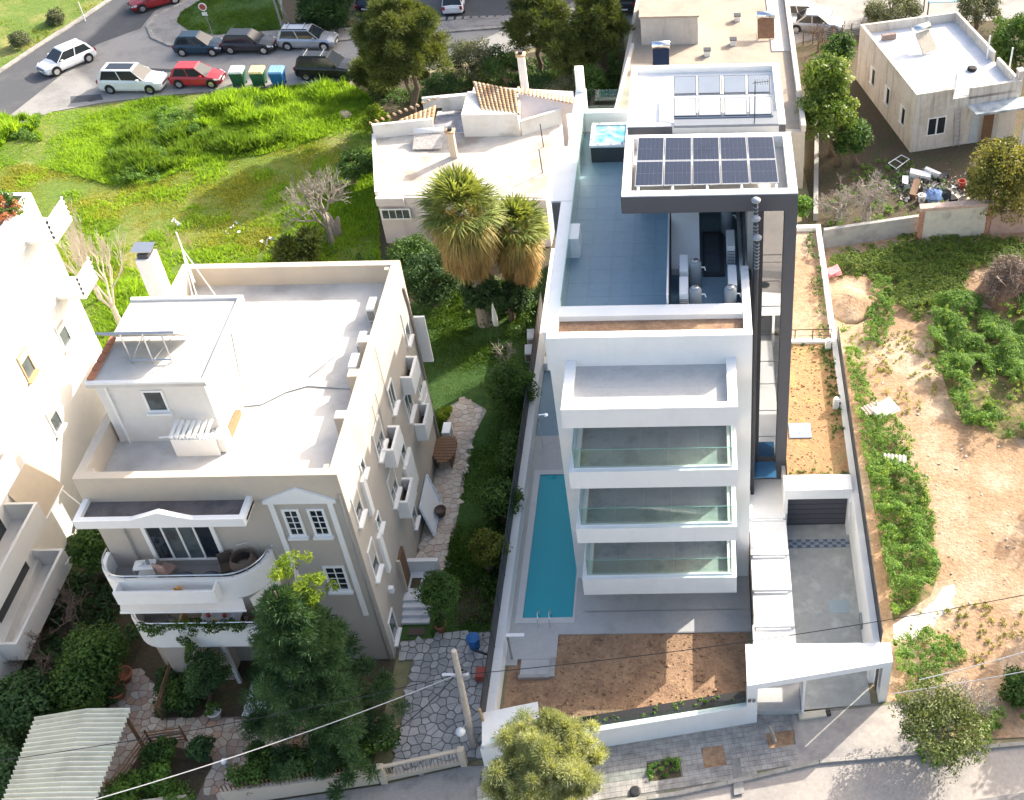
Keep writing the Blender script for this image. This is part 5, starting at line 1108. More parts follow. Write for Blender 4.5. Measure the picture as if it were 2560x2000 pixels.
b = MB(); b.tube([(0, 0, 0), (0, 0, 4), o_+(0, 0, 1.0)], [.12, .08, .02], 6); b.obj('trunk', BARKG, t)
cl = [(o_+np.array((rng.normal(0, .38), rng.normal(0, .3), rng.uniform(-1.3, 1.1))), np.array((.28, .28, .22))) for _ in range(30)]
leafcloud('crown', cl, 70, .09, L_BRIGHT, t, asp=.3)
# pavement tree, light pine, nearest
tree('pine', 'pine_tree', 'pale sunlit bushy pine on the near pavement at the bottom edge', (1165, 1745), (1165, 1640), 128, 112, leafmat('pale_pine', (.17, .20, .09), (.52, .54, .29), .4), 210, 620, rc=.5, ln=.13, r0=.16, low=-.4)
# dark hedges and garden shrubs, front left
HG = 'garden shrubs around the villa'
tree('leaf', 'shrub', 'tall green shrub between the left block and the villa front', (215, 1450), (200, 1400), 62, 70, L_BUSH, 90, 140, .08, .5, HG, cat='shrub')
tree('leaf', 'shrub', 'green shrub just above the corrugated carport roof', (150, 1520), (165, 1470), 52, 40, L_BUSH, 60, 130, .08, .45, HG, cat='shrub')
tree('leaf', 'shrub', 'dark shrub at the left edge above the carport', (35, 1560), (35, 1500), 60, 60, L_DARK, 60, 130, .1, .5, HG, cat='shrub')
tree('leaf', 'shrub', 'dark green climber behind the left end of the round balconies', (215, 1240), (205, 1180), 45, 60, L_BUSH, 46, 130, .08, .45, HG, cat='shrub')
tree('leaf', 'shrub', 'dark shrub at the very bottom left beside the carport', (20, 1690), (20, 1650), 50, 50, L_DARK, 50, 130, .1, .5, HG, cat='shrub')
for k, (x, y, r, lab) in enumerate(((340, 1605, 34, 'round dark bush inside the wooden rail fence'), (423, 1600, 26, 'small round bush right of the brown rail fence'), (553, 1610, 26, 'small dark ball bush beside the garden path'), (560, 1440, 30, 'dark fern-like bush left of the big conifer'), (385, 1480, 30, 'low dark bush left of the oval clipped tree'))):
    tree('leaf', 'garden_bush', lab, (x, y+20), (x, y), r, r*.9, L_DARK if k % 2 else L_BUSH, 30, 110, .06, .25, 'small bushes in the villa garden', cat='bush', r0=.05)
def hedge(lab, poly, h, n, leaf=L_BUSH, per=110, z=0, size=.07, name='hedge'):
    c = np.mean(np.array(poly), 0); t = thing(name, lab, 'hedge', (c[0], c[1], z))
    xs, ys = np.array(poly)[:, 0], np.array(poly)[:, 1]; cl = []
    while len(cl) < n:
        x, y = rng.uniform(xs.min(), xs.max()), rng.uniform(ys.min(), ys.max())
        if inpoly(np.array([x]), np.array([y]), poly)[0]: cl.append((np.array((x-c[0], y-c[1], rng.uniform(.3, 1)*h)), np.array((.35, .35, .3))))
    leafcloud('foliage', cl, per, size, leaf, t); b = MB()
    for k in range(8): q = cl[k*3][0]; b.tube([(q[0], q[1], -.05), q], .03, 4)
    b.obj('stem', BARK, t); t.children[-1]['kind'] = 'stuff'
hedge('long green hedge behind the front fence and under the conifer', ring([(500, 1680), (560, 1650), (700, 1600), (850, 1570), (850, 1610), (780, 1650), (640, 1675), (530, 1700)]), 1.3, 120)
hedge('green hedge at the bottom edge right of the carport', ring([(240, 1700), (280, 1670), (380, 1660), (420, 1700), (420, 1760), (240, 1760)]), 1.0, 50, L_WEED)
hedge('dark ground shrubs under the front wall of the villa', ring([(345, 1450), (420, 1450), (420, 1530), (350, 1530)]), .6, 30, L_DARK)
hedge('dark creeper band along the foot of the low house', ring([(820, 560), (900, 540), (900, 590), (830, 600)]), .8, 36, L_DARK)
# palms
def palm(lab, base, topc, R, nf, seed):
    g = np.random.default_rng(seed); B = np.array(D(*base)); c = np.array(DY(topc[0], topc[1], B[1])); o = c-(B[0], B[1], 0)
    t = thing('fan_palm', lab, 'palm tree', (B[0], B[1], 0), 0, 'fan palms before the low house')
    b = MB(); b.tube([(0, 0, -.1), o*.35, o*.7, o], [.42, .34, .3, .26], 12); b.obj('trunk', BARKG, t)
    def fans(nm, n, el0, el1, ln, m_, sag, w):
        V, T = [], []
        for i in range(n):
            az = g.uniform(0, 2*pi); el = radians(g.uniform(el0, el1)); d = np.array((cos(az)*cos(el), sin(az)*cos(el), sin(el))); L = ln*g.uniform(.75, 1.1)
            hub = o+d*L*.5+(0, 0, -sag*.15); side = np.cross(d, (0, 0, 1)); side /= np.linalg.norm(side)+1e-9; up = np.cross(side, d); tt_ = g.uniform(.1, .9)
            V.append([o+side*.03, o-side*.03, hub]); T.append(.2)
            for k in range(18):
                a = radians(-85+170*k/17+g.normal(0, 3)); dd = d*cos(a)+side*sin(a)+up*.12*g.normal(); l = L*.55*(.75+.25*cos(a)); tip = hub+dd*l; tip[2] -= sag*l*.8*g.uniform(.6, 1.3)
                mid = hub+dd*l*.55+(0, 0, -.05); pw = np.cross(dd, up); pw /= np.linalg.norm(pw)+1e-9
                V.append([hub, mid+pw*w, mid-pw*w]); T.append(np.clip(tt_+g.normal(0, .12), 0, 1)); V.append([mid+pw*w, tip, mid-pw*w]); T.append(np.clip(tt_+g.normal(0, .15)+.1, 0, 1))
        return raw_mesh(nm, np.array(V).reshape(-1, 3), 3, np.array(T), m_, t)
    fans('frond', nf+16, -5, 90, R*1.2, L_PALM, .25, .05); fans('drooping_frond', int(nf*.8), -50, 2, R*1.05, leafmat('yellowing_fronds', (.14, .15, .04), (.42, .34, .12), .25), .5, .045)
    fans('dead_frond', nf, -75, -28, R*1.0, L_PALMD, .8, .035)
    V, T = [], []
    for i in range(9000):
        az = g.uniform(0, 2*pi); h = g.uniform(0, 1); r = (.5+.55*sin(pi*min(1, .2+h*.8))+.18*sin(az*3+seed)+.12*sin(az*7+h*9))*R*.52*g.uniform(.5, 1.15); p = o+np.array((cos(az)*r, sin(az)*r, -h*R*1.6-.1)); l = g.uniform(.4, .95)
        tip = p+np.array((cos(az)*.12+g.normal(0, .07), sin(az)*.12+g.normal(0, .07), -l)); tip[:2] += g.normal(0, .12, 2); s_ = np.array((-sin(az), cos(az), 0))*.035; V.append([p-s_, p+s_, tip]); T.append(np.clip(g.normal(.5, .25), 0, 1))
    raw_mesh('dead_frond_skirt', np.array(V).reshape(-1, 3), 3, np.array(T), L_PALMD, t)
palm('larger fan palm with thick skirt of dead fronds, left of the pair', (1035, 690), (985, 450), 2.15, 70, 3)
palm('smaller fan palm with dead frond skirt, right of the pair', (1085, 660), (1100, 488), 1.8, 56, 4)
# bare trees
def bare(lab, base, h, r, depth, sp, n=3, m_=BARKG, name='bare_tree', z=0, group=None, dirs=None, up=.15):
    B = D(*base, 0) if isinstance(base, tuple) and base[0] > 50 else base
    t = thing(name, lab, 'bare tree', (B[0], B[1], z), 0, group); b = MB(); tk = MB(); tk.tube([(0, 0, -.05), (0, 0, h*.25)], [r*1.5, r], 7); tk.obj('trunk', m_, t)
    for k in range(dirs or n+1):
        d = rng.normal(0, sp, 3); d[2] = 1; d /= np.linalg.norm(d); branches(b, np.array((0, 0, h*.22)), d, h*.28, r*.6, depth, sp, n, up)
    o = b.obj('branches', m_, t); return t
bare('leafless grey tree beside the low house on the grass lot', (708, 520), 5.0, .17, 6, .5)
ds = thing('tree_stump', 'pale broken hollow tree stump under the leafless tree', 'stump', D(712, 500))
MB().tube([(0, 0, -.1), (.05, 0, .5), (-.15, .1, 1.5)], [.5, .36, .14], 9).tube([(.2, 0, 0), (.35, 0, .7), (.5, .1, 1.2)], [.35, .22, .08], 8).obj('wood', BARKG, ds)
bare('leafless twiggy shrub beside the closed parasol on the side lawn', (1085, 790), 2.2, .07, 4, .5)
bare('wispy pale leafless tree rising against the left white block', (260, 700), 6.2, .13, 5, .28, up=.5, m_=mat('pale_twigs', (.52, .46, .38), .9), name='bare_tree')
bare('second wispy leafless tree left of the beige chimney', (215, 640), 5.6, .1, 5, .26, up=.55, m_=MATS['pale_twigs'])
bare('wide leafless grey shrub behind the right boundary wall', (1845, 480), 3.6, .13, 6, .95, up=.0)
bare('second sprawling leafless shrub beside the right boundary wall', (1790, 470), 3.0, .11, 6, .9, up=.0)
bare('small leafless tree by the yard fence near the silver car', (1745, 110), 2.6, .08, 5, .5, m_=BARK)
bare('brown leafless thicket between left block and carport', (110, 1420), 2.2, .08, 5, .7, m_=mat('brown_twigs', (.20, .15, .12), .9)); bare('brown leafless bush near the left garden wall', (160, 1340), 2.4, .08, 5, .7, m_=MATS['brown_twigs'])
# right-lot big bush and bramble
tree('leaf', 'wild_bush', 'large grey-green wild bush beside the entrance portal', (2010, 1600), (2012, 1545), 98, 42, leafmat('wild_olive', (.06, .085, .03), (.24, .28, .11), .3), 100, 100, .06, .5, 'wild bushes on the empty lot', cat='bush', r0=.12)
bare('leafless twigs sticking through the large wild bush', (2020, 1570), 3.2, .07, 6, .75, m_=BARKG, name='bare_bush')
tree('leaf', 'wild_bush', 'dark green bush at the right edge of the near pavement', (2184, 1480), (2188, 1468), 42, 30, L_BUSH, 40, 130, .08, .4, 'wild bushes on the empty lot', cat='bush', r0=.08)
br = thing('bramble_mound', 'dry brown bramble heap at the right edge of the empty lot', 'bramble', D(2140, 640))
tv, n = [], 0
b = MB(); cl = clumps((.6, .6, .9), (2.0, 1.3, 1.1), 60, .5, low=-.2)
V = []
for c, r in cl:
    for k in range(120): v = rng.normal(size=3); v /= np.linalg.norm(v); p = c+v*r*rng.uniform(.5, 1.1); q = p+rng.normal(0, .25, 3); s_ = rng.normal(0, .014, 3); V.append([p-s_, p+s_, q])
raw_mesh('twigs', np.array(V).reshape(-1, 3), 3, rng.uniform(0, 1, len(V)), leafmat('dry_bramble', (.09, .06, .05), (.38, .31, .28), .1), br)
MB().lathe([(1.9, 0), (1.7, .6), (1.0, 1.2), (.2, 1.5)], (.6, .6, -.05), 14).obj('mound', mat('rust_soil', (.26, .15, .10), .95, .3, 6, bump=.8), br)
mg = thing('soil_mound', 'small orange soil heap beside the right boundary wall', 'soil heap', D(1812, 650))
b = MB().lathe([(1.6, -.02), (1.35, .12), (1.05, .32), (.7, .5), (.35, .6), (.02, .63)], n=22); b.v = [(x*(1+.18*sin(3*atan2(y, x)+z*4)), y*(1+.12*cos(4*atan2(y, x))), z*rng.uniform(.88, 1.1)) for x, y, z in b.v]; b.obj('soil', SOILT, mg, smooth=True)
# off-frame tree that throws shade onto the lot and street
for k, (x, y, h, lab) in enumerate(((19.5, .5, 6.5, 'tall leafy tree past the right edge of the empty lot'), (24, 10, 7.5, 'second leafy tree past the right edge of the empty lot'), (17.5, -3.5, 5.0, 'third leafy tree near the street past the right edge'))):
    t = thing('street_tree', lab, 'tree', (x, y, 0)); b = MB(); trunk(b, (0, 0, -.1), (0, 0, h*.6), .18, .1); b.obj('trunk', BARK, t); leafcloud('crown', clumps((0, 0, h*.75), (1.8, 1.8, h*.25), 40, .6), 110, .12, L_BUSH, t)

# ---------------- ground cover as stuff
def st(o, k='stuff'): o['kind'] = k; return o
SHORT = ring([(-400, 380), (60, 350), (240, 395), (330, 390), (420, 350), (560, 330), (700, 290), (760, 300), (700, 380), (620, 440), (560, 560), (300, 600), (-400, 640)])
st(grass('meadow_grass', LOT, 300000, .24, L_GRASS, -.03, ns=3.0, seed=1, wid=.20, hpow=1.3, hole=[SHORT], cover=.18))
st(grass('short_turf', SHORT, 150000, .075, leafmat('dry_turf_blades', (.19, .22, .03), (.48, .48, .10), .4), -.03, ns=3.0, seed=2, wid=.45, hpow=1.2, cover=.2))
st(grass('mid_height_grass', SHORT, 70000, .17, L_GRASS, -.03, ns=1.7, seed=9, wid=.2, cover=.5, hpow=1.2)); LATE = lambda: cover('lot_clover_clumps', [ring([(235, 330), (330, 300), (360, 340), (340, 390), (250, 395)]), ring([(340, 240), (420, 240), (430, 300), (350, 300)]), ring([(20, 250), (90, 250), (80, 300), (20, 300)]), ring([(520, 215), (610, 215), (600, 260), (530, 255)])], 14, .24, 46, .06, L_WEED, seed=31, cov=.42, h=.3)
dk = [ring([(420, 215), (735, 182), (760, 240), (700, 260), (420, 270)]), ring([(260, 270), (480, 265), (640, 300), (420, 350), (240, 390)]), ring([(0, 255), (80, 250), (90, 300), (0, 310)])]
for i, pg in enumerate(dk): st(grass('tall_weeds', pg, [42000, 30000, 14000][i], .5, L_GRASS if i != 1 else leafmat('mid_weeds', (.06, .14, .02), (.22, .33, .04), .4), -.03, ns=1.3, seed=20+i, cover=.47, wid=.2, lean=.35))
st(grass('verge_grass', VERGE, 26000, .12, L_VERGE, .02, ns=2)); st(grass('island_grass', ISLG, 26000, .12, L_GRASSD, .116, ns=2))
st(grass('side_lawn', GARD, 90000, .09, L_GRASSD, -.012, ns=2, hole=[[(-13.4, -4), (-12.0, -4), (-11.9, 10), (-12.6, 11.5), (-13.4, 11)]], wid=.5))
def cover(name, polys, n, r, per, size, leaf, z=0, seed=0, cov=.4, ns=1.5, h=.25):
    cl = []
    for pg in polys:
        a = np.array(pg); m_ = int(n*parea(pg)); x = rng.uniform(a[:, 0].min(), a[:, 0].max(), m_*3); y = rng.uniform(a[:, 1].min(), a[:, 1].max(), m_*3)
        k = inpoly(x, y, pg) & (.65*nval(x, y, ns, seed)+.35*nval(x, y, ns*.35, seed+3) > cov); x, y = x[k][:m_], y[k][:m_]
        hh = nval(x, y, ns*.7, seed+7)
        for i in range(len(x)): q = r*rng.uniform(.5, 1.3); cl.append((np.array((x[i], y[i], z+h*(.2+hh[i]*1.6))), np.array((q, q, q*.8))))
    return st(leafcloud(name, cl, per, size, leaf, up=.8))
W1 = ring([(1790, 690), (1835, 760), (1860, 850), (1905, 900), (1950, 950), (1925, 1010), (1880, 1030), (1850, 1020)])
W2 = ring([(1850, 1020), (1900, 1000), (1955, 1020), (1985, 1080), (2000, 1170), (2000, 1250), (1930, 1310), (1905, 1340)])
W3 = ring([(1760, 545), (1960, 500), (2184, 510), (2184, 560), (2070, 560), (2060, 640), (1960, 690), (1900, 650), (1850, 600), (1775, 590)])
W4 = ring([(1990, 650), (2070, 640), (2184, 650), (2184, 930), (2130, 950), (2060, 910), (2000, 830), (1975, 740)])
W5 = ring([(1870, 600), (1900, 610), (1905, 700), (1880, 740), (1840, 730), (1850, 660)])
W6 = ring([(1905, 1370), (2000, 1340), (2060, 1400), (1990, 1470), (1920, 1470)])
LATE()
cover('ivy_like_weeds', [W_A], 52, .17, 34, .045, L_WEED, seed=1, cov=.16, h=.55, ns=.9)
cover('flowering_weeds', [W_A, W_B, W1], 4, .12, 22, .045, leafmat('yellow_weeds', (.10, .19, .03), (.32, .42, .08), .4), seed=41, cov=.5, h=.6, ns=.8)
cover('lush_weeds', [W1, W5, W6], 34, .16, 36, .045, L_WEED, seed=2, cov=.33, h=.32)
cover('dense_lot_weeds', [W_B, W4], 26, .2, 38, .05, L_WEED, seed=3, cov=.45, h=.55, ns=1.1)
cover('yard_weeds', [W_C, W3], 24, .16, 30, .05, leafmat('mixed_weeds', (.04, .09, .02), (.22, .30, .05), .35), seed=4, cov=.33, h=.22)
cover('side_garden_shrubbery', [[(-10.4, 1.5), (-9.1, 1.5), (-9.1, 11), (-10.1, 11)], [(-9.9, -2.4), (-9.1, -2.4), (-9.1, 1.5), (-10.0, 1.5)]], 12, .28, 60, .06, L_BUSH, seed=14, cov=.35, h=.55)
cover('scattered_weeds', [ring([(1800, 700), (1990, 700), (2000, 900), (1930, 900), (1860, 800)]), ring([(1930, 1310), (2184, 1270), (2184, 1440), (1950, 1400)])], 5, .12, 26, .045, leafmat('dry_weeds', (.10, .13, .03), (.38, .38, .08), .35), seed=5, cov=.5, h=.08, ns=1.0)
cover('pavement_weeds', [ring([(1905, 1480), (2080, 1520), (2184, 1500), (2184, 1560), (1980, 1640), (1930, 1590)])], 14, .18, 40, .05, L_WEED, seed=6, cov=.36, h=.2)
cover('pit_grass', [treepits[0]], 30, .1, 40, .04, L_WEED, seed=7, cov=.1, h=.1, z=.05)
cover('yard_ground_weeds', [ring([(1830, 340), (1930, 340), (2060, 420), (1960, 500), (1770, 520), (1760, 440)])], 5, .18, 30, .06, L_WEED, seed=8, cov=.42, h=.15)
cover('bed_weeds', [[(5.95, 3.6), (6.46, 3.6), (6.46, 23), (5.85, 23)], [(3.7, 12.3), (6.4, 12.3), (6.4, 12.95), (3.7, 12.95)], [(3.7, 3.55), (6.4, 3.55), (6.4, 4.0), (3.7, 4.0)]], 14, .12, 26, .045, L_BUSH, z=2.5, seed=9, cov=.35, h=.12)
cover('street_garden_plants', [[(-5, -8.3), (1.2, -7.2), (1.2, -6.85), (-5, -7.95)]], 16, .1, 26, .04, L_WEED, z=1.15, seed=10, cov=.3, h=.08)
cover('left_garden_undergrowth', [[(-29, -7.5), (-24.5, -7.5), (-24, -2), (-29, -2)], [(-29.6, -2), (-23.3, -2), (-23.3, 9), (-29.6, 9)], [(-34, -14), (-26, -12), (-26, -7.5), (-34, -8)]], 6, .3, 40, .09, L_DARK, seed=11, cov=.4, h=.35)
cover('tree_garden_undergrowth', [ring([(770, 200), (880, 190), (1320, 90), (1330, 220), (1000, 200), (830, 240)]), ring([(700, 540), (820, 560), (880, 700), (870, 560), (1165, 640), (1180, 780), (1130, 740), (900, 640)])], 7, .34, 40, .08, L_BUSH, seed=12, cov=.22, h=.4)
# stones and lumps of soil
def stones(name, poly, n, s0, m_, z=0, seed=0):
    a = np.array(poly); b = MB()
    for _ in range(n):
        x, y = rng.uniform(a[:, 0].min(), a[:, 0].max()), rng.uniform(a[:, 1].min(), a[:, 1].max())
        if not inpoly(np.array([x]), np.array([y]), poly)[0]: continue
        s_ = s0*rng.lognormal(0, .5); o = rng.normal(0, .15, (8, 3))*s_
        v = np.array([(-1, -1, -.6), (1, -1, -.6), (1, 1, -.6), (-1, 1, -.6), (-.7, -.7, .6), (.7, -.7, .6), (.7, .7, .6), (-.7, .7, .6)])*s_*.5+o+(x, y, z)
        b.add(v, [(0, 3, 2, 1), (4, 5, 6, 7), (0, 1, 5, 4), (1, 2, 6, 5), (2, 3, 7, 6), (3, 0, 4, 7)])
    return st(b.obj(name, m_))
stones('soil_clods', [(-8.4, -8.2), (1.5, -7.2), (1.5, -3.1), (-6.5, -3.1), (-8.2, -5.4)], 900, .05, SOILR, -.04)
stones('lot_stones', [(7.2, -6), (20, -6), (20, 24), (8, 24)], 800, .05, mat('pale_stone', (.50, .44, .37), .95, .2, 6), -.01)
stones('bed_clods', [(3.7, 3.6), (6.4, 3.6), (6.4, 12.9), (3.7, 12.9)], 500, .045, SOILO, 2.56)
# ================================================================ VEHICLES
def car(lab, base, heading, paint, L=4.1, W=1.75, H=1.48, kind='hatch', rack=False, z=.0, glassroof=False):
    """nose points along heading (degrees, 0 = +x)"""
    B = D(*base); t = thing('parked_car', lab, 'car', (B[0], B[1], z), radians(heading), 'cars around the upper street')
    w = W/2; zl, zb = .22, H*.60
    wag = kind in ('wagon', 'suv')
    hood = L*.5-(L*.25 if kind != 'sedan' else L*.27)
    # lower body: sections along x
    xs = [-L/2, -L/2+.12, -L/2+.5, -L*.12, hood-.1, L/2-.55, L/2-.12, L/2]
    zt = [zb-.18, zb-.02, zb+.02, zb, zb-.02, zb-.12, zb-.24, zb-.38]
    hw = [w*.82, w*.93, w*.985, w, w*.985, w*.95, w*.86, w*.70]
    zlo = [zl+.12, zl+.02, zl, zl, zl, zl, zl+.03, zl+.12]
    V, F = [], []
    for x, a, h, l in zip(xs, zt, hw, zlo):
        V += [(x, -h*.92, l), (x, -h, l+.16), (x, -h*.99, a-.16), (x, -h*.88, a), (x, 0, a+.035), (x, h*.88, a), (x, h*.99, a-.16), (x, h, l+.16), (x, h*.92, l)]
    n = 9
    for i in range(len(xs)-1):
        for k in range(n-1): F.append((i*n+k, (i+1)*n+k, (i+1)*n+k+1, i*n+k+1))
        F.append((i*n+n-1, (i+1)*n+n-1, (i+1)*n, i*n))
    F += [tuple(range(n)), tuple((len(xs)-1)*n+k for k in range(n-1, -1, -1))]
    MB().add(V, F).obj('body', paint, t, smooth=False, bevel=.03)
    # greenhouse
    rear = -L/2+(.18 if wag or kind == 'hatch' else .75); rr = rear+(.28 if wag else .38 if kind == 'hatch' else .75); fr = hood-.75; ff = hood+.02
    gh = [(rear, zb-.01), (rr, H-.06), (fr, H-.05), (ff, zb-.03)]
    wb, wt = w*.87, w*.70
    gv = [(gh[0][0], -wb, gh[0][1]), (gh[1][0], -wt, gh[1][1]), (gh[2][0], -wt, gh[2][1]), (gh[3][0], -wb, gh[3][1]), (gh[0][0], wb, gh[0][1]), (gh[1][0], wt, gh[1][1]), (gh[2][0], wt, gh[2][1]), (gh[3][0], wb, gh[3][1])]
    MB().add(gv, [(0, 3, 2, 1), (4, 5, 6, 7), (0, 1, 5, 4), (2, 3, 7, 6), (1, 2, 6, 5)]).obj('window_glass', GDARK, t)
    MB().hull([(rr-.02, -wt-.01, H-.07), (fr+.04, -wt-.01, H-.06), (fr+.04, wt+.01, H-.06), (rr-.02, wt+.01, H-.07)], [(rr+.05, -wt*.9, H), (fr-.05, -wt*.9, H), (fr-.05, wt*.9, H), (rr+.05, wt*.9, H)]).obj('roof', paint, t)
    if glassroof: box('sunroof', GDARK, t, rr+.3, fr-.15, -wt*.7, wt*.7, H-.0, H+.012)
    for s in (-1, 1):
        def pil(x0, x1, wd=.05): MB().hull([(x0-wd, s*(wb+.004), zb-.02), (x0+wd, s*(wb+.004), zb-.02), (x1+wd, s*(wt+.004), H-.06), (x1-wd, s*(wt+.004), H-.06)], [(x0-wd, s*(wb+.02), zb-.02), (x0+wd, s*(wb+.02), zb-.02), (x1+wd, s*(wt+.02), H-.05), (x1-wd, s*(wt+.02), H-.05)]).obj('window_pillar', paint, t)
        pil(rear+.06, rr+.03, .09); pil(ff-.04, fr+.0, .04); pil((rear+ff)/2, (rr+fr)/2, .035)
        box('door_mirror', paint, t, hood-.45, hood-.28, s*(w+.02)-.08, s*(w+.02)+.08, zb, zb+.13)
        hl = MB().hull([(L/2-.42, s*w*.90, zb-.28), (L/2-.06, s*w*.62, zb-.40), (L/2-.03, s*w*.62, zb-.30), (L/2-.42, s*w*.93, zb-.16)], [(L/2-.40, s*w*.97, zb-.28), (L/2-.03, s*w*.72, zb-.40), (L/2+.0, s*w*.70, zb-.30), (L/2-.40, s*w*.97, zb-.16)]); hl.obj('headlight', mat('headlight_lens', (.75, .76, .78), .1, .02), t)
        box('tail_light', mat('tail_lens', (.35, .02, .02), .2, .05), t, -L/2-.01, -L/2+.1, s*w*.78-.1, s*w*.78+.1, zb-.3, zb-.05)
    for x in (-L*.31, L*.32):
        for s in (-1, 1):
            wh = thing('wheel', None, None) if 0 else MB().tube([(x, s*(w-.20), .33), (x, s*(w+.005), .33)], .33, 18).obj('wheel', RUBBER, t)
            MB().tube([(x, s*(w+.004), .33), (x, s*(w+.02), .33)], .21, 12).obj('wheel_rim', STEEL, wh)
            MB().tube([(x, s*(w-.02), .36), (x, s*(w+.0), .36)], .385, 18).obj('wheel_arch', BLACK, t)
    box('number_plate', PLW, t, L/2-.02, L/2+.012, -.25, .25, .38, .5); box('number_plate', PLW, t, -L/2-.012, -L/2+.02, -.25, .25, .5, .62); box('grille', BLACK, t, L/2-.03, L/2+.008, -.45, .45, .52, .62)
    if rack:
        for s in (-1, 1): box('roof_rail', BLACK, t, rr+.1, fr-.1, s*wt*.85-.02, s*wt*.85+.02, H+.0, H+.06)
        for x in (rr+.4, fr-.5): box('cross_bar', METAL, t, x-.03, x+.03, -wt*.85, wt*.85, H+.05, H+.08)
    return t
CP = lambda n, c, m=.0: mat('paint_'+n, c, .25, .02, metal=m, spec=.6)
car('white hatchback driving down the dark lane', (146, 140), 232, CP('white', (.72, .74, .76)), 4.2, z=-.01)
car('white SUV with a dark sunroof parked by the grass lot', (290, 187), -3, CP('white', (.72, .74, .76)), 4.7, 1.9, 1.72, 'suv', glassroof=True, z=-.02)
car('red hatchback parked by the grass lot beside the bins', (426, 177), -2, CP('red', (.45, .03, .04)), 3.8, 1.66, 1.5, z=-.02)
car('dark red car cut by the top edge on the lane', (335, 10), 215, CP('dark_red', (.28, .015, .02)), 4.2, z=-.01)
car('dark teal small hatchback parked at the island kerb', (430, 110), -2, CP('teal', (.01, .045, .075)), 3.7, 1.65, 1.5, z=-.02)
car('charcoal hatchback parked in the middle of the kerb row', (536, 105), -3, CP('charcoal', (.03, .03, .035)), 4.1, 1.75, 1.46, z=-.02)
car('silver station wagon with roof bars at the kerb', (660, 97), -3, CP('silver', (.42, .44, .47), .5), 4.5, 1.75, 1.55, 'wagon', rack=True, z=-.02)
car('black off-roader with roof rack beside the blue bin', (702, 160), -4, CP('black', (.015, .015, .017)), 4.5, 1.82, 1.75, 'suv', rack=True, z=-.02)
car('white car seen from behind in the shaded car park', (970, 12), 95, CP('white', (.72, .74, .76)), 4.2, z=0)
car('dark car partly hidden by pines in the car park', (800, 10), 80, CP('navy', (.015, .02, .05)), 4.2, z=0)
car('silver sedan parked behind the old yard fence', (1738, 62), -8, CP('silver', (.42, .44, .47), .5), 4.5, 1.78, 1.42, 'sedan', z=-.02)
car('white car behind the silver sedan', (1715, 42), -8, CP('white', (.72, .74, .76)), 4.3, 1.78, 1.45, 'hatch', z=-.02)
car('dark van at the edge of the street behind the pines', (1335, 8), 90, CP('charcoal', (.03, .03, .035)), 4.6, 1.9, 1.9, 'suv', z=0)
for k, (x, m_, lid, lab) in enumerate(((516, PLGR, mat('grey_white_lid', (.62, .66, .62), .5), 'green wheeled bin with pale grey lid, first beside the red car'), (556, PLGR, YEL, 'green wheeled bin with pale yellow lid in the middle of three'), (594, PLB, LBLUE, 'blue wheeled bin with light blue lid'))):
    B = D(x+k*3-3, 180); t = thing('waste_bin', lab, 'bin', (B[0], B[1], -.02), 0, 'bins beside the grass lot'); t.scale = (.8, .9, 1)
    MB().hull([(-.5, -.42, .15), (.5, -.42, .15), (.5, .42, .15), (-.5, .42, .15)], [(-.62, -.52, 1.1), (.62, -.52, 1.1), (.62, .52, 1.1), (-.62, .52, 1.1)]).obj('container', m_, t)
    l_ = MB().hull([(-.65, -.56, 1.1), (.65, -.56, 1.1), (.65, .56, 1.14), (-.65, .56, 1.14)], [(-.62, -.5, 1.22), (.62, -.5, 1.22), (.62, .5, 1.3), (-.62, .5, 1.3)]).obj('lid', lid, t)
    b = MB()
    for j in range(4): b.hull([(-.5+j*.28, -.5, 1.215), (-.38+j*.28, -.5, 1.215), (-.38+j*.28, .5, 1.295), (-.5+j*.28, .5, 1.295)], [(-.5+j*.28, -.5, 1.245), (-.38+j*.28, -.5, 1.245), (-.38+j*.28, .5, 1.325), (-.5+j*.28, .5, 1.325)])
    b.obj('lid_rib', lid, l_)
    for sx_ in (-.45, .45):
        for sy_ in (-.35, .35): MB().tube([(sx_, sy_-.04, .09), (sx_, sy_+.04, .09)], .09, 8).obj('wheel', RUBBER, t)
B = D(455, 78); sg = thing('road_sign', 'leaning round no entry style road sign on the island', 'road sign', (B[0], B[1], .1))
MB().tube([(0, 0, 0), (-.12, 0, 2.2)], .035, 6).obj('post', METAL, sg)
MB().tube([(-.13, -.05, 2.35), (-.13, -.02, 2.35)], .32, 20).obj('disc', PLW, sg); MB().tube([(-.13, -.06, 2.35), (-.13, -.052, 2.35)], .24, 20).obj('disc_face', RED, sg)
box('lower_plate', PLW, sg, -.33, .07, -.05, -.03, 1.65, 1.92)
B = D(608, 75); lp_ = thing('street_light', 'grey lattice lamp mast leaning at the island corner', 'lamp mast', (B[0], B[1], .1))
MB().tube([(0, 0, 0), (-.35, 0, 6.0)], [.11, .07], 8).obj('mast', METAL, lp_); MB().tube([(.9, 0, 0), (-.2, 0, 4.0)], .04, 6).obj('stay', METAL, lp_)
B = D(182, 45); t = thing('marker_post', 'thin white marker post on the grass verge', 'post', (B[0], B[1], 0)); MB().tube([(0, 0, 0), (0, 0, 1.6)], .04, 6).obj('shaft', PLW, t)
bo = thing('verge_boulder', 'pale boulder at the edge of the grass lot near the pine', 'boulder', D(735, 248))
MB().lathe([(.5, -.05), (.55, .12), (.35, .3), (.1, .36)], n=9).obj('stone', mat('pink_stone', (.45, .36, .30), .9, .2, 6), bo)
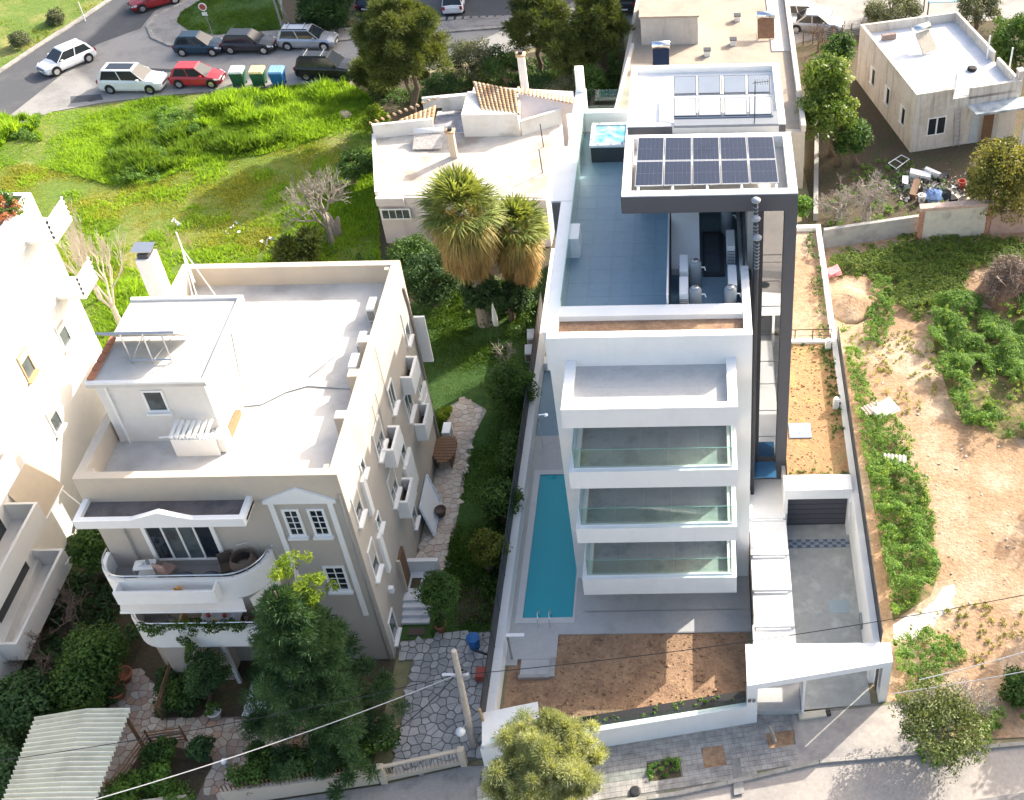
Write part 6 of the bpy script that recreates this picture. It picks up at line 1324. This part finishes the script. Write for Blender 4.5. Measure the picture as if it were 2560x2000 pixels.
# pale concrete pads along the far pavement
for i in range(2):
    for j in range(9):
        q = D(945+j*17, 42+i*14-j*.4); o = box('paving_slab', PAVE, bpy.data.objects['traffic_island_pavement'], q[0]-.22, q[0]+.22, q[1]-.28, q[1]+.28, .107, .125)
# rubbish on the lot
for k, (x, y, lab) in enumerate(((378, 480, 'grey and white plastic rubbish in the shaded grass'), (500, 492, 'small white bag lying on the sunlit grass'), (572, 520, 'heap of white and dark rubbish near the villa parapet'))):
    t = thing('litter', lab, 'litter', (*D(x, y)[:2], 0)); V, b = [], MB()
    for j in range(9): c = rng.normal(0, .22, 3); s_ = rng.uniform(.05, .13); b.add([(c[0]+rng.normal(0, s_), c[1]+rng.normal(0, s_), .1+abs(rng.normal(0, .12))) for _ in range(4)], [(0, 1, 2), (0, 2, 3)])
    b.obj('scraps', [PLW, PLW, METAL][k], t)
# tall apartment block standing beyond the top edge (it throws the shade over the upper street)
ob = thing('street_apartment_block', 'tall pale apartment block across the upper street beyond the frame', 'building', (0, 0, 0))
MB().prism([(-17.3, 70.4), (-10.6, 72.5), (3, 72.2), (3, 93), (-20.8, 90), (-22.3, 75.9)], 0, 20).obj('wall', BEIGET, ob)
for z in (2, 5, 8, 11, 14, 17):
    for x in (-12, -8.5, -5, -1.8): box('window', GDARK, ob, x-.6, x+.6, 72.2, 72.3, z, z+1.4)

# ================================================================ VILLA GARDEN
def voronoi_stones(region, cell, gap, z, m_list, parent, limit=300, seed=0, th=.03):
    g = np.random.default_rng(seed); a = np.array(region); pts = []
    x0, x1, y0, y1 = a[:, 0].min()-cell, a[:, 0].max()+cell, a[:, 1].min()-cell, a[:, 1].max()+cell
    nx_, ny_ = int((x1-x0)/cell)+1, int((y1-y0)/cell)+1
    G = {(i, j): (x0+(i+g.uniform(.1, .9))*cell, y0+(j+g.uniform(.1, .9))*cell) for i in range(nx_) for j in range(ny_)}
    out = []
    for (i, j), p in G.items():
        if not inpoly(np.array([p[0]]), np.array([p[1]]), region)[0]: continue
        poly = [(p[0]-cell*2, p[1]-cell*2), (p[0]+cell*2, p[1]-cell*2), (p[0]+cell*2, p[1]+cell*2), (p[0]-cell*2, p[1]+cell*2)]
        for di in (-2, -1, 0, 1, 2):
            for dj in (-2, -1, 0, 1, 2):
                q = G.get((i+di, j+dj))
                if q is None or q == p: continue
                nx__, ny__ = q[0]-p[0], q[1]-p[1]; mx_, my_ = (p[0]+q[0])/2, (p[1]+q[1])/2
                poly = clip_conv(poly, nx__, ny__, nx__*mx_+ny__*my_)
                if len(poly) < 3: break
        if len(poly) >= 3 and parea(poly) > .008: out.append(shrink(poly, gap))
    rest = MB()
    for k, poly in enumerate(out):
        zz_ = z+g.uniform(-.006, .008)
        if k < limit: MB().prism(poly, z-.03, zz_).obj('paving_stone', m_list[int(g.integers(len(m_list)))], parent)
        else: rest.prism(poly, z-.03, zz_)
    if rest.v: st(rest.obj('paving_stones_rest', m_list[0], parent))
ST = [mat('paving_stone_a', (.47, .39, .32), .85, .15, 5), mat('paving_stone_b', (.40, .31, .25), .85, .15, 5), mat('paving_stone_c', (.54, .48, .41), .85, .15, 5), mat('paving_stone_d', (.43, .29, .21), .85, .15, 5)]
STC = [mat('crazy_stone_a', (.40, .395, .385), .8, .15, 5), mat('crazy_stone_b', (.47, .46, .445), .8, .15, 5), mat('crazy_stone_c', (.34, .34, .335), .8, .15, 5)]
dr = struct('crazy_paved_drive', [(-13.3, -4.0), (-13.3, -3.3), (-9.0, -2.75), (-9.0, -8.9), (-9.6, -9.1), (-12.5, -9.8), (-12.6, -4.1)], -.004, mat('dark_mortar', (.17, .165, .155), .95, .2, 8))
voronoi_stones([(-13.25, -4.0), (-13.25, -3.2), (-9.02, -2.75), (-9.02, -8.9), (-9.6, -9.05), (-12.45, -9.7), (-12.6, -4.2)], .36, .028, .02, STC, dr, 300, 1)
sp_ = struct('side_stone_path', [(-13.3, .35), (-11.85, .35), (-11.75, 9.3), (-11.3, 11.2), (-12.6, 12.2), (-13.3, 11.5)], -.002, mat('pale_mortar', (.34, .32, .29), .95, .2, 8))
voronoi_stones([(-13.25, .4), (-11.9, .4), (-11.8, 9.3), (-11.4, 11.1), (-12.6, 12.1), (-13.25, 11.4)], .33, .02, .02, [ST[0], ST[2]], sp_, 300, 2)
fp_ = struct('front_garden_path', [(-24.2, -4.5), (-22.7, -5.6), (-22.7, -6.9), (-17.0, -6.9), (-12.7, -7.2), (-12.7, -8.0), (-18.2, -8.6), (-18.6, -10.6), (-19.9, -10.6), (-19.6, -8.6), (-22.6, -8.1), (-23.2, -10.8), (-24.9, -10.8), (-24.6, -6)], -.006, mat('brown_mortar', (.22, .17, .14), .95, .2, 8))
voronoi_stones([(-24.2, -4.5), (-22.7, -5.7), (-22.7, -6.95), (-17.0, -6.95), (-12.7, -7.2), (-12.7, -8.0), (-18.2, -8.55), (-18.6, -10.5), (-19.8, -10.5), (-19.6, -8.55), (-22.6, -8.1), (-23.2, -10.7), (-24.8, -10.7), (-24.6, -6)], .34, .022, .014, ST, fp_, 300, 3)
box('red_mat', mat('dark_mat', (.10, .06, .06), .9), None, -18.8, -17.9, -7.3, -7.0, .02, .04); tag(bpy.data.objects['red_mat'], 'dark doormat on the paving below the front steps', 'mat')
# rail fences
def railfence(lab, pts, h=1.0, n=5):
    t = thing('rail_fence', lab, 'fence', (0, 0, 0), 0, 'brown rail fences in the villa garden')
    for p, q in zip(pts[:-1], pts[1:]):
        for k in range(n): MB().bar((*p, .15+k*h/n), (*q, .15+k*h/n), .05).obj('rail', mat('fence_wood', (.22, .13, .07), .8, .2, 8), t)
        for f in (0, 1): x, y = (p[0]*(1-f)+q[0]*f, p[1]*(1-f)+q[1]*f); MB().bar((x, y, 0), (x, y, h+.1), .07).obj('post', MATS['fence_wood'], t)
railfence('brown rail fence beside the path near the villa front corner', [(-22.4, -4.9), (-22.3, -7.0)])
railfence('brown rail fence with a corner beside the carport path', [(-23.0, -10.4), (-22.3, -8.2), (-21.0, -8.0)])
# carport with corrugated roof
cpt = thing('carport', 'carport roofed with pale corrugated sheets at the bottom left', 'carport', (0, 0, 0))
A_, B2_, C2_, D2_ = D(75, 1530, 2.4), D(280, 1511, 2.4), D(190, 1745, 2.4), D(-10, 1745, 2.4)
N = 22
ridge0 = np.array(D(185, 1512, 2.65)); ridge1 = np.array(D(110, 1745, 2.65)); A_, B2_, C2_, D2_ = map(np.array, (A_, B2_, C2_, D2_))
def sheet(E0, E1, nm):
    b = MB(); vs = []
    M_ = N*6
    for i in range(M_+1):
        f = i/M_; a = E0*(1-f)+E1*f; r_ = ridge0*(1-f)+ridge1*f; wv = .085*sin(2*pi*i/6)
        vs += [a+(0, 0, wv), (a+r_)/2+(0, 0, wv), r_+(0, 0, wv)]
    fs = [(i*3+k, (i+1)*3+k, (i+1)*3+k+1, i*3+k+1) for i in range(M_) for k in (0, 1)]
    o = b.add(vs, fs).obj(nm, SHEET, cpt, smooth=False); m = o.modifiers.new('t', 'SOLIDIFY'); m.thickness = .012
sheet(A_, D2_, 'left_roof_sheet'); sheet(B2_, C2_, 'right_roof_sheet')
for p in (A_, B2_): box('post', WOOD, cpt, p[0]-.05+(.2 if p is A_ else -.2), p[0]+.05+(.2 if p is A_ else -.2), p[1]-.3, p[1]-.2, 0, 2.38)
box('post', WOOD, cpt, C2_[0]-.3, C2_[0]-.2, C2_[1]+.1, C2_[1]+.2, 0, 2.38)
# pots
def pot(lab, xy, r=.3, m_=TERRA, leaf=L_BUSH, n=8, h=.5):
    B = D(*xy); t = thing('plant_pot', lab, 'plant pot', (B[0], B[1], .01)); MB().lathe([(r*.65, 0), (r, .4), (r*1.08, .4), (r*1.08, .46), (r*.9, .46), (r*.85, .38)], n=14).obj('pot', m_, t, smooth=True)
    if leaf: leafcloud('leaves', clumps((0, 0, .6), (r, r, h*.5), n, .16), 40, .06, leaf, t)
pot('terracotta pot on the paved path beside the green shrub, farther one', (268, 1450), .38, TERRA, None); pot('terracotta pot on the paved path beside the green shrub, nearer one', (255, 1485), .38, TERRA, L_DARK, 4)
pot('white pot with pale plant left of the two terracotta pots', (225, 1485), .3, PLW, L_OLIVE); pot('white pot with agave at the left foot of the front steps', (462, 1530), .28, PLW, L_BUSH)
pot('white pot with spiky plant at the right foot of the front steps', (590, 1515), .25, PLW, L_BUSH); pot('terracotta pot beside the clipped tree at the side porch', (942, 1345), .25)
pot('brown wicker pot on the side path beside the leaning door panel', (942, 1100), .26, WICK, None)
# folded table, leaning door, bin, parasol
ft = thing('garden_table', 'round slatted wooden table folded against the villa side wall', 'table', (-12.85, 7.6, 0))
for k in range(9):
    y = -.9+k*.2; hw_ = sqrt(max(.05, 1-(y/1.0)**2))*.6; box('slat', WOOD, ft, -hw_, hw_, y+.01, y+.18, .72, .76)
for x in (-.35, .35): box('leg', WOOD, ft, x-.03, x+.03, -.6, .6, 0, .7)
ld = thing('leaning_door', 'white framed door panel leaning on the villa side wall', 'door', (0, 0, 0))
MB().hull([(-13.3, 5.3, 1.3), (-13.3, 3.2, 1.3), (-12.75, 2.6, .05), (-12.75, 4.7, .05)], [(-13.27, 5.3, 1.34), (-13.27, 3.2, 1.34), (-12.72, 2.6, .09), (-12.72, 4.7, .09)]).obj('panel', PLW, ld)
b = MB(); c4 = [(-13.26, 5.3, 1.35), (-13.26, 3.2, 1.35), (-12.71, 2.6, .1), (-12.71, 4.7, .1)]
for p, q in zip(c4, c4[1:]+c4[:1]): b.bar(p, q, .08)
b.obj('frame', mat('blue_white_frame', (.60, .68, .74), .5), ld)
wc = thing('side_condenser', 'small white unit on the side path by the folded table', 'air conditioner', (-13.0, 9.2, 0)); box('casing', PLW, wc, -.2, .2, -.4, .4, .05, .7, bevel=.02); box('grille', PLG, wc, .2, .21, -.25, .25, .15, .6)
B = D(1013, 1380); bn = thing('garden_bin', 'bright blue round garden bin on the crazy paving', 'bin', (B[0], B[1], .02)); MB().lathe([(.22, 0), (.27, .6), (.24, .6), (.20, .1)], n=16).obj('container', PLB, bn, smooth=True); MB().lathe([(.29, .6), (.29, .66), (.1, .72), (0, .72)], n=16).obj('lid', PLB, bn)
B = D(1062, 720); um = thing('closed_parasol', 'closed white parasol standing on the side lawn', 'parasol', (B[0], B[1], 0)); MB().tube([(0, 0, 0), (0, 0, 2.4)], .025, 6).obj('pole', METAL, um)
MB().tube([(0, 0, .9), (0, 0, 1.3), (0, 0, 1.9), (0, 0, 2.4)], [.14, .17, .1, .02], 9).obj('canopy', PLW, um)
condenser('stacked_condenser', 'pair of grey condensers stacked by the boundary wall behind the parasol', (*D(1135, 735)[:2], 0), .1, .4, .8, .8); condenser('stacked_condenser', 'lower grey condenser beside the stacked pair at the wall', (*D(1130, 765)[:2], 0), .1, .4, .8, .7)
# gate and front fence
sg_ = thing('sliding_gate', 'cream low wall and barred sliding gate across the crazy paved drive', 'gate', (0, 0, 0))
g0, g1 = np.array((-12.7, -9.95)), np.array((-9.7, -9.25)); u_ = (g1-g0)/np.linalg.norm(g1-g0); n_2 = np.array((-u_[1], u_[0]))
MB().prism([tuple(g0), tuple(g1), tuple(g1+n_2*.12), tuple(g0+n_2*.12)], .95, 1.05).obj('top_rail', BEIGET, sg_); MB().prism([tuple(g0), tuple(g1), tuple(g1+n_2*.14), tuple(g0+n_2*.14)], .05, .3).obj('bottom_panel', BEIGET, sg_)
for k in range(21): p = g0+(g1-g0)*(k+.5)/21+n_2*.06; box('bar', METAL, sg_, p[0]-.015, p[0]+.015, p[1]-.015, p[1]+.015, .3, .95)
for p in (g0, g1): box('gate_post', BEIGET, sg_, p[0]-.12, p[0]+.12, p[1]-.1, p[1]+.14, 0, 1.15)
fw = thing('front_fence', 'cream front wall with spiked rail below the long hedge', 'fence', (0, 0, 0))
f0, f1 = np.array((-18.6, -10.85)), np.array((-12.9, -10.0))
MB().prism([tuple(f0), tuple(f1), (f1[0], f1[1]+.22), (f0[0], f0[1]+.22)], 0, .85).obj('wall_body', BEIGET, fw)
for k in range(38): p = f0+(f1-f0)*(k+.5)/38; box('spike', WOOD, fw, p[0]-.02, p[0]+.02, p[1]+.1, p[1]+.13, .85, 1.25)
f2, f3 = np.array((-23.5, -11.5)), np.array((-19.9, -11.05))
MB().prism([tuple(f2), tuple(f3), (f3[0], f3[1]+.2), (f2[0], f2[1]+.2)], 0, .9).obj('wall_body', BEIGET, fw)
lampb = thing('globe_lamp', 'small white globe lamp on the garden gate post', 'lamp', (*D(497, 1660)[:2], 0)); MB().tube([(0, 0, 0), (0, 0, 1.1)], .06, 6).obj('post', PLG, lampb); MB().lathe([(.05, 1.1), (.12, 1.18), (.12, 1.3), (.04, 1.38)], n=12).obj('globe', PLW, lampb, smooth=True)
# electricity pole and wires
B = np.array(D(1010, 1590)); T1 = np.array(DY(968, 1388, B[1])); T2 = T1
ep = thing('electricity_pole', 'pale wooden electricity pole with a round white lamp by the crazy paved drive', 'utility pole', (0, 0, 0))
MB().tube([B, (B+T1)/2+(0, 0, 0), T1], [.15, .13, .10], 10).obj('shaft', mat('pole_wood', (.45, .40, .35), .9, .15, 5), ep)
j1 = np.array(DY(972, 1440, B[1])); MB().box(j1[0]-.5, j1[0]+.5, j1[1]-.06, j1[1]+.06, j1[2]-.06, j1[2]+.06).obj('crossarm', METAL, ep)
lq = np.array(DY(982, 1560, B[1]-.3)); MB().lathe([(.02, .18), (.15, .1), (.2, -.05), (.12, -.2), (.02, -.22)], tuple(lq), 14).obj('lamp_head', PLW, ep, smooth=True); MB().tube([lq, np.array((lq[0]+.3, B[1], lq[2]+.3))], .03, 5).obj('lamp_arm', METAL, ep)
for k in range(5): a = rng.uniform(0, 6.28); MB().tube([j1+(0, .1, 0)]+[j1+np.array((cos(a+i*.8)*.25+.15, .1, sin(a+i*.8)*.25)) for i in range(6)]+[j1+(0, .1, .05)], .02, 4).obj('cable_loop', BLACK, ep)
s2 = np.array(D(1030, 1520, 2.2)); MB().tube([(B[0]+.6, B[1]+.2, 0), (B[0]+.55, B[1]+.1, 2.4)], .06, 6).obj('service_post', WOODL, ep)
def wire(lab, p, q, sag, r=.018, m_=BLACK):
    p, q = np.array(p), np.array(q); pts = [p*(1-t_)+q*t_-(0, 0, sag*4*t_*(1-t_)) for t_ in np.linspace(0, 1, 25)]
    tag(MB().tube(pts, r, 4).obj('overhead_wire', m_, None), lab, 'wire', 'overhead wires over the gardens')
jw = j1
wire('dark overhead wire crossing the villa garden to the left', jw, D(-20, 1625, 6.5), .35)
wire('pale overhead wire over the conifer to the bottom left', jw, D(200, 1706, 6.5), .3, .02, mat('pale_cable', (.45, .45, .46), .6))
wire('dark overhead wire crossing the bare soil and driveway to the right', jw, D(2220, 1262, 6.0), .5)
wire('short dark wire from the pole down over the hedge', jw, D(800, 1590, 3.5), .25, .02)
for k, (a, c) in enumerate((((1900, 1480, 2.5), (2220, 1425, 2.5)), ((1960, 1450, 3.2), (2220, 1380, 3.2)))): wire(['pale wire above the wild bush beside the portal', 'second pale wire above the wild bush'][k], D(*a), D(*c), .08, .02, MATS['pale_cable'])
# drums of hanging pipe on left boundary wall
hp = thing('hose_bundle', 'bundle of dark hoses hanging by the blue bin at the wall', 'hoses', (*D(1040, 1450)[:2], 0))
for k in range(4): MB().tube([(-.5+k*.05, .6, 1.2), (.1+k*.06, .5, 1.0), (.3+k*.05, 0, .6), (.35+k*.04, -.5, .1)], .025, 5).obj('hose', BLACK, hp)
box('red_crate', RED, None, -9.75, -9.2, -5.4, -4.9, .03, .35); tag(bpy.data.objects['red_crate'], 'faded red crate at the foot of the boundary wall', 'crate')

# ================================================================ RIGHT LOT AND YARD OBJECTS
bw = thing('yard_wall', 'old grey block wall between the empty lot and the back yard', 'wall', (0, 0, 0))
a0, a1 = np.array(D(1755, 530)), np.array(D(1958, 500))
MB().prism([tuple(a0[:2]), tuple(a1[:2]), (a1[0], a1[1]+.25), (a0[0], a0[1]+.25)], -.05, 1.3).obj('wall_body', CONC, bw)
gp = thing('gate_wall', 'pale rendered gate panel with brick edges and coping in the yard wall', 'wall', (0, 0, 0))
p0, p1 = np.array(D(1965, 512)), np.array(D(2098, 500))
MB().prism([tuple(p0[:2]), tuple(p1[:2]), (p1[0], p1[1]+.3), (p0[0], p0[1]+.3)], -.05, 2.1).obj('panel', mat('stained_cream', (.55, .53, .45), .9, .1, 3, (.40, .38, .32), .3, 1.2), gp)
MB().prism([(p0[0]-.3, p0[1]-.12), (p1[0]+.3, p1[1]-.12), (p1[0]+.3, p1[1]+.42), (p0[0]-.3, p0[1]+.42)], 2.1, 2.3).obj('coping', mat('pink_coping', (.48, .36, .30), .9, .2, 5), gp)
for p in (p0-(.28, 0, 0), p1):
    for k in range(13): box('brick', mat('old_brick', (.42, .22, .15), .9, .25, 6), gp, p[0]+(.03 if k % 2 else 0), p[0]+(.25 if k % 2 else .28), p[1]-.04, p[1]+.28, .0+k*.16, .145+k*.16)
bw2 = thing('yard_wall', 'low pinkish wall behind the dark citrus tree', 'wall', (0, 0, 0)); q0 = p1; MB().prism([(q0[0]+.3, q0[1]), (q0[0]+6, q0[1]+.4), (q0[0]+6, q0[1]+.7), (q0[0]+.3, q0[1]+.3)], -.05, 1.5).obj('wall_body', mat('pinkish_wall', (.48, .34, .28), .9, .15), bw2)
yf_ = thing('yard_fence', 'rusty mesh fence between the yard and the parked silver car', 'fence', (0, 0, 0))
f0, f1 = np.array(D(1692, 100)), np.array(D(1835, 78))
for k in range(8): p = f0+(f1-f0)*k/7; MB().bar((p[0], p[1], 0), (p[0], p[1], 1.2), .06).obj('post', WOOD, yf_)
b = MB()
for k in range(7): b.bar((f0[0], f0[1], .2+k*.15), (f1[0], f1[1], .2+k*.15), .015)
for k in range(50): p = f0+(f1-f0)*k/49; b.bar((p[0], p[1], .15), (p[0], p[1], 1.12), .012)
b.obj('mesh', METAL, yf_)
pth = thing('garden_divider', 'thin pale stone edging running down the back yard', 'edging', (0, 0, 0)); MB().prism([D(1738, 250)[:2], D(1746, 250)[:2], D(1744, 470)[:2], D(1734, 470)[:2]], -.02, .5).obj('edging', CONC, pth)
def sheets(lab, xy, w, h, rz, m_, name='scrap_sheet', cat='sheet', corr=False, n=1):
    B = D(*xy); t = thing(name, lab, cat, (B[0], B[1], .12), rz)
    if corr:
        b = MB(); N_ = 36; vs = []
        for i in range(N_+1): x = -w/2+w*i/N_; zz_ = .04*sin(2*pi*i/6)+.15; vs += [(x, -h/2, zz_), (x, h/2, zz_+.1)]
        b.add(vs, [(2*i, 2*i+2, 2*i+3, 2*i+1) for i in range(N_)]); o = b.obj('sheet', m_, t); s_ = o.modifiers.new('t', 'SOLIDIFY'); s_.thickness = .015
    else:
        for k in range(n): MB().hull([(-w/2+k*.1, -h/2, .1+k*.06), (w/2, -h/2+k*.1, .12+k*.06), (w/2, h/2, .2+k*.06), (-w/2, h/2-k*.2, .15+k*.06)], [(-w/2+k*.1, -h/2, .13+k*.06), (w/2, -h/2+k*.1, .15+k*.06), (w/2, h/2, .23+k*.06), (-w/2, h/2-k*.2, .18+k*.06)]).obj('sheet', m_, t)
    return t
sheets('bent whitish sheet lying on weeds in the empty lot', (1885, 880), 1.3, 1.0, .5, mat('whitish_scrap', (.58, .56, .54), .6, .1, 4), n=2)
sheets('striped pink and white slatted board beside the bent white sheet', (1860, 880), 1.1, .6, .5, mat('striped_board', (.60, .48, .42), .8, .25, 14), corr=True)
sheets('pale corrugated scrap sheet half buried in the lot weeds', (1907, 992), 1.1, .75, -.15, mat('corrugated_scrap', (.52, .50, .48), .7, .12, 5), corr=True)
sheets('red and pink cloth dumped beside the boundary wall', (1775, 588), .9, .8, .3, mat('pink_cloth', (.62, .22, .24), .9, .3, 5), 'scrap_cloth', 'cloth', n=3)
JN = 'junk piled behind the old white house'
junk = [((1925, 355), 'white leaning frame on the ground beside the old house wall', PLW), ((1930, 395), 'long pale board dumped on the junk pile', METAL), ((1962, 380), 'white box in the junk pile nearest the house corner', PLW), ((1995, 378), 'pale cabinet door in the junk pile', PLW), ((2010, 385), 'dark metal scrap in the junk pile', BLACK), ((1990, 420), 'blue-grey tarpaulin on the junk pile', FABRICB), ((2025, 420), 'dark bin bag on the junk pile', BLACK), ((1965, 430), 'white bucket rolled under the tarpaulin', PLW), ((2050, 400), 'rusty drum at the right end of the junk pile', RED), ((1950, 410), 'brown wooden crate in the junk pile', WOOD)]
for k, (xy, lab, m_) in enumerate(junk):
    B = D(*xy); t = thing('junk_item', lab, 'junk', (B[0], B[1], 0), rng.uniform(0, 3), JN)
    if k == 0:
        b = MB()
        for p, q in (((-.9, 0, .3), (.9, 0, .1)), ((-.9, .6, .5), (.9, .6, .2)), ((-.9, 0, .3), (-.9, .6, .5)), ((.9, 0, .1), (.9, .6, .2)), ((0, 0, .2), (0, .6, .35))): b.bar(p, q, .05)
        b.obj('frame', m_, t)
    elif 'bucket' in lab or 'drum' in lab: MB().lathe([(.2, 0), (.26, .5), (.22, .5), (.16, .05)], n=14).obj('vessel', m_, t)
    elif 'bag' in lab or 'tarpaulin' in lab: b = MB().lathe([(.7, 0), (.65, .2), (.35, .4), (.1, .45)], n=11); b.v = [(x*rng.uniform(.8, 1.2), y*rng.uniform(.8, 1.2), z*rng.uniform(.7, 1.2)) for x, y, z in b.v]; b.obj('cover', m_, t)
    else: s1, s2_ = rng.uniform(.3, .9), rng.uniform(.15, .4); MB().hull([(-s1, -s2_, 0), (s1, -s2_, 0), (s1, s2_, 0), (-s1, s2_, 0)], [(-s1, -s2_, .3), (s1, -s2_, .5), (s1, s2_, .5), (-s1, s2_, .35)]).obj('board', m_, t)
V = []
c0 = np.array(D(1985, 405))
for k in range(500): p = c0+(rng.normal(0, 1.4), rng.normal(0, .9), abs(rng.normal(0, .15))); V.append(p+rng.normal(0, .1, (4, 3)))
st(raw_mesh('small_rubbish', np.array(V).reshape(-1, 3), 4, rng.uniform(0, 1, 500), leafmat('rubbish_mix', (.05, .05, .06), (.75, .72, .68), .0)))
# blue tarp stall top right
ts = thing('tarp_shelter', 'low shelter with a pale blue tarpaulin behind the old house', 'shelter', (*D(2030, 35)[:2], 0))
MB().hull([(-2.2, -1, 1.6), (2.2, -1, 1.6), (2.2, 1, 2.0), (-2.2, 1, 2.0)], [(-2.2, -1, 1.65), (2.2, -1, 1.65), (2.2, 1, 2.05), (-2.2, 1, 2.05)]).obj('tarpaulin', mat('pale_blue_tarp', (.30, .52, .62), .6, .1, 3), ts)
for x in (-2.1, 2.1):
    for y in (-.9, .9): MB().bar((x, y, 0), (x, y, 1.7), .07).obj('post', WOOD, ts)
# things on the near pavement
tk_ = thing('broken_tree_stub', 'short grey broken trunk in the square planting pit before the gate', 'stump', (2.5, -8.4, .03)); MB().tube([(0, 0, 0), (-.1, .05, .5), (-.25, .1, .95)], [.09, .08, .05], 7).obj('wood', BARKG, tk_)
mh = thing('bin_bag', 'small black round lid lying by the kerb near the pine', 'lid', (*D(1355, 1690)[:2], .06)); MB().lathe([(.22, 0), (.22, .05), (.15, .07), (0, .07)], n=16).obj('cover', BLACK, mh)
wb = thing('timber_box', 'cream board lying at the threshold of the driveway gate', 'board', (*D(1732, 1528)[:2], .06), .13); box('board', mat('cream_board', (.55, .50, .40), .8), wb, -.55, .55, -.16, .14, 0, .12); box('black_label', BLACK, wb, .58, .75, -.12, .12, 0, .1)
sig = thing('curb_ramp', 'thin concrete strip crossing the pavement near the kerb', 'strip', (0, 0, 0)); MB().prism([P(1830, 1900)[:2], P(1850, 1895)[:2], P(1862, 1985)[:2], P(1835, 1990)[:2]], .05, .068).obj('strip', PAVE, sig)

# patches and manholes in the roads
pt = [(ring([(230, 140), (420, 150), (418, 156), (228, 147)]), ASPH, -.017), (ring([(760, 120), (1000, 88), (1002, 96), (762, 130)]), ASPH, -.017), (ring([(150, 205), (215, 200), (220, 212), (150, 220)]), ASPH, -.017),
      ([(1, -13.5), (6, -12.6), (6.1, -11.9), (1, -12.7)], mat('road_patch', (.20, .19, .185), .95, .15, 7), -.026), ([(6.5, -12), (12, -11.2), (12, -10.7), (6.5, -11.5)], MATS['road_patch'], -.026), ([(-6, -14), (-2, -13.4), (-2, -11.6), (-6, -12.3)], MATS['road_patch'], -.026)]
for pg, m_, z in pt: struct('road_patch', pg, z, m_)
for x, y, z in (*[(*D(a, b)[:2], -.012) for a, b in ((195, 212), (640, 128), (380, 165))], (3.5, -11.6, -.02), (-4.6, -10.3, .06)):
    o = MB().lathe([(.3, 0), (.3, .012), (0, .012)], (x, y, z), 18).obj('manhole', mat('iron_cover', (.06, .06, .06), .6, .2, 20, metal=.5)); o['kind'] = 'structure'
